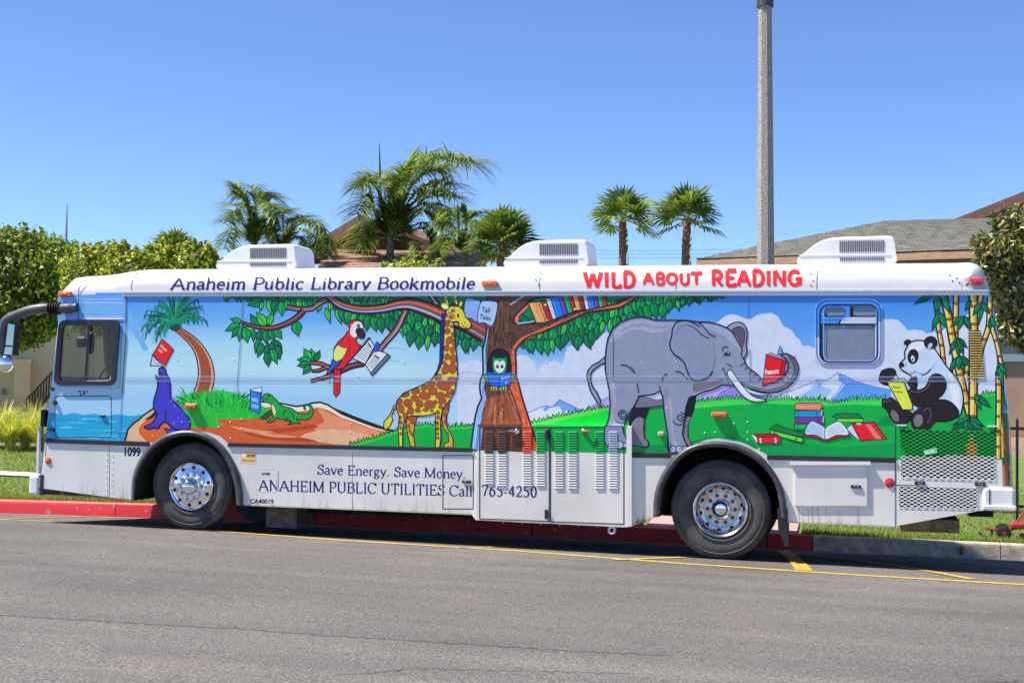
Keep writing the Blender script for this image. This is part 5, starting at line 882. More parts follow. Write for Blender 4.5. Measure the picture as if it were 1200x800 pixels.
# ------------------------------------------------------------------ wheels
def wheel(cx, cz, R, front, y0=0.03, far=False):
    t = MB(); s = -1
    def pr(l): return [(r, y0+y) if not far else (r, BW-y0-y) for r, y in l]
    w_ = .28 if front else .6
    ri = .295 if front else .305
    t.lathe(pr([(ri, .035), (ri+.012, .012), (ri+.05, .0), (ri+.11, -.008), (R-.09, -.006), (R-.055, .006), (R-.03, .022), (R-.008, .04), (R, .06), (R, w_*.5), (R, w_-.06), (R-.03, w_-.02), (ri+.06, w_), (ri, w_-.03), (ri, .035)]), (cx, 0, cz), TYRE, 72)
    for r_, d_ in ((R-.065, .003), (ri+.03, .004)): t.lathe(pr([(r_-.006, -.004+(.004 if r_ < .4 else 0)), (r_, -.013), (r_+.006, -.004)]), (cx, 0, cz), TYRE, 72)
    o = t.build('wheel', bus, smooth=True, angle=35, label=None if far else ('front wheel with a bulging polished hub' if front else 'rear wheel with a deep dished rim'))
    if not far:        # tread blocks round the shoulder
        tb = MB(); n = 72
        for k in range(n):
            a = 2*math.pi*k/n
            for yy in (.075, w_*.5, ):
                c = np.array([math.cos(a), 0, math.sin(a)]); tt = np.array([-math.sin(a), 0, math.cos(a)]); q = []
                for du, dr, dy in ((-.013, -.006, -.03), (.013, -.006, -.03), (.013, -.006, .04), (-.013, -.006, .04), (-.012, .008, -.03), (.012, .008, -.03), (.012, .008, .04), (-.012, .008, .04)):
                    q.append(np.array([cx, y0+yy+dy, cz])+c*(R-.004+dr*.5)+tt*du)
                tb.mesh(q, [(4, 5, 6, 7), (0, 1, 5, 4), (1, 2, 6, 5), (2, 3, 7, 6), (3, 0, 4, 7)], TYRE)
        tb.build('tread', o, kind='stuff')
    rm = MB()
    if front: P_ = [(.292, .03), (.292, .008), (.283, .0), (.272, .01), (.262, .035), (.2, .02), (.178, .008), (.172, -.004), (.165, -.006), (.105, -.006), (.102, -.03)]
    else: P_ = [(.302, .03), (.302, .006), (.29, .0), (.275, .012), (.268, .06), (.26, .11), (.235, .13), (.2, .135), (.19, .14), (.185, .125), (.115, .125), (.11, .10)]
    rm.lathe(pr(P_), (cx, 0, cz), CHROME if front else M('rim_aluminium', (.62, .62, .64), .22, metal=1., nscale=6, namp=.1), 64); rim = rm.build('rim', o, smooth=True, angle=30)
    yh = (.02 if front else .133)
    hb = MB(); Hc = [(.103, -.02), (.1, -.05), (.085, -.085), (.06, -.108), (.03, -.118), (0, -.12)] if front else [(.112, .1), (.108, .07), (.09, .055), (.05, .048), (0, .046)]
    hb.lathe(pr(Hc), (cx, 0, cz), CHROME, 32); hb.build('hub_cap', o, smooth=True, angle=50)
    if far: return o
    hh = MB()
    for k in range(10):
        a = 2*math.pi*(k+.35)/10; rr = .228 if front else .236; c = (cx+rr*math.cos(a), 0, cz+rr*math.sin(a)); yy = y0+(.024 if front else .126); hh.lathe([(.023 if front else .026, yy+.004), (.023 if front else .026, yy-.004), (.019, yy-.0045), (0, yy-.003)], c, BLACK, 12)
    hh.build('hand_holes', o, kind='stuff')
    nut0 = None
    for k in range(10):
        a = 2*math.pi*k/10; rr = .142 if front else .152; c = (cx+rr*math.cos(a), 0, cz+rr*math.sin(a)); yy = y0+(-.006 if front else .125); nb = MB()
        nb.lathe([(.021, yy), (.02, yy-.012), (.016, yy-.02), (.015, yy-.045), (0, yy-.052)], c, CHROME if front else M('lug_nut_steel', (.10, .10, .11), .4, metal=.6), 8); nb.lathe([(.026, yy-.001), (.024, yy-.006)], c, BLACK, 10); nb.build('lug_nut', o, smooth=True, angle=35)
    if not front:      # raised letters on the tyre wall
        pass
    return o
wf_ = onY(221, 570); wr_ = onY(843.5, 597.5)
wheel(wf_[0], .525, .525, True, .05); wheel(wr_[0], wr_[2], .545, False, .05); wheel(wf_[0], .42, .525, True, .03, far=True); wheel(wr_[0], .36, .525, False, .03, far=True)

# ------------------------------------------------------------------ lights
AMB = M('marker_orange_lens', (.85, .13, .015), .18, coat=.5); REDL = M('marker_red_lens', (.62, .02, .03), .18, coat=.5)
def mlight(x0, y0, x1, y1, mat, Y=-.004, label=None, cv=False):
    a = cove(x0, y0, 0) if cv else onY(x0, y0, Y); b = onY(x1, y1, Y); y_ = a[1] if cv else 0
    m = MB(); m.bbox((a[0], -.05 if not cv else y_-.03-.02, b[2]), (b[0], y_+.06 if cv else -.0, a[2]), mat, .012); m.bbox((a[0]+.05, -.056 if not cv else y_-.056, b[2]+.018), (b[0]-.05, -.03 if not cv else y_, a[2]-.018), mat, .006); return m.build('marker_light', bus, smooth=False, label=label)
mlight(70, 341.5, 85, 347.5, AMB, label='orange marker light on the cab corner'); mlight(565.5, 329.5, 583, 335.5, AMB, cv=True, label='orange marker light on the roof edge'); mlight(1136, 326.5, 1153, 333, REDL, cv=True, label='red marker light on the roof edge'); mlight(218, 472.5, 231.5, 478.5, AMB, label='orange marker light in the painted grass'); mlight(834, 482.5, 852, 488.5, AMB, label='orange marker light ahead of the rear wheel')
def rnd(x, y, r, mat, name, label):
    p = onY(x, y); m = MB(); m.lathe([(r, 0), (r*.97, -.008), (r*.7, -.014), (0, -.017)], (p[0], 0, p[2]), mat, 20); m.lathe([(r*1.15, 0), (r*1.1, -.006), (r, -.006)], (p[0], 0, p[2]), mat, 20); return m.build(name, bus, smooth=True, label=label)
rnd(56.5, 539.5, .04, AMB, 'reflector', 'round orange reflector'); rnd(1042.5, 565.5, .046, REDL, 'reflector', 'round red reflector')
m = MB(); p = onY(775, 508); m.bbox((p[0]-.035, -.04, p[2]-.025), (p[0]+.035, 0, p[2]+.025), M('turn_lamp_pale', (.6, .35, .3), .3), .012); m.build('marker_lamp', bus)

# ------------------------------------------------------------------ louvred engine doors in the middle
def pxbox(mb, x0, y0, x1, y1, d0, d1, mat, r=.004):
    a = onY(x0, y0); b = onY(x1, y1); c = onY(x0, y1); e = onY(x1, y0)
    q = [a, e, b, c]; f0 = [p+np.array([0, -d0, 0]) for p in q]; f1 = [p+np.array([0, -d1, 0]) for p in q]
    mb.face(f1, mat)
    for k in range(4): mb.face([f0[k], f0[(k+1) % 4], f1[(k+1) % 4], f1[k]], mat)
DP = .045
m = MB(); q = [(560, 500), (735.5, 499), (735.5, 617.5), (557.5, 609)]
m.face([onY(x, y, -DP) for x, y in q], SKIRT)
for k in range(4): a, b = q[k], q[(k+1) % 4]; m.face([onY(*a, 0), onY(*b, 0), onY(*b, -DP), onY(*a, -DP)], SKIRT)
box = m.build('equipment_cabinet', bus, label='louvred cabinet with two doors projecting from the side')
pt = Pic(DP+.0008); pt.fill([(560, 500), (612, 499.7), (617, 529.5), (566, 527.5), (558.5, 527)], (78, 50, 34)); pt.fill([(560, 500), (566, 500), (563, 527.4), (558, 527)], (110, 150, 190)); pt.fill([(611, 500), (624, 500), (631, 528), (617, 528)], (206, 84, 48)); pt.fill([(623.5, 499.6), (735.5, 499.2), (735.5, 531), (630, 528.4)], (6, 150, 66)); pt.line([(623, 499.6), (631.5, 528.4)], 2, BK)
for i in range(60): x = random.uniform(567, 612); y = random.uniform(501, 514); pt.line([(x, y), (x, y+random.uniform(5, 13))], random.uniform(.5, 1), random.choice([(44, 28, 22), (120, 82, 52), (100, 66, 42)]), taper=.5)
for i in range(30): x = random.uniform(613, 624); y = random.uniform(501, 518); pt.line([(x, y), (x+1.5, y+random.uniform(3, 8))], .6, random.choice([(120, 40, 30), (240, 150, 100)]), taper=.5)
pt.fill([(709, 499.4), (729, 499.2), (731, 508), (735.5, 516), (735.5, 525), (718, 525.5), (710, 521), (708, 514)], (128, 136, 160), ink=EI, w=1.1)
for x, y, r in ((717.5, 521, 4.4), (726, 521, 4.8), (733, 521.5, 3)): pt.fill(ell(x, y, r, r*.95), (160, 172, 196), ink=EI, w=1)
pt.build('painted_panel', box)
def door(x0, x1, y0, ya, yb, cols, label):
    p = Pic(DP+.0022); p.line([(x0, y0), (x1, y0-.2), (x1, yb), (x0, ya), (x0, y0)], 1.15, mat=SEAM); o = p.build('cabinet_door', bus, label=label)
    for cx0, cx1, ybot in cols:
        y = y0+4.2; k = 0
        while y < ybot:
            a = onY(cx0, y+.2, -DP-.003); b = onY(cx1, y+.2, -DP-.003); dz = .018; dd = .009
            col = SKIRT if y > 529 else PM((6, 150, 66)) if cx0 > 624 else PM((206, 84, 48)) if cx0 > 612 else PM((78, 50, 34))
            if 705 < cx0 and y < 529: col = PM((150, 158, 178)) if y > 503 else SKIRT
            m = MB(); m.mesh([a, b, a+np.array([0, -dd, -dz]), b+np.array([0, -dd, -dz]), a+np.array([0, 0, -dz-.001]), b+np.array([0, 0, -dz-.001])], [(0, 1, 3, 2), (2, 3, 5, 4), (0, 2, 4), (1, 5, 3)], col)
            m.face([a+np.array([0, -.0005, -dz-.002]), b+np.array([0, -.0005, -dz-.002]), b+np.array([0, -.0005, -dz-.009]), a+np.array([0, -.0005, -dz-.009])], M('louvre_gap', (.1, .12, .17), .8)); m.build('louvre', o); y += 2.95
    return o
d1 = door(562, 643.5, 500.5, 607.5, 610.5, [(568, 578, 566), (583.5, 593.5, 567), (612.5, 622.5, 568), (628.5, 638.5, 568)], 'left louvred door with the phone number')
d2 = door(645, 731, 500.5, 611, 613.8, [(650, 660, 570), (666, 676, 570.5), (697.5, 707.5, 571), (713.5, 723.5, 571.5)], 'right louvred door')
m = MB(); p = onY(641.5, 509, -DP); m.bbox((p[0]-.02, p[1]-.03, p[2]-.06), (p[0]+.02, p[1], p[2]+.06), BLACK, .008); m.build('latch', d1); m = MB(); p = onY(640.5, 602, -DP); m.bbox((p[0]-.018, p[1]-.03, p[2]-.055), (p[0]+.018, p[1], p[2]+.055), BLACK, .008); m.build('latch', d1)
for x, o, cc in ((606, d1, CHROME), (684, d2, M('handle_brass', (.35, .25, .12), .4, metal=.6))):
    m = MB(); p = onY(x, 505, -DP); m.lathe([(.03, -.001), (.03, -.015), (.02, -.025), (0, -.027)], (p[0], p[1], p[2]), cc, 14); m.tube([p+np.array([0, -.03, 0]), p+np.array([.06 if x > 640 else -.06, -.035, .004]), p+np.array([.1 if x > 640 else -.1, -.03, .0])], [.012, .009, .004], cc, 6); m.build('handle', o, smooth=True)
t5 = Pic(DP+.0016); letter(t5, '765-4250', 564, 580.4, 629.5, 12.4, NAVY, y1=582.2); t5.build('lettering', d1, label='dark blue phone number 765-4250')
# door to the left of the cabinet, and the frames
hd = Pic(.006); hd.line(rrect(519, 533.5, 554.5, 596, .6, 1), 1.1, mat=SEAM, closed=True); hd.line([(518, 532), (518, 597)], .8, (206, 206, 206)); ho = hd.build('hatch_door', bus, label='narrow hatch beside the cabinet'); m = MB(); p = onY(547, 564); m.bbox((p[0]-.055, -.018, p[2]-.018), (p[0]+.055, 0, p[2]+.018), BLACK, .008); m.bbox((p[0]-.03, -.024, p[2]-.006), (p[0]+.0, -.016, p[2]+.006), CHROME, .003); m.build('latch', ho)
strip('corner_angle', 735, 499, 741, 499, 117.5, .05, SKIRT); m = MB(); p = onY(717, 621, -.02); ring = [p+np.array([.035*math.cos(t), 0, .035*math.sin(t)]) for t in [2*math.pi*k/14 for k in range(15)]]; m.tube(ring, .013, M('hook_white', (.7, .7, .68), .5), 6, cap=False); m.build('tow_ring', bus, smooth=True)
# compartment door right of the rear wheel
m = MB(); pxbox(m, 931.5, 545.5, 1016, 592, 0, .022, SKIRT); co = m.build('compartment_door', bus, label='wide compartment door behind the rear wheel'); m = MB(); pxbox(m, 926, 540.5, 1020, 544.5, 0, .05, M('rail_white', (.8, .8, .8), .3)); m.build('rain_lip', co)
m = MB(); p = onY(1003, 570, -.022); m.bbox((p[0]-.055, p[1]-.015, p[2]-.017), (p[0]+.055, p[1], p[2]+.017), BLACK, .006)
for d in (-.022, .012): m.bbox((p[0]+d, p[1]-.02, p[2]-.007), (p[0]+d+.016, p[1]-.012, p[2]+.007), CHROME, .003)
m.build('latch', co)
ru = Pic(.004)
for x, w_ in ((953, .7), (1006, .7)): ru.line([(x, 593), (x, 613)], w_, (176, 164, 140))
for x in (936, 947, 951, 958, 968): ru.line([(x, 594), (x+.5, 612)], random.uniform(1, 2.5), None, mat=M('rust_stain', (.5, .38, .2), .6, alpha=.35), taper=.5)
RS = MATS['rust_stain']
for pts in ([(285, 591.2), (420, 596.5), (553, 602)], [(924, 611.2), (1044, 616)], [(44, 579), (100, 581.6), (154, 585)], [(740, 615), (762, 606)]): ru.line(pts, 1.6, mat=RS)
DS = M('road_dust', (.34, .28, .2), .8, alpha=.13)
for i in range(60):
    x = random.choice([random.uniform(60, 150), random.uniform(290, 550), random.uniform(745, 762), random.uniform(925, 1045)]); yb_ = np.interp(x, [41, 155, 284, 553, 740, 762, 922, 1045], [580, 586, 592, 603, 616, 607, 612, 617]); h_ = random.uniform(4, 22); ru.line([(x, yb_-h_), (x+.4, yb_-h_*.4), (x, yb_-.5)], [.5, random.uniform(1, 3), random.uniform(3, 8)], mat=DS)
for i in range(26):
    x = random.uniform(150, 1120); ru.line([(x, 347), (x+random.uniform(-.6, .6), 347+random.uniform(6, 30))], random.uniform(.5, 1.4), mat=DS, taper=.5)
ru.build('rust_streaks', bus, kind='stuff')
# ------------------------------------------------------------------ expanded metal grilles at the rear
def mesh_grille(quad, nx, ny, name, split=None):
    A, B, C_, D = [np.array(p, float) for p in quad]; Q = lambda u, v: (A*(1-u)+B*u)*(1-v)+(D*(1-u)+C_*u)*v
    m = MB(); dx, dy = 1/nx, 1/ny
    for j in range(ny*2+1):
        for i in range(nx+1):
            cu = (i+(.5 if j % 2 else 0))*dx; cv = j*dy/2; hw, hh = dx/2, dy/2; k1, k2 = .34, .42
            dia = [(cu-hw, cv), (cu, cv-hh), (cu+hw, cv), (cu, cv+hh)]; inn = [(cu-hw*(1-k1), cv), (cu-hw*.35, cv-hh*(1-k2)*.8), (cu+hw*.35, cv-hh*(1-k2)*.8), (cu+hw*(1-k1), cv), (cu+hw*.35, cv+hh*(1-k2)*.8), (cu-hw*.35, cv+hh*(1-k2)*.8)]
            if cu > 1.001+0*hw or cv > 1.001: continue
            cl_ = lambda p: (min(1, max(0, p[0])), min(1, max(0, p[1])))
            pin = [Q(*cl_(p)) for p in inn]; pout = [Q(*cl_(p)) for p in dia]; cpx = Q(*cl_((cu, cv)))
            col = SKIRT if not split or cpx[1] > split else PM((10, 150, 66))
            if split and cpx[1] <= split and 1128 < cpx[0] < 1150 and abs(cpx[0]-1139) < (cpx[1]-505)*.26: col = PM((190, 160, 70))
            f = lambda p, d=.004: onY(p[0], p[1], -d)
            o, n_ = [f(p) for p in pout], [f(p, .0) for p in pin]; n_f = [f(p, .006) for p in pin]
            for a, b, c, d in ((0, 0, 1, None),): pass
            m.face([o[0], o[1], n_f[1], n_f[0]], col); m.face([o[1], n_f[2], n_f[1]], col); m.face([o[1], o[2], n_f[3], n_f[2]], col); m.face([o[2], o[3], n_f[4], n_f[3]], col); m.face([o[3], n_f[5], n_f[4]], col); m.face([o[3], o[0], n_f[0], n_f[5]], col)
    g = m.build(name, bus, label='expanded metal grille' ); b = MB(); b.face([onY(p[0], p[1], .05) for p in ((quad[0][0]-2, quad[0][1]-2), (quad[1][0]+2, quad[1][1]-2), (quad[2][0]+2, quad[2][1]+2), (quad[3][0]-2, quad[3][1]+2))], M('radiator_black', (.008, .008, .009), .9)); b.build('radiator_core', g); return g
g1 = mesh_grille([(1054.5, 502), (1166.5, 505), (1167, 563), (1055.5, 559.5)], 14, 13, 'engine_grille', 534.5); g2 = mesh_grille([(1053, 568.5), (1146, 571.5), (1146, 596), (1053, 594.5)], 12, 6, 'lower_grille')
m = MB()
for x, y in ((1078, 565.6), (1148.5, 567)): p = onY(x, y); m.bbox((p[0]-.055, -.02, p[2]-.018), (p[0]+.055, 0, p[2]+.018), BLACK, .006); m.bbox((p[0]-.02, -.025, p[2]-.007), (p[0]-.004, -.018, p[2]+.007), CHROME, .003); m.bbox((p[0]+.008, -.025, p[2]-.007), (p[0]+.024, -.018, p[2]+.007), CHROME, .003)
m.build('latches', g1); m = MB()
for x0, x1, y in ((1051, 1062, 497.2), (1157, 1168, 498.5)): pxbox(m, x0, y, x1, y+1.6, 0, .02, MATS['rail_white'])
m.build('hinges', g1); bd = Pic(.009, False); bd.fill([(1082, 527.5), (1097.5, 524), (1098.5, 530.5), (1083.5, 533)], (120, 190, 150)); bd.text('BLUE', 1084.6, 531.8, 3.3, (230, 244, 238), -12, .03, .95); bd.build('badge', g1)
# vent slots in the bamboo
vg = thing('vent_grille', (0, 0, 0), 'x', 'x'); del vg['label']; del vg['category']; vg.parent = bus
for k in range(19):
    m = MB(); y = 387+k*2.95; x0, x1 = 1135.5+k*.12, 1148.5+k*.3
    pxbox(m, x0, y, x1, y+1.7, .0, .006, SEAM); a = onY(x0, y+1.7, -.004); b = onY(x1, y+1.7, -.004)
    m.mesh([a, b, b+np.array([0, -.007, -.005]), a+np.array([0, -.007, -.005])], [(0, 1, 2, 3)], PM((226, 190, 100))); m.build('vent_slat', vg)
# ------------------------------------------------------------------ rear corner print, bumpers
rc = Pic(.0, False)
def corner(px, py, off):                          # meet of sight line with the rounded rear corner
    i0 = i_rear0+2; best = None
    zt = [loop[i][2] for i in range(i0, i_rear1+1)]; xs = [loop[i][0] for i in range(i0, i_rear1+1)]
    r_ = ray(px, py); lo = (0-.05-CAM[1])/r_[1]; 
    for k in range(80):
        t = lo+k*.004/abs(r_[1])*0+ (k*.003)/r_[1]; p = CAM+r_*t; ex = np.interp(p[2], zt, xs); R = .11; cx = ex-R
        if p[0] <= cx: 
            if p[1] >= -off: return p
        elif p[1] >= R: return p
        elif (p[0]-cx)**2+(p[1]-R)**2 <= (R+off)**2: return p
    return p
rc.map = lambda x, y: corner(x, y, rc.z+.001)
def rcf(pts, col, n=6):
    vs = []; Ls = len(pts[0])
    rc.z += .00025
    rows_ = [[(a[0]*(1-t)+b[0]*t, a[1]*(1-t)+b[1]*t) for t in np.linspace(0, 1, n)] for a, b in zip(*pts)]
    g = [rc.P(p) for rr in rows_ for p in rr]; rc.mb.mesh(g, [(i*n+k, i*n+k+1, (i+1)*n+k+1, (i+1)*n+k) for i in range(len(rows_)-1) for k in range(n-1)], PM(col))
Ly = np.linspace(346, 570, 30); lx = np.interp(Ly, [346, 385, 435, 497, 570], [1156, 1163, 1168, 1173, 1174.5]); rx = np.interp(Ly, [346, 350, 380, 424, 460, 500, 545, 570], [1161.4, 1162, 1167.6, 1175, 1179.6, 1183.6, 1186, 1186.8])
def band(y0, y1, u0, u1, col):
    ys = np.linspace(y0, y1, max(3, int((y1-y0)/6))); L_ = np.interp(ys, Ly, lx); R_ = np.interp(ys, Ly, rx); U0 = np.interp(ys, [y0, y1], u0 if isinstance(u0, tuple) else (u0, u0)); U1 = np.interp(ys, [y0, y1], u1 if isinstance(u1, tuple) else (u1, u1))
    rcf(([(l+(r-l)*a, y) for l, r, a, y in zip(L_, R_, U0, ys)], [(l+(r-l)*a, y) for l, r, a, y in zip(L_, R_, U1, ys)]), col)
band(346, 495, 0, 1, (96, 152, 224)); band(346, 385, 0, .5, (140, 180, 232)); band(495, 569, 0, 1, (150, 82, 48)); band(458, 497, (.1, 0), (.6, .4), (20, 150, 74)); band(484, 569, (.55, .1), (1, .5), (170, 96, 56)); band(500, 566, (.5, .6), (.62, .72), (96, 50, 34)); band(484, 503, (.3, .2), (.9, 1), LG); band(530, 546, (.0, .1), (1, .7), LG); band(425, 452, (.1, .3), (1, .8), LG); band(452, 480, (.3, .7), (.6, 1), LG); band(400, 430, (.1, .7), (.45, 1), (220, 180, 80)); band(372, 400, (0, .2), (.6, .5), LG); band(436, 536, (.0, .0), (.3, .2), (230, 188, 80)); band(545, 569, (.05, .15), (.3, .4), (190, 120, 76))
rc.build('painted_corner', bus)
m = MB(); a = onY(1151, 570); b = onY(1187, 599); m.bbox((a[0], -.035, b[2]), (b[0]+.02, 2.4, a[2]), M('bumper_white', (.74, .74, .73), .4, nscale=4, namp=.08), .03); bp_ = m.build('rear_bumper', bus); m = MB(); q = onY(1152, 594); m.bbox((q[0]-.01, -.06, q[2]-.025), (b[0]+.03, -.03, q[2]+.03), MATS['bumper_white'], .012); q = onY(1160, 572); m.bbox((q[0]-.012, -.04, b[2]+.02), (q[0], -.03, a[2]-.02), SEAM, .002); m.build('bumper_lip', bp_)
m = MB(); m.box((9.05, .9, .42), (9.3, 1.9, .56), DARK); m.box((8.3, .3, .28), (8.9, 1.5, .42), M('rusty_tank', (.2, .14, .08), .8, nscale=6, namp=.4)); m.build('under_tank', bus)
m = MB(); a = onY(34.5, 556); b = onY(46, 580); m.bbox((a[0], -.02, b[2]), (b[0], 2.4, a[2]), MATS['bumper_white'], .03); m.build('front_bumper', bus); m = MB(); m.tube([onY(46.5, 500, .02), onY(45.5, 530, .02), onY(45, 555, .02)], .03, MATS['bumper_white'], 6); m.tube([onY(50, 500, -.01), onY(48.5, 527, -.01)], .008, BLACK, 5); p = onY(50.5, 489, -.01); m.bbox((p[0]-.03, p[1]-.03, p[2]-.12), (p[0]+.02, p[1]+.1, p[2]+.1), BLACK, .02); a = onY(47, 556, -.01); b = onY(50, 580, -.01); m.box((a[0], -.005, b[2]), (b[0], .02, a[2]), BLACK); m.build('front_pillar_trim', bus)
# ------------------------------------------------------------------ mirror
m = MB(); pts = cm([(90, 360), (80, 361), (68, 361.5), (56, 361), (44, 362), (32, 364.5), (20, 369), (11, 373), (6, 377.5), (3.5, 386), (1.5, 400), (1.5, 416)], False, 4); m.tube([onY(x, y, -.03-.10*min(1, max(0, (90-x)/40))) for x, y in pts], [.055 if i < 3 else .062 for i in range(len(pts))], M('mirror_arm_grey', (.09, .09, .1), .38, nscale=20, namp=.15), 12); arm = m.build('mirror_arm', bus, smooth=True)
m = MB()
for k in range(5): c = onY(57+2.9*k, 361.3, -.13+.012*k); c2 = onY(59+2.9*k, 361.3, -.13+.012*k); m.tube([c, c2], [.068, .078], BLACK, 12)
m.build('rubber_boot', arm, smooth=True)
def quadslab(P4, Y, d, mat, mb): q = [onY(x, y, Y) for x, y in P4]; f = [p+np.array([0.03, d, 0]) for p in q]; mb.face(q, mat); mb.face(f[::-1], mat); [mb.face([q[k], q[(k+1) % 4], f[(k+1) % 4], f[k]], mat) for k in range(4)]
m = MB(); quadslab([(6.5, 376.5), (18.5, 379), (16.5, 416), (3, 416)], -.16, .05, BLACK, m); mo = m.build('mirror_housing', arm); m = MB(); q = [onY(x, y, -.166) for x, y in [(9.5, 379), (17.2, 380.5), (15, 405), (6.5, 404)]]; m.face(q, M('mirror_silver', (.26, .32, .3), .04, metal=1.)); q = [onY(x, y, -.166) for x, y in [(6.3, 406), (14.8, 406.6), (14, 415.5), (4.4, 415)]]; m.face(q, MATS['mirror_silver']); m.build('mirror_glass', arm)
m = MB(); c = onY(7, 426, -.14); vs = []; 
for i in range(9):
    for k in range(16): ph = -math.pi/2+math.pi*i/8; th = 2*math.pi*k/16; vs.append((c[0]+.105*math.cos(ph)*math.cos(th), c[1]+.07*math.cos(ph)*math.sin(th), c[2]+.115*math.sin(ph)))
m.mesh(vs, [(i*16+k, i*16+(k+1) % 16, (i+1)*16+(k+1) % 16, (i+1)*16+k) for i in range(8) for k in range(16)], CHROME); m.build('convex_mirror', arm, smooth=True)
# ------------------------------------------------------------------ roof air conditioners
ACW = M('shroud_white_plastic', (.78, .78, .77), .4, nscale=6, namp=.04)
def ac(x0, x1, yt, yb, label):
    a = onY(x0, yb, .75); b = onY(x1, yb, .75); z0 = ZT+.018; zt = float(onY((x0+x1)/2, yt+.8, .62)[2]); Lx = b[0]-a[0]; H = zt-z0; m = MB()
    prof = [(.03, .02), (.005, .09), (0, .16), (.015, .25), (.05, .36), (.1, .5), (.155, .66), (.21, .79), (.27, .885), (.34, .945), (.42, .975), (.9, 1), (.94, .985), (.965, .93), (.98, .8), (.99, .4), (1, .26), (1, .14), (.985, .06), (.96, .02)]
    st = [(.0, .9, .02), (.02, .945, .008), (.07, .982, 0), (.16, 1, 0), (.84, 1, 0), (.93, .982, 0), (.98, .945, .008), (1., .9, .02)]
    Y0, Y1 = .62, 1.25; vs = []; n = len(prof)
    for f, sc, ins in st:
        for u, v in prof: vs.append((a[0]+Lx*(.5+(u-.5)*(1-ins*.6)), Y0+(Y1-Y0)*f, z0+H*v*sc if v > .3 else z0+H*v))
    fs = [(i*n+k, i*n+k+1, (i+1)*n+k+1, (i+1)*n+k) for i in range(len(st)-1) for k in range(n-1)]; fs += [tuple(range(n)), tuple((len(st)-1)*n+k for k in range(n))]
    m.mesh(vs, fs, ACW); m.box((a[0]+Lx*.08, Y0+.06, ZT-.03), (a[0]+Lx*.95, Y1-.06, z0+.02), M('ac_gasket_grey', (.2, .2, .2), .7)); o = m.build('roof_air_conditioner', bus, smooth=True, angle=35, label=label); m = MB(); X = lambda u: a[0]+Lx*u; y_ = Y0-.006
    def slots(u0, u1, v0, v1, nn):
        for k in range(nn):
            u = u0+(u1-u0)*k/nn; w_ = (u1-u0)/nn*.52
            m.box((X(u), y_, z0+H*v0), (X(u+w_), y_+.012, z0+H*v1), M('vent_slot_dark', (.1, .1, .11), .8))
    slots(.43, .88, .43, .82, 21); slots(.435, .88, .13, .25, 21); m.build('vent_slots', o, kind='stuff'); m = MB(); m.bbox((X(.33), Y0+.03, z0+H*.76), (X(.81), Y0+.05, z0+H*.765), ACW, .001)
    m = MB(); m.tube([(X(.02), Y0-.004, z0+H*.335), (X(.5), Y0-.004, z0+H*.335), (X(.93), Y0-.004, z0+H*.33)], .004, ACW, 5); m.build('shroud_seam', o); return o
ac(258, 352, 284.5, 315, 'roof air conditioner nearest the cab'); ac(592.5, 692, 279, 311.5, 'roof air conditioner in the middle of the roof'); ac(934, 1051, 275, 308.5, 'roof air conditioner near the rear')
m = MB(); a = onY(524, 311, .9); b = onY(586, 311, .9); m.bbox((a[0], .9, ZT-.03), (b[0], 1.6, ZT+.035), ACW, .02); m.build('roof_hatch', bus)
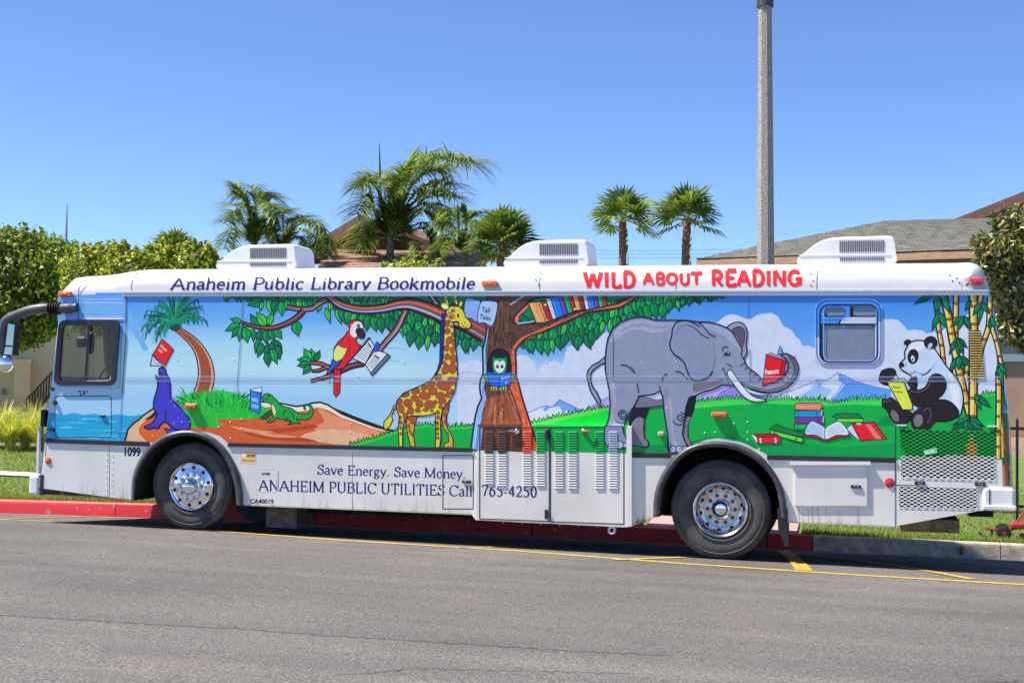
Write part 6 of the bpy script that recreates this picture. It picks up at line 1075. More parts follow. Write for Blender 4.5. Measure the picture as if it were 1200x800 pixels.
# ------------------------------------------------------------------ road, kerb, lawn
def gxc(X): return gz(max(-16, min(22, X)), 0)-0
def roadz(X, Y): Xc_ = max(-16., min(22., X)); return gz(Xc_, max(-40., Y))
def lawnz(X, Y):
    c = yc(X); t = Y-c; return roadz(X, c)+.2+(.012*t if t < .6 else .0072+.085*(min(t, 11)-.6)) + .02*math.sin(X*.7)*min(1, max(0, t-1))
def asphalt():
    m = bpy.data.materials.new('asphalt'); m.use_nodes = True; t = m.node_tree; b = t.nodes['Principled BSDF']; tc = t.nodes.new('ShaderNodeTexCoord')
    def nz(sc, det=2, rough=.5):
        n = t.nodes.new('ShaderNodeTexNoise'); n.inputs['Scale'].default_value = sc; n.inputs['Detail'].default_value = det; n.inputs['Roughness'].default_value = rough; t.links.new(tc.outputs['Object'], n.inputs['Vector']); return n
    def rp(n, a, b_, c0, c1):
        r = t.nodes.new('ShaderNodeValToRGB'); r.color_ramp.elements[0].position = a; r.color_ramp.elements[1].position = b_; r.color_ramp.elements[0].color = (*c0, 1); r.color_ramp.elements[1].color = (*c1, 1); t.links.new(n.outputs[0], r.inputs[0]); return r
    def mul(a, b_, typ='MULTIPLY', f=1.):
        x = t.nodes.new('ShaderNodeMix'); x.data_type = 'RGBA'; x.blend_type = typ; x.inputs[0].default_value = f; t.links.new(a.outputs[0], x.inputs[6]); t.links.new(b_.outputs[0], x.inputs[7])
        class W: outputs = [x.outputs[2]]
        return W
    base = rp(nz(.35, 4), .35, .68, (.110, .104, .099), (.145, .136, .129))
    grain = rp(nz(75, 2, .7), .36, .66, (.45, .45, .45), (1.7, 1.66, 1.62)); g2 = rp(nz(24, 3), .3, .7, (.84, .84, .84), (1.14, 1.14, 1.14))
    vo = t.nodes.new('ShaderNodeTexVoronoi'); vo.inputs['Scale'].default_value = 60; t.links.new(tc.outputs['Object'], vo.inputs['Vector']); st = t.nodes.new('ShaderNodeValToRGB'); st.color_ramp.elements[0].position = .10; st.color_ramp.elements[1].position = .2; st.color_ramp.elements[0].color = (2.0, 1.95, 1.85, 1); st.color_ramp.elements[1].color = (1, 1, 1, 1); t.links.new(vo.outputs['Distance'], st.inputs[0])
    mp = t.nodes.new('ShaderNodeMapping'); mp.inputs['Scale'].default_value = (.12, 1.6, 1); mp.inputs['Rotation'].default_value = (0, 0, -.06); t.links.new(tc.outputs['Object'], mp.inputs[0]); n5 = t.nodes.new('ShaderNodeTexNoise'); n5.inputs['Scale'].default_value = 1.2; n5.inputs['Detail'].default_value = 5; t.links.new(mp.outputs[0], n5.inputs['Vector']); streak = rp(n5, .38, .66, (.87, .87, .88), (1.07, 1.07, 1.06))
    spots = rp(nz(1.9, 3, .6), .66, .74, (1, 1, 1), (.8, .79, .79)); pale = rp(nz(.8, 4, .6), .56, .7, (1, 1, 1), (1.13, 1.11, 1.09)); x = mul(mul(mul(mul(mul(mul(base, grain), g2), st), streak), spots), pale); t.links.new(x.outputs[0], b.inputs['Base Color']); b.inputs['Roughness'].default_value = .88; b.inputs['Specular IOR Level'].default_value = .3
    bp = t.nodes.new('ShaderNodeBump'); bp.inputs['Strength'].default_value = .5; bp.inputs['Distance'].default_value = .006; n6 = nz(75, 2, .7); t.links.new(n6.outputs[0], bp.inputs['Height']); t.links.new(bp.outputs[0], b.inputs['Normal']); return m
ASPH = asphalt()
XS = sorted(set([-300, -120, -60, -30, -20]+list(np.arange(-16, 22.1, 1.))+[24, 30, 45, 70, 120, 300]))
def sheetgrid(name, YS, zf, mat, Yf=lambda X, t: t, dz=0., xs=XS, **kw):
    m = MB(); vs = [(X, Yf(X, t), zf(X, Yf(X, t))+dz) for X in xs for t in YS]; n = len(YS)
    m.mesh(vs, [(i*n+k, (i+1)*n+k, (i+1)*n+k+1, i*n+k+1) for i in range(len(xs)-1) for k in range(n-1)], mat); return m.build(name, smooth=True, angle=60, **kw)
sheetgrid('road', [-300, -120, -60, -40, -30, -20, -12, -8, -5, -3, -2, -1.2, -.6, 0, .6, 1.2, 1.9, 2.55], roadz, ASPH, Yf=lambda X, t: t if t < 2.5 else yc(max(-30, min(30, X)))+.06, kind='structure', label='grey worn asphalt road with long cracks')
LAWN = M('lawn_soil_green', (.16, .24, .05), .9, nscale=14, rgb2=(.08, .13, .028), bump=.6, bscale=60, bdist=.02, detail=6)
def ycc(X): return yc(max(-30, min(30, X)))
def lawnz2(X, Y):
    Xc_ = max(-16., min(22., X)); c = ycc(X); t = Y-c; return roadz(Xc_, c)+.185+(.012*t if t < .6 else .0072+.085*(min(t, 11)-.6)) - (0 if t < 40 else (t-40)*.01)
sheetgrid('lawn', [.14, .4, .8, 1.4, 2, 3, 4, 6, 8, 10, 11.5, 20, 35, 60, 120, 300], lawnz2, LAWN, Yf=lambda X, t: ycc(X)+t, kind='structure', label='mown green lawn behind the kerb')
m = MB(); m.mesh([(-2500, -2500, -2.4), (2500, -2500, -2.4), (2500, 2500, -2.4), (-2500, 2500, -2.4)], [(0, 1, 2, 3)], M('far_ground', (.12, .12, .08), .95)); m.build('ground', kind='structure', label='flat ground out to the horizon')
# kerb pieces
KR = M('kerb_red_paint', (.64, .028, .035), .55, nscale=9, rgb2=(.40, .2, .17), mixlo=.3, mixhi=.37, detail=7, bump=.4, bscale=18, bdist=.008); KG = M('kerb_concrete', (.56, .475, .38), .85, nscale=9, rgb2=(.34, .285, .23), bump=.5, bscale=30, bdist=.008); KD = M('kerb_red_worn', (.5, .06, .055), .7, nscale=5, rgb2=(.33, .1, .08), bump=.4, bscale=25)
kb = thing('kerb', (0, 0, 0), 'raised kerb, painted red along most of its length', 'kerb', kind='structure'); del kb['category']
joints = [-40, -30, -21, -15, -11.6, -8.5, -5.5, -2.42, .63, 3.68, 6.73, 7.3, 9.6, 12.6, 15.6, 18.6, 24, 32, 45]
for a, b in zip(joints, joints[1:]):
    m = MB(); n = 4; vs = []; mat = KR if b <= 7.31 else KG
    for k in range(n+1):
        X = a+.006+(b-a-.012)*k/n; c = ycc(X); z = roadz(X, c); jit = .006*math.sin(X*3.1)
        for y, dz in ((-.015, -.05), (-.012, .0), (-.002, .15), (.006, .185), (.022, .2), (.13, .203), (.15, .195), (.155, .05)): vs.append((X, c+y+jit*(dz < .19), z+dz))
    m.mesh(vs, [(i*8+k, (i+1)*8+k, (i+1)*8+k+1, i*8+k+1) for i in range(n) for k in range(7)]+[tuple(range(8)), tuple(n*8+k for k in range(8))], mat); m.build('kerb_stone', kb, smooth=True, angle=30)
gt_ = MB(); vs = []
# gutter pan
sheetgrid('gutter', [0, .5, 1.], lambda X, Y: roadz(X, Y)+.004, M('gutter_concrete', (.25, .235, .225), .85, nscale=6, rgb2=(.15, .14, .135), bump=.3, bscale=40), Yf=lambda X, t: ycc(X)-.34+.34*t, kind='structure', label='pale concrete gutter strip at the foot of the kerb')
# pink walkway across the lawn
PK_ = M('pink_paver', (.52, .30, .26), .85, nscale=12, rgb2=(.42, .25, .22), bump=.3, bscale=40); wk = thing('walkway', (0, 0, 0), 'pink concrete walkway crossing the lawn behind the rear wheel', 'walkway', kind='structure'); del wk['category']
for j in range(7):
    for i in range(2):
        x0 = 5.15+i*.98; y0 = ycc(6)+.17+j*.98; m = MB(); P_ = [(x0, y0), (x0+.96, y0), (x0+.96, y0+.96), (x0, y0+.96)]; m.mesh([(x, y, lawnz2(x, y)-.02) for x, y in P_]+[(x, y, lawnz2(x, y)+.022) for x, y in P_], [(4, 5, 6, 7), (0, 1, 5, 4), (1, 2, 6, 5), (2, 3, 7, 6), (3, 0, 4, 7)], PK_); m.build('paving_slab', wk)
# concrete path strip far left
m = MB(); vs = [];
for X in np.arange(-16, -2.9, 1.): 
    p = onY(0, 556, 5.2); y0 = 5.0+.0*X; vs += [(X, y0, lawnz2(X, y0)+.03), (X, y0+.14, lawnz2(X, y0+.14)+.07), (X, y0+.3, lawnz2(X, y0+.3)+.03)]
m.mesh(vs, [(i*3+k, (i+1)*3+k, (i+1)*3+k+1, i*3+k+1) for i in range(len(vs)//3-1) for k in range(2)], M('path_edge', (.6, .57, .52), .8, nscale=8, namp=.1)); m.build('path_edging', label='pale concrete edging across the lawn left of the bus', kind='structure')
# yellow markings
YM = M('road_yellow', (.66, .42, .05), .6, nscale=28, rgb2=(.42, .30, .08), bump=.3, bscale=60); YF = M('road_yellow_faded', (.42, .33, .14), .7, nscale=22, rgb2=(.22, .19, .12), bump=.3, bscale=60)
def mark(pts, w, mat, name='road_marking', label='yellow painted line on the asphalt', dz=.005):
    P_ = [onG(*p) for p in pts]; vs = []; 
    F = []
    for a, b in zip(P_, P_[1:]):
        n = max(1, int(np.linalg.norm(b-a)/.5)); F += [a+(b-a)*k/n for k in range(n)]
    F.append(P_[-1])
    for i in range(len(F)):
        d = unit((F[min(i+1, len(F)-1)]-F[max(i-1, 0)])[:2]); nn = np.array([-d[1], d[0]])*w/2
        for s_ in (1, -1): x, y = F[i][0]+nn[0]*s_, F[i][1]+nn[1]*s_; vs.append((x, y, roadz(x, y)+dz))
    m = MB(); m.mesh(vs, [(2*i, 2*i+1, 2*i+3, 2*i+2) for i in range(len(F)-1)], mat); return m.build(name, label=label, kind='structure')
mark([(-260, 594.5), (0, 608.3), (200, 618.7), (400, 633.0), (600, 645), (800, 660.3), (1000, 673.5), (1200, 685), (1500, 700)], .11, YM, label='long yellow line along the parking bays')
mark([(10, 608), (70, 606), (150, 603.4), (190, 603)], .1, YF, dz=.008); mark([(540, 642), (600, 640.4), (700, 637.5), (790, 634.5)], .1, YF, dz=.008); mark([(720, 656), (790, 653.5), (850, 651)], .1, YM, dz=.008); mark([(925, 648), (1000, 656.5), (1060, 665), (1140, 679)], .1, YM, dz=.008); mark([(918, 645), (930, 655), (942, 669)], .17, M('road_orange', (.7, .36, .04), .6, nscale=20, rgb2=(.5, .3, .06)), label='short orange cross bar beside the rear wheel', dz=.011)
mark([(1080, 652), (1200, 668), (1300, 680)], .05, YF, dz=.008)
CK = M('tar_crack', (.05, .046, .044), .9)
def crack(pts, w, label='long dark crack in the asphalt'):
    q = []
    for a, b in zip(pts, pts[1:]):
        n = max(2, int(abs(b[0]-a[0])/6)); q += [(a[0]+(b[0]-a[0])*k/n, a[1]+(b[1]-a[1])*k/n+random.uniform(-.7, .7)) for k in range(n)]
    mark(q, w, CK, 'road_crack', label, .003)
crack([(0, 720.5), (60, 724), (130, 728.5), (270, 736), (400, 745.5), (480, 750), (590, 757.5), (700, 764), (790, 768)], .011, 'long dark crack running left to right across the asphalt'); crack([(395, 791), (450, 787), (478, 784), (500, 783), (560, 785), (640, 786.5), (750, 789)], .008, 'thin crack near the bottom of the road'); crack([(505, 602+58), (560, 662), (600, 661)], .012, 'short faint crack near the yellow line'); crack([(1145, 797), (1200, 799)], .012, 'short crack at the lower right of the road')
# tufts of lawn blades
def blades(name, n, sampler, hmin, hmax, w_, mats, lean=.5, **kw):
    X, Y = sampler(n); Z = np.array([lawnz2(x, y) for x, y in zip(X, Y)]); a = rng.uniform(0, 6.283, n); h = rng.uniform(hmin, hmax, n); l = rng.uniform(0, lean, n)*h; b = rng.uniform(0, 6.283, n)
    v = np.zeros((n, 3, 3)); v[:, 0] = np.stack([X-np.cos(a)*w_, Y-np.sin(a)*w_, Z-.005], 1); v[:, 1] = np.stack([X+np.cos(a)*w_, Y+np.sin(a)*w_, Z-.005], 1); v[:, 2] = np.stack([X+np.cos(b)*l, Y+np.sin(b)*l, Z+h], 1)
    me = bpy.data.meshes.new(name); me.from_pydata(v.reshape(-1, 3).tolist(), [], np.arange(3*n).reshape(n, 3).tolist())
    for m_ in mats: me.materials.append(m_)
    me.polygons.foreach_set('material_index', rng.integers(0, len(mats), n).tolist()); return link(name, me, **kw)
def leafmat(name, rgb, rough=.45, trans=.35, spec=.4, back=None):
    m = bpy.data.materials.new(name); m.use_nodes = True; t = m.node_tree; b = t.nodes['Principled BSDF']; out = t.nodes['Material Output']
    b.inputs['Base Color'].default_value = (*rgb, 1); b.inputs['Roughness'].default_value = rough; b.inputs['Specular IOR Level'].default_value = spec
    tr_ = t.nodes.new('ShaderNodeBsdfTranslucent'); tr_.inputs[0].default_value = (min(1, rgb[0]*1.5), min(1, rgb[1]*1.35), rgb[2]*.6, 1); mx = t.nodes.new('ShaderNodeMixShader'); mx.inputs[0].default_value = trans
    if back:
        g = t.nodes.new('ShaderNodeNewGeometry'); c = t.nodes.new('ShaderNodeMix'); c.data_type = 'RGBA'; c.inputs[6].default_value = (*rgb, 1); c.inputs[7].default_value = (*back, 1); t.links.new(g.outputs['Backfacing'], c.inputs[0]); t.links.new(c.outputs[2], b.inputs['Base Color'])
    t.links.new(b.outputs[0], mx.inputs[1]); t.links.new(tr_.outputs[0], mx.inputs[2]); t.links.new(mx.outputs[0], out.inputs[0]); return m
GM = [leafmat('grass_blade_a', (0.189, 0.304, 0.051), .55), leafmat('grass_blade_b', (0.275, 0.392, 0.072), .55), leafmat('grass_blade_c', (0.109, 0.189, 0.032), .55), leafmat('grass_blade_d', (0.377, 0.377, 0.116), .6)]
def samp(x0, x1, y0, y1, pw=1.):
    def f(n): X = rng.uniform(x0, x1, n); T = rng.uniform(0, 1, n)**pw; return X, np.array([ycc(x) for x in X])+y0+(y1-y0)*T
    return f
def samp2(n):
    X, Y = samp(-14, 14, .16, 5.5, 1.4)(n); k = ~((X > 5.1) & (X < 7.15)); k2 = ~((X > -16) & (X < -2.9) & (Y > 4.98) & (Y < 5.32)); return X[k & k2], Y[k & k2]
def blades2(name, n, s_, *a, **k):
    X, Y = s_(n); return blades(name, len(X), lambda n_: (X, Y), *a, **k)
blades2('grass', 130000, samp2, .025, .075, .006, GM, kind='stuff', label='short green grass blades of the lawn', category='grass') if 0 else None
g_ = blades2('grass', 130000, samp2, .025, .07, .006, GM); g_['kind'] = 'stuff'; g_['label'] = 'short sunlit grass blades covering the lawn'
g_ = blades2('edge_grass', 16000, lambda n: (lambda X, Y: (X[(X < 5.1) | (X > 7.15)], Y[(X < 5.1) | (X > 7.15)]))(*samp(-12, 14, .15, .3)(n)), .05, .11, .006, GM); g_['kind'] = 'stuff'; g_['label'] = 'longer grass leaning over the back of the kerb'
# weed in the kerb joint
def tuftmesh(m, c, n, ln, sp, mats, w_=.008, seg=4, up=.8):
    for _ in range(n):
        a = random.uniform(0, 6.283); l = ln*random.uniform(.55, 1.05); s = sp*random.uniform(.2, 1.1); p0 = np.array(c)+np.array([random.gauss(0, .03)*ln, random.gauss(0, .03)*ln, 0]); d = np.array([math.cos(a), math.sin(a), 0]); sd_ = np.array([-d[1], d[0], 0])*w_; vs = []
        for k in range(seg+1):
            t = k/seg; q = p0+d*s*l*t**1.5+np.array([0, 0, l*(up*t-.55*s*t*t*t)]); ww = (1-t)**.7
            vs += [q-sd_*ww, q+sd_*ww]
        m.mesh(vs, [(2*k, 2*k+1, 2*k+3, 2*k+2) for k in range(seg)], random.choice(mats))
p = onY(1127, 650, ycc(8.9)-.03); m = MB(); tuftmesh(m, p, 36, .2, .6, GM, .007, up=.9); m.build('weed', label='green weed sprouting from the kerb joint under the rear of the bus', cat='weed')
p = onY(560, 622, 2.46); m = MB(); tuftmesh(m, p, 24, .13, .9, [GM[2], GM[3]], .006); m.build('weed', label='dry weed in the gutter below the hatch beside the cabinet', cat='weed')

# ornamental grasses at the left
OG = [leafmat('grass_long_a', (0.435, 0.522, 0.102), .5), leafmat('grass_long_b', (0.609, 0.609, 0.145), .5), leafmat('grass_long_c', (0.203, 0.290, 0.065), .5), leafmat('grass_long_d', (0.725, 0.638, 0.203), .5)]
names_ = ['leftmost clump of long arching grass below the beige building', 'second clump of long grass from the left of the lawn', 'middle clump of long yellow-green grass on the lawn edge', 'clump of long grass in front of the stair railing', 'clump of long grass nearest the front of the bus', 'clump of long grass hidden behind the front bumper', 'back row clump of long grass below the pillar', 'back row clump of long grass below the stair foot']
for (px, yy, sc_), lb in zip([(-30, 8.2, 1), (-8, 8.4, 1.05), (12, 8.1, .95), (30, 8.5, 1.05), (48, 8.2, .95), (72, 8.4, 1), (4, 9.4, 1.15), (38, 9.5, 1.1)], names_):
    X = onY(px, 520, yy)[0]; m = MB(); o = None; tuftmesh(m, (0, 0, 0), 420, .95*sc_, .75, OG, .011, 5, .95); o = m.build('ornamental_grass', label=lb, cat='grass clump', group='clumps of long ornamental grass'); o.location = (X, yy, lawnz2(X, yy))

# ------------------------------------------------------------------ leafy trees
def leafcloud(name, blobs, n, size, mats, parent, squash=1., shell=.45, curl=.35, lw=.55, kind=None, seed=1):
    g = np.random.default_rng(seed); vol = np.array([b[3]*b[4]*b[5] for b in blobs])**.72; pr = vol/vol.sum(); V_ = []; mi_ = []
    idx = g.choice(len(blobs), n, p=pr); B = np.array(blobs)[idx]
    d = g.normal(size=(n, 3)); d /= np.linalg.norm(d, axis=1)[:, None]; r = (1-shell*g.random(n)**1.3)
    # clumps: twigs push parts of the surface outwards
    ph = np.sin(d[:, 0]*7+B[:, 0]*3)*np.sin(d[:, 1]*6+B[:, 1]*2)*np.sin(d[:, 2]*8+B[:, 2]*5); r *= 1+.2*ph+.06*g.normal(size=n)+.38*np.clip(np.sin(d[:, 0]*19+B[:, 2]*7)*np.sin(d[:, 1]*17+B[:, 0]*5)*np.sin(d[:, 2]*15+1)-.35, 0, 1)*np.clip(d[:, 2]+.6, 0, 1.4)
    c = B[:, :3]+d*r[:, None]*B[:, 3:6]
    nrm = d+g.normal(size=(n, 3))*.75; nrm[:, 2] += .25; nrm /= np.linalg.norm(nrm, axis=1)[:, None]
    t1_ = np.cross(nrm, g.normal(size=(n, 3))); t1_ /= np.linalg.norm(t1_, axis=1)[:, None]; t2_ = np.cross(nrm, t1_); s = size*g.uniform(.65, 1.25, n)[:, None]
    v = np.stack([c-t1_*s*.5, c+t2_*s*lw*.5-nrm*s*curl*.25, c+t1_*s*.5-nrm*s*curl*.3, c-t2_*s*lw*.5-nrm*s*curl*.25], 1)
    f = np.arange(4*n).reshape(n, 4); fs = np.concatenate([f[:, [0, 1, 2]], f[:, [0, 2, 3]]], 1).reshape(-1, 3)
    me = bpy.data.meshes.new(name); me.from_pydata(v.reshape(-1, 3).tolist(), [], fs.tolist())
    for m_ in mats: me.materials.append(m_)
    me.polygons.foreach_set('material_index', np.repeat(g.integers(0, len(mats), n), 2).tolist()); return link(name, me, parent, kind=kind)
BARK = M('bark_brown', (.16, .11, .075), .9, nscale=12, rgb2=(.07, .05, .035), bump=.8, bscale=20, bdist=.03)
def limbs(m, base, top, r0, ends, mat=BARK):
    base = np.array(base, float); top = np.array(top, float); m.tube([base, base*.6+top*.4+np.array([.05, 0, 0]), top], [r0*1.15, r0*.9, r0*.7], mat, 9)
    for e in ends: e = np.array(e, float); mid_ = top*.5+e*.5+np.array([0, 0, .15]); m.tube([top-np.array([0, 0, .1]), mid_, e], [r0*.5, r0*.32, r0*.12], mat, 6)
def tree(name, label, px, Y, blobs_px, n, size, mats, seed, r0=.14, trunk_px=None, sprigs=7, **kw):
    X0 = onY(trunk_px if trunk_px is not None else px, 400, Y)[0]; z0 = lawnz2(X0, Y)-.05; root = thing(name, (X0, Y, z0), label, 'tree', kw.pop('group', None)); s = float(np.linalg.norm(onY(px+100, 400, Y)-onY(px, 400, Y)))/100; bl = []
    for x, y, rx, ry, dy in blobs_px:
        p = onY(x, y, Y+dy); bl.append((p[0]-X0, p[1]-Y, p[2]-z0, rx*s, rx*s*.9, ry*s))
        if sprigs:
            for q in range(sprigs): a_ = random.uniform(-1.25, 1.25); l_ = random.uniform(4, 9); bl.append((p[0]-X0+math.sin(a_)*rx*s*.95, p[1]-Y+random.uniform(-.5, .5)*rx*s, p[2]-z0+math.cos(a_)*ry*s*.97, random.uniform(2, 4)*s, random.uniform(2, 4)*s, l_*s))
    m = MB(); c = np.mean([b[:3] for b in bl], 0); big = [b for b in bl if b[3] > .3]; limbs(m, (0, 0, 0), (c[0]*.5, c[1]*.5, max(.8, min(b[2]-b[5] for b in big)+.2)), r0, [np.array(b[:3]) for b in big]); m.build('trunk', root, smooth=True); leafcloud('crown', bl, n, size, mats, root, seed=seed, **kw); return root
FIC = [leafmat('ficus_leaf_a', (0.392, 0.460, 0.047), .4), leafmat('ficus_leaf_b', (0.177, 0.265, 0.040), .4), leafmat('ficus_leaf_c', (0.626, 0.583, 0.056), .4), leafmat('ficus_leaf_d', (0.097, 0.160, 0.032), .4), leafmat('ficus_leaf_e', (0.274, 0.354, 0.047), .4)]
FIG = [leafmat('ficus_dark_a', (0.138, 0.231, 0.040), .38), leafmat('ficus_dark_b', (0.235, 0.336, 0.047), .38), leafmat('ficus_dark_c', (0.069, 0.124, 0.025), .38), leafmat('ficus_dark_d', (0.431, 0.478, 0.064), .38)]
tree('ficus_tree', 'dense dark green tree overhanging the mirror, front left of the bus', 30, 12, [(-30, 320, 52, 52, 0), (20, 315, 46, 46, .3), (58, 320, 34, 40, .2), (75, 345, 22, 40, .5), (0, 365, 50, 34, 0), (38, 372, 34, 30, .2), (20, 395, 26, 16, 0), (-60, 370, 40, 40, 0), (4, 285, 26, 16, 0), (28, 284, 16, 12, 0), (66, 300, 20, 16, 0)], 19000, .125, FIG, 3, .16, trunk_px=-40)
tree('ficus_tree', 'yellow-green bushy tree behind the driver cab roof', 130, 11, [(100, 318, 30, 26, 0), (125, 308, 26, 20, .2), (150, 316, 32, 22, 0), (135, 350, 48, 40, .3), (108, 350, 36, 44, .5), (115, 298, 14, 10, 0), (140, 296, 12, 9, 0)], 15000, .105, FIC, 4, .12)
tree('ficus_tree', 'yellow-green bushy tree left of the first roof air conditioner', 210, 11.5, [(180, 312, 32, 22, 0), (205, 308, 26, 18, .2), (230, 310, 24, 20, 0), (250, 316, 20, 14, 0), (210, 345, 55, 36, .3), (190, 296, 14, 9, 0), (222, 295, 12, 9, 0), (240, 300, 12, 9, 0)], 15000, .105, FIC, 5, .12)
tree('shrub', 'yellow-green shrub top behind the middle of the bus roof', 490, 9, [(470, 322, 26, 14, 0), (500, 318, 22, 13, 0), (488, 340, 40, 26, .3), (515, 330, 20, 14, 0)], 5000, .1, FIC, 6, .07)
MG = [leafmat('magnolia_leaf_e', (.42, .40, .15), .3, .15, .5), leafmat('magnolia_leaf_a', (0.117, 0.196, 0.049), .22, .12, .7, back=(.13, .10, .04)), leafmat('magnolia_leaf_b', (0.216, 0.313, 0.069), .2, .15, .7, back=(.16, .13, .045)), leafmat('magnolia_leaf_c', (0.392, 0.470, 0.097), .25, .15, .6, back=(.24, .17, .06)), leafmat('magnolia_leaf_d', (0.058, 0.088, 0.027), .25, .1, .6)]
tree('magnolia_tree', 'glossy dark-leaved magnolia tree beyond the rear corner of the bus', 1195, 8, [(1200, 275, 40, 34, 0), (1172, 300, 32, 30, 0), (1155, 318, 20, 20, 0), (1190, 340, 34, 40, .2), (1215, 330, 40, 60, .4), (1186, 385, 22, 26, .1), (1215, 260, 30, 22, 0), (1152, 290, 16, 16, 0), (1176, 262, 16, 14, 0), (1205, 395, 24, 22, .2), (1240, 330, 50, 70, .6)], 10500, .125, MG, 8, .13, trunk_px=1232, lw=.45, curl=.5, shell=.7, sprigs=6)
# ------------------------------------------------------------------ palms
QP = [leafmat('queen_frond_a', (0.120, 0.209, 0.047), .35, .3), leafmat('queen_frond_b', (0.209, 0.320, 0.064), .35, .3), leafmat('queen_frond_c', (0.080, 0.129, 0.047), .35, .3), leafmat('queen_frond_d', (0.353, 0.433, 0.096), .4, .3)]
PTR = M('palm_trunk_grey', (.25, .2, .15), .9, nscale=9, rgb2=(.13, .1, .08), bump=.7, bscale=14, bdist=.03)
def frond(m, path, ll, n=96, mats=QP, droop=.55, w_=.022):
    P_ = np.array(cm3(path, 7)); L_ = len(P_); m.tube(P_, [.022*(1-.75*i/L_)+.004 for i in range(L_)], random.choice(mats[:2]), 5)
    for i in range(n):
        u = .12+.88*i/n; f = u*(L_-1); k = int(f); k = min(k, L_-2); q = P_[k]+(P_[k+1]-P_[k])*(f-k); d = unit(P_[k+1]-P_[k]); up = np.array([0, 0, 1.]); sd_ = np.cross(d, up); sd_ = unit(sd_) if np.linalg.norm(sd_) > .05 else np.array([1., 0, 0]); l0 = ll*math.sin(math.pi*min(1, .14+.86*(1-abs(u-.45)*1.1)))**.8*random.uniform(.8, 1.1)
        for s_ in (1, -1):
            if random.random() < .05: continue
            dir_ = unit(sd_*s_*random.uniform(.5, 1)+d*random.uniform(.25, .8)+up*random.uniform(-.15, .45)); pts = [q]; c = q.copy(); v = dir_.copy(); sg = 4
            for j in range(sg): c = c+v*l0/sg; v = unit(v+np.array([0, 0, -droop*random.uniform(.35, .6)])); pts.append(c)
            wv = unit(np.cross(dir_, up)+np.array([.01, 0, 0]))*w_; vs = []
            for j, pt in enumerate(pts): ww = (1, 1, .8, .5, .05)[j]; vs += [pt-wv*ww, pt+wv*ww]
            m.mesh(vs, [(2*j, 2*j+1, 2*j+3, 2*j+2) for j in range(sg)], random.choice(mats))
def cm3(pts, n):
    P_ = [np.array(p, float) for p in pts]; L_ = len(P_); out = []
    for i in range(L_-1):
        a, b, c, d = P_[max(i-1, 0)], P_[i], P_[i+1], P_[min(i+2, L_-1)]
        for k in range(n): t = k/n; out.append(.5*((2*b)+(-a+c)*t+(2*a-5*b+4*c-d)*t*t+(-a+3*b-3*c+d)*t**3))
    out.append(P_[-1]); return out
def queen(label, Y, trunk, hub, fronds, ll, spear=None, extra=()):
    b = onY(*trunk, Y); z0 = lawnz2(b[0], Y)-.05; root = thing('queen_palm', (b[0], Y, z0), label, 'palm tree', 'feather palms behind the bus'); O = np.array([b[0], Y, z0]); h = onY(*hub, Y)-O; m = MB(); base = np.array([0, 0, 0.]); m.tube([base, h*.5+np.array([.04, 0, 0]), h*.9, h], [.16, .13, .12, .09], PTR, 12)
    for k in range(14): zz = h[2]*(k+.5)/15; m.tube([np.array([h[0]*(k+.5)/15, 0, zz]), np.array([h[0]*(k+.5)/15, 0, zz+.03])], [.165-.002*k, .158-.002*k], PTR, 12)
    m.build('trunk', root, smooth=True, angle=40)
    for pts, y1, k in fronds:
        for rep in range(2):
            m = MB(); jx, jy, jz = (0, 0, 0) if rep == 0 else (random.uniform(-7, 12), random.uniform(-4, 14), random.uniform(-.8, .8))
            path = [onY(p[0]+jx*((i+1)/len(pts)), p[1]+jy*((i+1)/len(pts)), Y+(y1+jz)*(i/(len(pts)-1)))-O for i, p in enumerate(pts)]; frond(m, [h]+path, ll*k*(1.4 if rep == 0 else 1.15)); m.build('frond', root)
    if spear: m = MB(); s0, s1 = onY(*spear[0], Y)-O, onY(*spear[1], Y)-O; m.tube([h, s0, s0*.4+s1*.6, s1], [.03, .04, .03, .008], QP[2], 6); m.build('spear_leaf', root)
    return root
queen('tall feather palm with a frond arching right, left of the middle air conditioner', 22, (449, 400), (458, 278), [([(468, 240), (486, 200), (515, 184), (548, 190)], -1, 1), ([(462, 230), (478, 196), (500, 182)], 1.5, .9), ([(448, 240), (437, 212), (424, 212)], 0, .85), ([(444, 255), (430, 230), (419, 242)], -1, .8), ([(452, 250), (450, 220), (440, 204)], 1, .8), ([(446, 268), (430, 262), (420, 282)], -.6, .8), ([(475, 262), (500, 240), (525, 244), (536, 262)], -1.2, .85), ([(476, 268), (500, 262), (520, 285)], .8, .8), ([(470, 250), (492, 222), (515, 214)], 1.2, .85), ([(440, 275), (424, 280), (418, 300)], 1, .6), ([(455, 245), (462, 215), (474, 198)], -1.5, .8), ([(478, 280), (492, 285), (500, 305)], -1, .6), ([(474, 236), (492, 206), (522, 196)], .4, .8), ([(478, 246), (500, 222), (530, 216)], -.6, .8), ([(462, 236), (466, 212), (482, 190)], .3, .8), ([(472, 255), (496, 240), (515, 250)], 0, .8)], .95, spear=((446, 230), (444.5, 168)))
queen('small feather palm rising left of the middle air conditioner', 18, (545, 400), (545, 300), [([(540, 280), (528, 262), (516, 262)], 0, .8), ([(543, 276), (538, 256), (530, 246)], .6, .7), ([(550, 280), (556, 262), (566, 262)], -.5, .8), ([(538, 288), (524, 280), (514, 290)], -.6, .7), ([(553, 288), (566, 282), (574, 294)], .5, .7), ([(546, 274), (550, 258), (560, 250)], .8, .7)], .5, spear=((538, 280), (536, 236)))
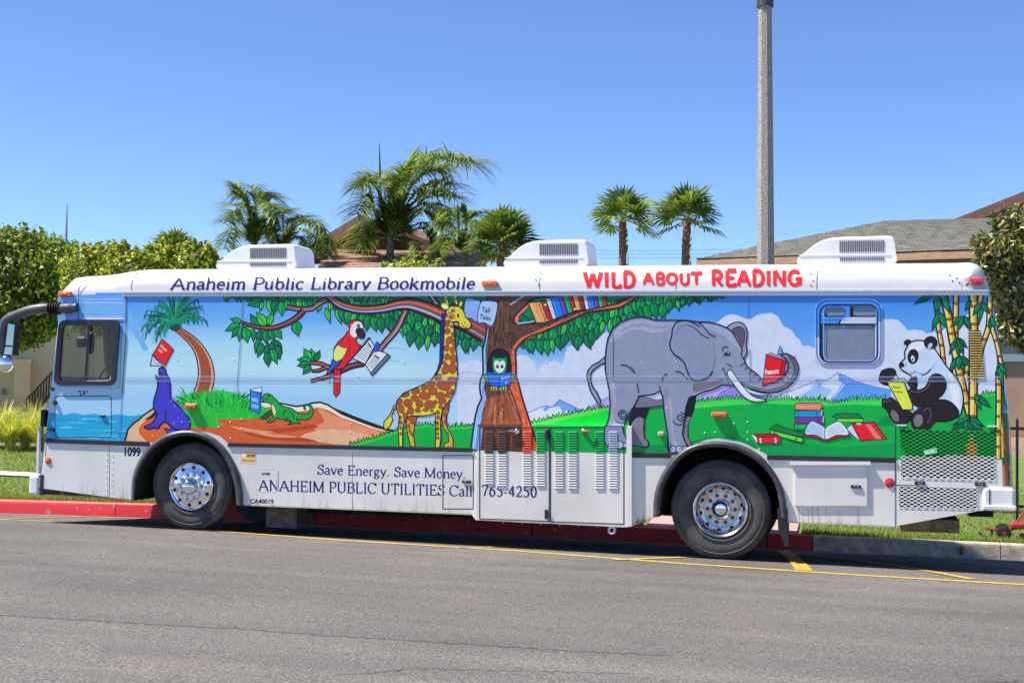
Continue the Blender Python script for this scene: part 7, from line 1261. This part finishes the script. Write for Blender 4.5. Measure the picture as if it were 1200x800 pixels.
queen('feather palm behind the first air conditioner with its tuft upright', 20, (300, 400), (300, 292), [([(296, 262), (288, 232), (278, 222)], 0, .9), ([(292, 270), (276, 248), (267, 260)], -1, .8), ([(300, 258), (302, 232), (294, 218)], .8, .8), ([(305, 262), (316, 240), (330, 248)], -1, .9), ([(292, 278), (274, 268), (266, 284)], 1, .7), ([(304, 268), (322, 252), (330, 272)], 1, .8), ([(298, 255), (288, 240), (272, 240)], 1.5, .8), ([(301, 250), (310, 226), (320, 232)], 1.2, .8)], .7)
queen('feather palm leaning right of the first air conditioner', 20.5, (330, 400), (332, 300), [([(338, 275), (352, 258), (372, 262), (386, 282)], 0, .8), ([(336, 280), (350, 268), (366, 274), (376, 292)], -1, .8), ([(332, 272), (332, 252), (340, 246)], .8, .6), ([(326, 280), (318, 266), (308, 272)], .5, .6), ([(338, 282), (354, 278), (366, 296)], 1, .7), ([(337, 272), (348, 256), (360, 254)], 1.2, .7)], .6)
WF = [leafmat('fan_leaf_a', (0.125, 0.206, 0.044), .35, .3), leafmat('fan_leaf_b', (0.206, 0.279, 0.066), .35, .3), leafmat('fan_leaf_c', (0.073, 0.125, 0.037), .35, .25), leafmat('fan_leaf_d', (0.324, 0.353, 0.118), .4, .3)]
FTR = M('fan_trunk_red', (.42, .19, .12), .9, nscale=7, rgb2=(.16, .075, .05), bump=1, bscale=10, bdist=.05)
def fanleaf(m, o, d, pet, R, mats=WF):
    d = unit(d); o = np.array(o, float); e = o+d*pet+np.array([0, 0, -.08*pet]); m.tube([o, (o+e)/2+np.array([0, 0, .03]), e], [.03, .022, .016], mats[3], 5); sd_ = np.cross(d, (0, 0, 1)); sd_ = unit(sd_) if np.linalg.norm(sd_) > .05 else np.array([1., 0, 0]); n_ = np.cross(sd_, d); roll = random.uniform(-.5, .5); a_, b_ = sd_*math.cos(roll)+n_*math.sin(roll), n_*math.cos(roll)-sd_*math.sin(roll); mat = random.choice(mats[:3])
    for k in range(26):
        t = math.radians(-118+236*k/25); dr = unit(d*math.cos(t)+a_*math.sin(t)); r = R*(.72+.28*math.cos(t*.8))*random.uniform(.9, 1.08); w_ = r*.062; sdv = unit(np.cross(dr, b_))*w_; f = b_*w_*.6*(1 if k % 2 else -1)
        p1 = e+dr*r*.08; p2 = e+dr*r*.6+f-np.array([0, 0, .03*r]); p3 = e+dr*r-np.array([0, 0, r*random.uniform(.08, .28)])
        m.mesh([e, p1-sdv*.25, p1+sdv*.25, p2-sdv, p2+sdv, p3], [(0, 1, 2), (1, 3, 4, 2), (3, 5, 4)], mat if random.random() < .8 else random.choice(mats))
def fan(label, Y, base_px, hub_px, n, pet, R, r0, r1, lo=-.5, hi=1., tmat=FTR, kind='fan_palm', sk=40):
    b = onY(base_px[0], 400, Y); z0 = lawnz2(b[0], Y)-.05; root = thing(kind, (b[0], Y, z0), label, 'palm tree', 'fan palms behind the bus'); O = np.array([b[0], Y, z0]); h = onY(*hub_px, Y)-O; m = MB(); N_ = 9; pts = [h*(k/N_)+np.array([math.sin(k*.7)*.05, 0, 0]) for k in range(N_)]+[h]; m.tube(pts, [r0+(r1-r0)*k/N_ for k in range(N_+1)], tmat, 12)
    for k in range(int(h[2]*34)):                 # old leaf bases round the trunk
        t = random.uniform(.25, .99); a = random.uniform(0, 6.283); rr = r0+(r1-r0)*t; c = h*t; o_ = c+np.array([math.cos(a)*rr*.9, math.sin(a)*rr*.9, 0]); sd_ = np.array([-math.sin(a), math.cos(a), 0])*.055; up = np.array([math.cos(a)*.07, math.sin(a)*.07, .16]); m.mesh([o_-sd_, o_+sd_, o_+sd_*.4+up, o_-sd_*.4+up, o_+up*.5+np.array([math.cos(a), math.sin(a), 0])*.03], [(0, 1, 4), (1, 2, 4), (2, 3, 4), (3, 0, 4)], tmat)
    m.build('trunk', root, smooth=False)
    for k in range(n):
        a = k*2.39996+random.uniform(-.2, .2); el = lo+(hi-lo)*((k+.5)/n)**.8; m = MB(); d = np.array([math.cos(a)*math.cos(el), math.sin(a)*math.cos(el), math.sin(el)]); fanleaf(m, h, d, pet*random.uniform(.8, 1.15), R*random.uniform(.85, 1.1)); m.build('frond', root)
    return root
fan('left one of the two tall thin palms on brown trunks', 46, (735, 0), (730, 257), 15, .75, 1.2, .23, .16, lo=-.45, hi=1.35); fan('right one of the two tall thin palms on brown trunks', 44, (801, 0), (805.5, 258), 17, .8, 1.25, .23, .16, lo=-.4, hi=1.35)
fan('bushy low palm just left of the middle air conditioner', 17, (592, 0), (590, 288), 30, .5, .68, .14, .12, lo=-.4, hi=1.3); fan('palm tuft showing above the yellow-green trees at left', 24, (205, 0), (204, 300), 22, .4, .75, .15, .13, lo=-.1, hi=1.2)
# ------------------------------------------------------------------ houses behind
def at(px, py, d):                                # point at camera depth d
    r = ray(px, py); return CAM+r*(d/FPX)
BRN = M('fascia_brown', (.24, .115, .07), .7, nscale=5, namp=.12); BRN2 = M('fascia_brown_light', (.46, .28, .19), .7, nscale=5, namp=.1); DBR = M('gable_dark_brown', (.13, .075, .055), .8, nscale=6, namp=.15)
def shingle(name, c1, c2, sc):
    m = bpy.data.materials.new(name); m.use_nodes = True; t = m.node_tree; b = t.nodes['Principled BSDF']; tc = t.nodes.new('ShaderNodeTexCoord'); br_ = t.nodes.new('ShaderNodeTexBrick'); br_.inputs['Scale'].default_value = sc; br_.inputs['Color1'].default_value = (*c1, 1); br_.inputs['Color2'].default_value = (*c2, 1); br_.inputs['Mortar'].default_value = (*[v*.5 for v in c2], 1); br_.inputs['Mortar Size'].default_value = .02; br_.inputs['Bias'].default_value = 0
    t.links.new(tc.outputs['Object'], br_.inputs['Vector']); n = t.nodes.new('ShaderNodeTexNoise'); n.inputs['Scale'].default_value = 3.5; n.inputs['Detail'].default_value = 5; t.links.new(tc.outputs['Object'], n.inputs['Vector']); r = t.nodes.new('ShaderNodeValToRGB'); r.color_ramp.elements[0].position = .3; r.color_ramp.elements[1].position = .7; r.color_ramp.elements[0].color = (.62, .62, .62, 1); r.color_ramp.elements[1].color = (1.15, 1.14, 1.12, 1); t.links.new(n.outputs[0], r.inputs[0]); x = t.nodes.new('ShaderNodeMix'); x.data_type = 'RGBA'; x.blend_type = 'MULTIPLY'; x.inputs[0].default_value = 1; t.links.new(br_.outputs[0], x.inputs[6]); t.links.new(r.outputs[0], x.inputs[7]); t.links.new(x.outputs[2], b.inputs['Base Color']); b.inputs['Roughness'].default_value = .9; return m
GSH = shingle('grey_shingle', (.27, .262, .205), (.2, .195, .16), 2.6); TSH = shingle('tan_shingle', (.52, .31, .21), (.40, .24, .165), 2.4)
def roofplane(m, A, B, C_, D, mat, rows=16, lift=.02):
    """a roof slope in overlapping shingle courses: A,B eave ends, D,C ridge ends; each course is a thin wedge with jittered tabs"""
    A, B, C_, D = [np.array(p, float) for p in (A, B, C_, D)]; n = unit(np.cross(B-A, D-A)); n = n if n[2] > 0 else -n
    for r in range(rows):
        t0, t1_ = r/rows, (r+1)/rows+.02; a0, b0, a1, b1 = A+(D-A)*t0, B+(C_-B)*t0, A+(D-A)*min(1, t1_), B+(C_-B)*min(1, t1_); K_ = max(3, int(np.linalg.norm(b0-a0)/.5))
        for k in range(K_):
            u0, u1 = k/K_, (k+1)/K_; j = random.uniform(-.12, .12)/rows*(D-A); q0, q1 = a0+(b0-a0)*u0+j*.3, a0+(b0-a0)*u1+j*.3; q2, q3 = a1+(b1-a1)*u1, a1+(b1-a1)*u0; m.face([q0+n*lift, q1+n*lift, q2, q3], mat); m.face([q0+n*lift, q1+n*lift, q1, q0], mat)
def slab(m, P4, th, mat):
    P4 = [np.array(p, float) for p in P4]; Q4 = [p-np.array([0, 0, th]) for p in P4]; m.face(P4, mat); m.face(Q4[::-1], mat)
    for k in range(4): m.face([P4[k], Q4[k], Q4[(k+1) % 4], P4[(k+1) % 4]], mat)
def wallbox(m, P4, z0, mat): P4 = [np.array(p, float) for p in P4]; Q4 = [np.array([p[0], p[1], z0]) for p in P4]; [m.face([P4[k], Q4[k], Q4[(k+1) % 4], P4[(k+1) % 4]], mat) for k in range(4)]
# right: long low building with a hipped grey roof
bR = thing('building', tuple(at(1000, 520, 31)), 'long brown building with a grey shingled hip roof behind the rear of the bus', 'building'); OR_ = np.array(bR.location); sb = lambda p: np.array(p)-OR_
eL, eR = at(816, 303.5, 30), at(1300, 286.5, 26.2); zE = eL[2]; eR = np.array([eR[0], eR[1], zE]); rL, rR = at(1040, 258.5, 36.5), at(1330, 258, 34.5); rR = np.array([rR[0], rR[1], rL[2]]); dv = unit(np.array([eR[1]-eL[1], -(eR[0]-eL[0]), 0])); dv = dv if dv[1] > 0 else -dv; bL, bRr = eL+dv*13, eR+dv*13
m = MB(); roofplane(m, sb(eL), sb(eR), sb(rR), sb(rL), GSH, 30); roofplane(m, sb(bL), sb(eL), sb(rL), sb(rL), GSH, 12); m.face([sb(bL), sb(bRr), sb(rR), sb(rL)], GSH); m.face([sb(eR), sb(bRr), sb(rR)], GSH); rf = m.build('roof', bR)
m = MB(); o1 = np.array([0, 0, .0]); slab(m, [sb(eL)+(0, 0, -.02), sb(eR)+(0, 0, -.02), sb(bRr)+(0, 0, -.02), sb(bL)+(0, 0, -.02)], .15, BRN2); i1 = unit(eR-eL); slab(m, [sb(eL)+i1*.12+dv*.1+(0, 0, -.172), sb(eR)+dv*.1+(0, 0, -.172), sb(bRr)-dv*.1+(0, 0, -.172), sb(bL)+i1*.12-dv*.1+(0, 0, -.172)], .16, BRN); m.build('fascia', bR)
WBR = M('stucco_brown', (.30, .2, .145), .9, nscale=2, namp=.12, bump=.2, bscale=30); m = MB(); wallbox(m, [sb(p)+(0, 0, -.33) for p in (eL+dv*.8+i1*.8, eR+dv*.8, bRr-dv*.8, bL-dv*.8+i1*.8)], -1.5, WBR); m.build('wall', bR)
fr = unit(eR-eL); cf = eL+dv*.8; 
def onwall(px, py, off=0.):                        # sight line meets the front wall
    r = ray(px, py); t = np.dot(cf-dv*off-CAM, dv)/np.dot(r, dv); return CAM+r*t
for x0, x1, lb in ((1150, 1225, None), (1245, 1300, None), (1000, 1080, None)):
    m = MB(); WFm = M('window_frame_white', (.7, .72, .72), .5); a, b, c, d = [sb(onwall(x, y, .04)) for x, y in ((x0, 388), (x1, 386), (x1, 423), (x0, 424))]; m.face([a, b, c, d], WFm); wf2 = m.build('window', bR); m = MB(); a, b, c, d = [sb(onwall(x, y, .05)) for x, y in ((x0+3, 394), (x1-3, 392), (x1-3, 414), (x0+3, 415))]; m.face([a, b, c, d], M('far_glass', (.05, .08, .14), .08, spec=.8)); m.build('pane', wf2)
m = MB(); q = [onwall(x, 517, .0) for x in (1110, 1320)]
for k in range(10):
    a = q[0]+(q[1]-q[0])*(k/10); b = q[0]+(q[1]-q[0])*((k+.96)/10); 
    P4 = [a-dv*.9, b-dv*.9, b-dv*.62, a-dv*.62]; P4 = [np.array([p[0], p[1], q[0][2]+.12]) for p in P4]; mm = MB(); slab(mm, [p-P4[0]*0 for p in P4], .5, M('planter_block', (.5, .33, .25), .85, nscale=8, namp=.12)); 
    if k == 0: pl_ = thing('planter_wall', tuple(P4[0]), 'low pinkish block edging at the foot of the brown building', 'planter wall')
    mm.v = [tuple(np.array(v)-np.array(pl_.location)) for v in mm.v]; mm.build('block', pl_)
# upper gable behind the ridge
gF = 36.8; gl, gp, gr = at(1096, 263, gF), at(1300, 188, gF-1), at(1500, 263, gF-2); gl[2] = min(gl[2], gr[2]); gr[2] = gl[2]; back = dv*9; m = MB()
gb = thing('building', tuple(gl), 'upper brown gable rising over the grey roof at the right edge', 'building'); sg_ = lambda p: np.array(p)-gl
roofplane(m, sg_(gl), sg_(gl+back), sg_(gp+back), sg_(gp), GSH, 10); roofplane(m, sg_(gr), sg_(gr+back), sg_(gp+back), sg_(gp), GSH, 10); m.build('roof', gb); m = MB()
for a, b in ((gl, gp), (gp, gr)):
    f = lambda p, o, z: sg_(p)-dv*o+np.array([0, 0, z]); m.mesh([f(a, .06, .06), f(b, .06, .06), f(b, .06, -.26), f(a, .06, -.2), f(a, -.1, .06), f(b, -.1, .06), f(b, -.1, -.26), f(a, -.1, -.2)], [(0, 1, 2, 3), (7, 6, 5, 4), (0, 4, 5, 1), (3, 2, 6, 7)], BRN)
    m.mesh([f(a, .0, -.18), f(b, .0, -.24), f(b, -.7, -.24), f(a, -.7, -.18)], [(0, 1, 2, 3)], BRN2)
m.build('rake_board', gb); m = MB(); m.face([sg_(gl+dv*.7)+(0, 0, -3), sg_(gl+dv*.7), sg_(gp+dv*.7)+(0, 0, -.1), sg_(gr+dv*.7), sg_(gr+dv*.7)+(0, 0, -3)], DBR); m.build('wall', gb)
# middle: house with a tan shingle roof and a brown gable
hm = 42.; A, Pk, B = at(362, 298, hm), at(432, 255, hm), at(552, 300, hm); B[2] = A[2]; dM = unit(np.array([.18, 1, 0])); O_ = A.copy(); O_[2] = 0.3; hM = thing('house', tuple(O_), 'tan-roofed house with a brown gable behind the feather palms', 'house'); s_ = lambda p: np.array(p)-O_
m = MB(); roofplane(m, s_(A), s_(A+dM*10), s_(Pk+dM*10), s_(Pk), TSH, 12); roofplane(m, s_(B), s_(B+dM*10), s_(Pk+dM*10), s_(Pk), TSH, 12)
e1, e2, e3, e4 = at(372, 316, hm-5), at(572, 316, hm-5), at(566, 292, hm-.8), at(380, 292, hm-.8); e2[2] = e1[2]; e3[2] = e4[2]; roofplane(m, s_(e1), s_(e2), s_(e3), s_(e4), TSH, 14); m.build('roof', hM); m = MB()
for a, b in ((A, Pk), (Pk, B)): f = lambda p, o, z: s_(p)-dM*o+np.array([0, 0, z]); m.mesh([f(a, .5, .05), f(b, .5, .05), f(b, .5, -.32), f(a, .5, -.32), f(a, .3, .05), f(b, .3, .05), f(b, .3, -.32), f(a, .3, -.32)], [(0, 1, 2, 3), (7, 6, 5, 4), (0, 4, 5, 1), (3, 2, 6, 7)], BRN2); m.mesh([f(a, .45, -.3), f(b, .45, -.3), f(b, -.1, -.3), f(a, -.1, -.3)], [(0, 1, 2, 3)], BRN)
m.build('rake_board', hM); m = MB(); m.face([s_(A)-(0, 0, .3), s_(Pk)-(0, 0, .3), s_(B)-(0, 0, .3)], DBR); wallbox(m, [s_(e1)+dM*.6-(0, 0, .1), s_(e2)+dM*.6-(0, 0, .1), s_(B+dM*10), s_(A+dM*10)], -1., M('stucco_tan', (.48, .36, .24), .9, nscale=2, namp=.08)); m.build('wall', hM); m = MB(); vp = s_(at(387, 300, hm-3)); m.tube([vp-(0, 0, .3), vp+(0, 0, .55)], .07, M('vent_pipe_grey', (.5, .45, .42), .6), 8); m.build('vent_pipe', hM)
# left: beige building, pillar, stair rail
BG = M('stucco_beige', (.78, .61, .42), .9, nscale=1.2, namp=.07, bump=.25, bscale=35); dL = 36.; a0 = at(-420, 480, dL); a1 = at(235, 480, dL+4); zt_ = at(20, 352, dL)[2]; O_ = a0.copy(); O_[2] = 0; bl_ = thing('building', tuple(O_), 'beige stucco building behind the dark green tree at left', 'building'); s_ = lambda p: np.array(p)-O_
fv = unit(np.array([a1[0]-a0[0], a1[1]-a0[1], 0])); bv = np.array([-fv[1], fv[0], 0]); c0 = np.array([a0[0], a0[1], zt_]); c1 = np.array([a1[0], a1[1], zt_]); m = MB(); wallbox(m, [s_(c0), s_(c1), s_(c1+bv*10), s_(c0+bv*10)], -1, BG); m.build('wall', bl_); m = MB(); q = [s_(c0)-fv*.6-bv*.6, s_(c1)+fv*.6-bv*.6, s_(c1)+fv*.6+bv*10.6, s_(c0)-fv*.6+bv*10.6]; slab(m, q, .25, BRN2); cc = [(q[0]+q[3])/2+fv*3+(0, 0, .6), (q[1]+q[2])/2-fv*3+(0, 0, .6)]; roofplane(m, q[0], q[1], cc[1], cc[0], TSH, 12); m.face([q[3], q[2], cc[1], cc[0]], TSH); m.face([q[1], q[2], cc[1]], TSH); m.face([q[0], q[3], cc[0]], TSH); m.build('roof', bl_)
def onL(px, py, off=0.): r = ray(px, py); t = np.dot(c0-bv*off-CAM, bv)/np.dot(r, bv); return CAM+r*t
PLm = M('stucco_orange', (.84, .58, .34), .9, nscale=2, namp=.05); m = MB(); a, b = s_(onL(17, 425, .6)), s_(onL(34, 490, .6)); 
def orbox(m, p, q_, dep, mat):                     # upright box on the left wall between two sight points, dep towards the camera
    x = np.dot(q_-p, fv); z = q_[2]-p[2]; P4 = [p, p+fv*x, p+fv*x+bv*dep, p+bv*dep]; T = [np.array([v[0], v[1], p[2]]) for v in P4]; slab(m, T, -z, mat)
orbox(m, a, b, .6, PLm); a2, b2 = s_(onL(-30, 420, .66)), s_(onL(36.5, 427, .66)); orbox(m, a2, b2, .66, PLm); m.build('pillar', bl_, label='orange-tan pillar with a cap'); m = MB(); a, b = s_(onL(2, 455, .03)), s_(onL(7, 462, .03)); orbox(m, a, b, .03, M('plate_tan', (.35, .25, .17), .6)); m.build('wall_plate', bl_)
RL = M('rail_dark_brown', (.06, .035, .028), .6); rt = thing('stair_railing', tuple(onL(30, 480, 1.2)), 'dark brown stair railing climbing to the right beside the front of the bus', 'railing'); OO = np.array(rt.location); r0_, r1_ = onL(30.5, 467, 1.2)-OO, onL(70, 425, 1.2)-OO; dn = np.array([0, 0, -.62]); m = MB(); m.tube([r0_, r1_], .045, RL, 6); m.build('handrail', rt); m = MB(); m.tube([r0_+dn, r1_+dn], .04, RL, 6); m.build('bottom_rail', rt)
for k in range(12): m = MB(); q = r0_+(r1_-r0_)*(k+.3)/12; m.tube([q, q+dn], .022, RL, 5); m.build('baluster', rt)
m = MB(); st_ = OO; 
for k in range(9): q = r0_+dn*1.0+(r1_-r0_)*k/9; m.box((q[0], q[1], q[2]-1.5), (q[0]+np.linalg.norm((r1_-r0_)[:2])/9+.02, q[1]+1.1, q[2]-.05), BG)
so_ = m.build('stair_flight', label='beige stair flight beside the railing', cat='stairs'); so_.location = tuple(OO)
# ------------------------------------------------------------------ lamp post
CON = M('aggregate_concrete', (.44, .40, .34), .9, nscale=60, rgb2=(.21, .195, .175), bump=.8, bscale=70, bdist=.01, detail=2, mixlo=.4, mixhi=.6)
YP = 5.0; pb = onY(898, 600, YP); zb = lawnz2(pb[0], YP); lp = thing('lamp_post', (pb[0], YP, zb), 'tall speckled concrete lamp post behind the rear half of the bus', 'lamp post'); m = MB(); top = onY(896.6, 4, YP); vs = []; zs = [0, top[2]-zb]; rs = [.152, .098]
for z, r, x in ((0, .156, pb[0]), (top[2]-zb, .1, top[0])):
    for k in range(8): t = math.radians(22.5+45*k-4); vs.append((x-pb[0]+r*math.cos(t), r*math.sin(t), z))
m.mesh(vs, [(k, (k+1) % 8, 8+(k+1) % 8, 8+k) for k in range(8)]+[tuple(range(8, 16))], CON); m.build('shaft', lp); m = MB(); tx_ = top[0]-pb[0]; H_ = top[2]-zb; m.tube([(tx_, 0, H_-.06), (tx_, 0, H_+.35)], [.125, .12], M('collar_dark_metal', (.09, .085, .08), .45, metal=.5), 12); m.build('collar', lp, smooth=True, angle=40); m = MB(); m.tube([(tx_, 0, H_+.3), (tx_, 0, H_+.9)], .05, MATS['collar_dark_metal'], 8); m.bbox((tx_-.35, -.2, H_+.88), (tx_+.35, .2, H_+1.08), MATS['collar_dark_metal'], .05); m.build('lamp_head', lp)
# thin mast at far left, power lines
m = MB(); q = onY(74, 400, 26); m.tube([(0, 0, 0), (0, 0, onY(74, 275, 26)[2]-lawnz2(q[0], 26)), (0, 0, onY(74, 240, 26)[2]-lawnz2(q[0], 26))], [.06, .045, .015], M('mast_grey', (.22, .26, .33), .6), 6); o = m.build('mast', label='thin grey mast above the trees at far left', cat='mast'); o.location = (q[0], 26, lawnz2(q[0], 26))
for k, (ya, yb, lb) in enumerate(((292.3, 293.5, 'highest of the three thin wires behind the two tall palms'), (296.6, 297.6, 'middle one of the three thin wires behind the two tall palms'), (301, 302, 'lowest of the three thin wires behind the two tall palms'))):
    a, b = onY(500, ya, 70), onY(1000, yb, 68); m = MB(); m.tube([a+(b-a)*t+np.array([0, 0, 1.2*(t-.45)**2-.05]) for t in np.linspace(0, 1, 16)], .014, M('wire_grey', (.12, .14, .18), .6), 4); m.build('power_line', label=lb, cat='wire', group='thin wires in the sky')
# iron fence at the right
FE = M('fence_black_iron', (.015, .015, .017), .45); YFc = 4.7; f0 = onY(1150, 500, YFc); fe = thing('iron_fence', (f0[0], YFc, lawnz2(f0[0], YFc)), 'thin black iron fence on the lawn right of the rear bumper', 'fence'); z0 = lawnz2(f0[0], YFc)
zt2 = onY(1192, 502, YFc)[2]-z0; zb2 = onY(1192, 593, YFc)[2]-z0; m = MB(); m.box((0, -.015, zt2-.02), (12, .015, zt2+.02), FE); m.build('top_rail', fe); m = MB(); m.box((0, -.015, zb2-.02), (12, .015, zb2+.02), FE); m.build('bottom_rail', fe); dxp = onY(1192, 500, YFc)[0]-f0[0]
for k in range(5):
    x = dxp+(k-0)*2.2; m = MB(); m.box((x-.017, -.017, -.25), (x+.017, .017, zt2+.1), FE); m.tube([(x, 0, zt2+.1), (x, 0, zt2+.15)], [.024, .004], FE, 6); m.build('post', fe)
# little red wheeled machine on the lawn
RM = M('machine_red', (.38, .03, .03), .35, coat=.3); YR = 3.75; c = onY(1178, 612, YR); mc = thing('garden_machine', (c[0], YR, lawnz2(c[0], YR)), 'small red wheeled garden machine on the grass just right of the rear bumper', 'garden machine')
mc.scale = (.85, .85, .85)
def wh(name, x, y, r, w_): m = MB(); m.lathe([(r*.35, -w_/2), (r*.8, -w_/2), (r, -w_*.3), (r, w_*.3), (r*.8, w_/2), (r*.35, w_/2), (r*.35, -w_/2)], (x, y, r), BLACK, 18); o = m.build(name, mc, smooth=True, angle=40); m = MB(); m.lathe([(0, -w_*.45), (r*.4, -w_*.4), (r*.4, w_*.4), (0, w_*.45)], (x, y, r), RM, 12); m.build('wheel_hub', o)
wh('wheel', -.02, 0, .11, .05); wh('wheel', .0, .45, .11, .05); wh('wheel', .42, .05, .09, .05)
m = MB(); m.tube([(-.28, .1, .16), (-.02, .1, .13), (.2, .1, .18), (.45, .1, .26)], .022, RM, 6); m.tube([(.12, .1, .18), (.3, .2, .42), (.42, .2, .5)], .02, RM, 6); m.tube([(-.02, .0, .11), (-.02, .45, .11)], .016, BLACK, 6); m.build('frame', mc, smooth=True); m = MB(); m.bbox((.08, .02, .17), (.3, .3, .27), RM, .03); m.bbox((.22, .08, .04), (.34, .22, .1), RM, .02); m.build('engine_cover', mc); m = MB(); m.tube([(-.27+.09*math.cos(t)-.0, .1, .1+.07*math.sin(t)) for t in [math.radians(a) for a in range(60, -200, -26)]], .018, BLACK, 6); m.build('hook', mc, smooth=True)
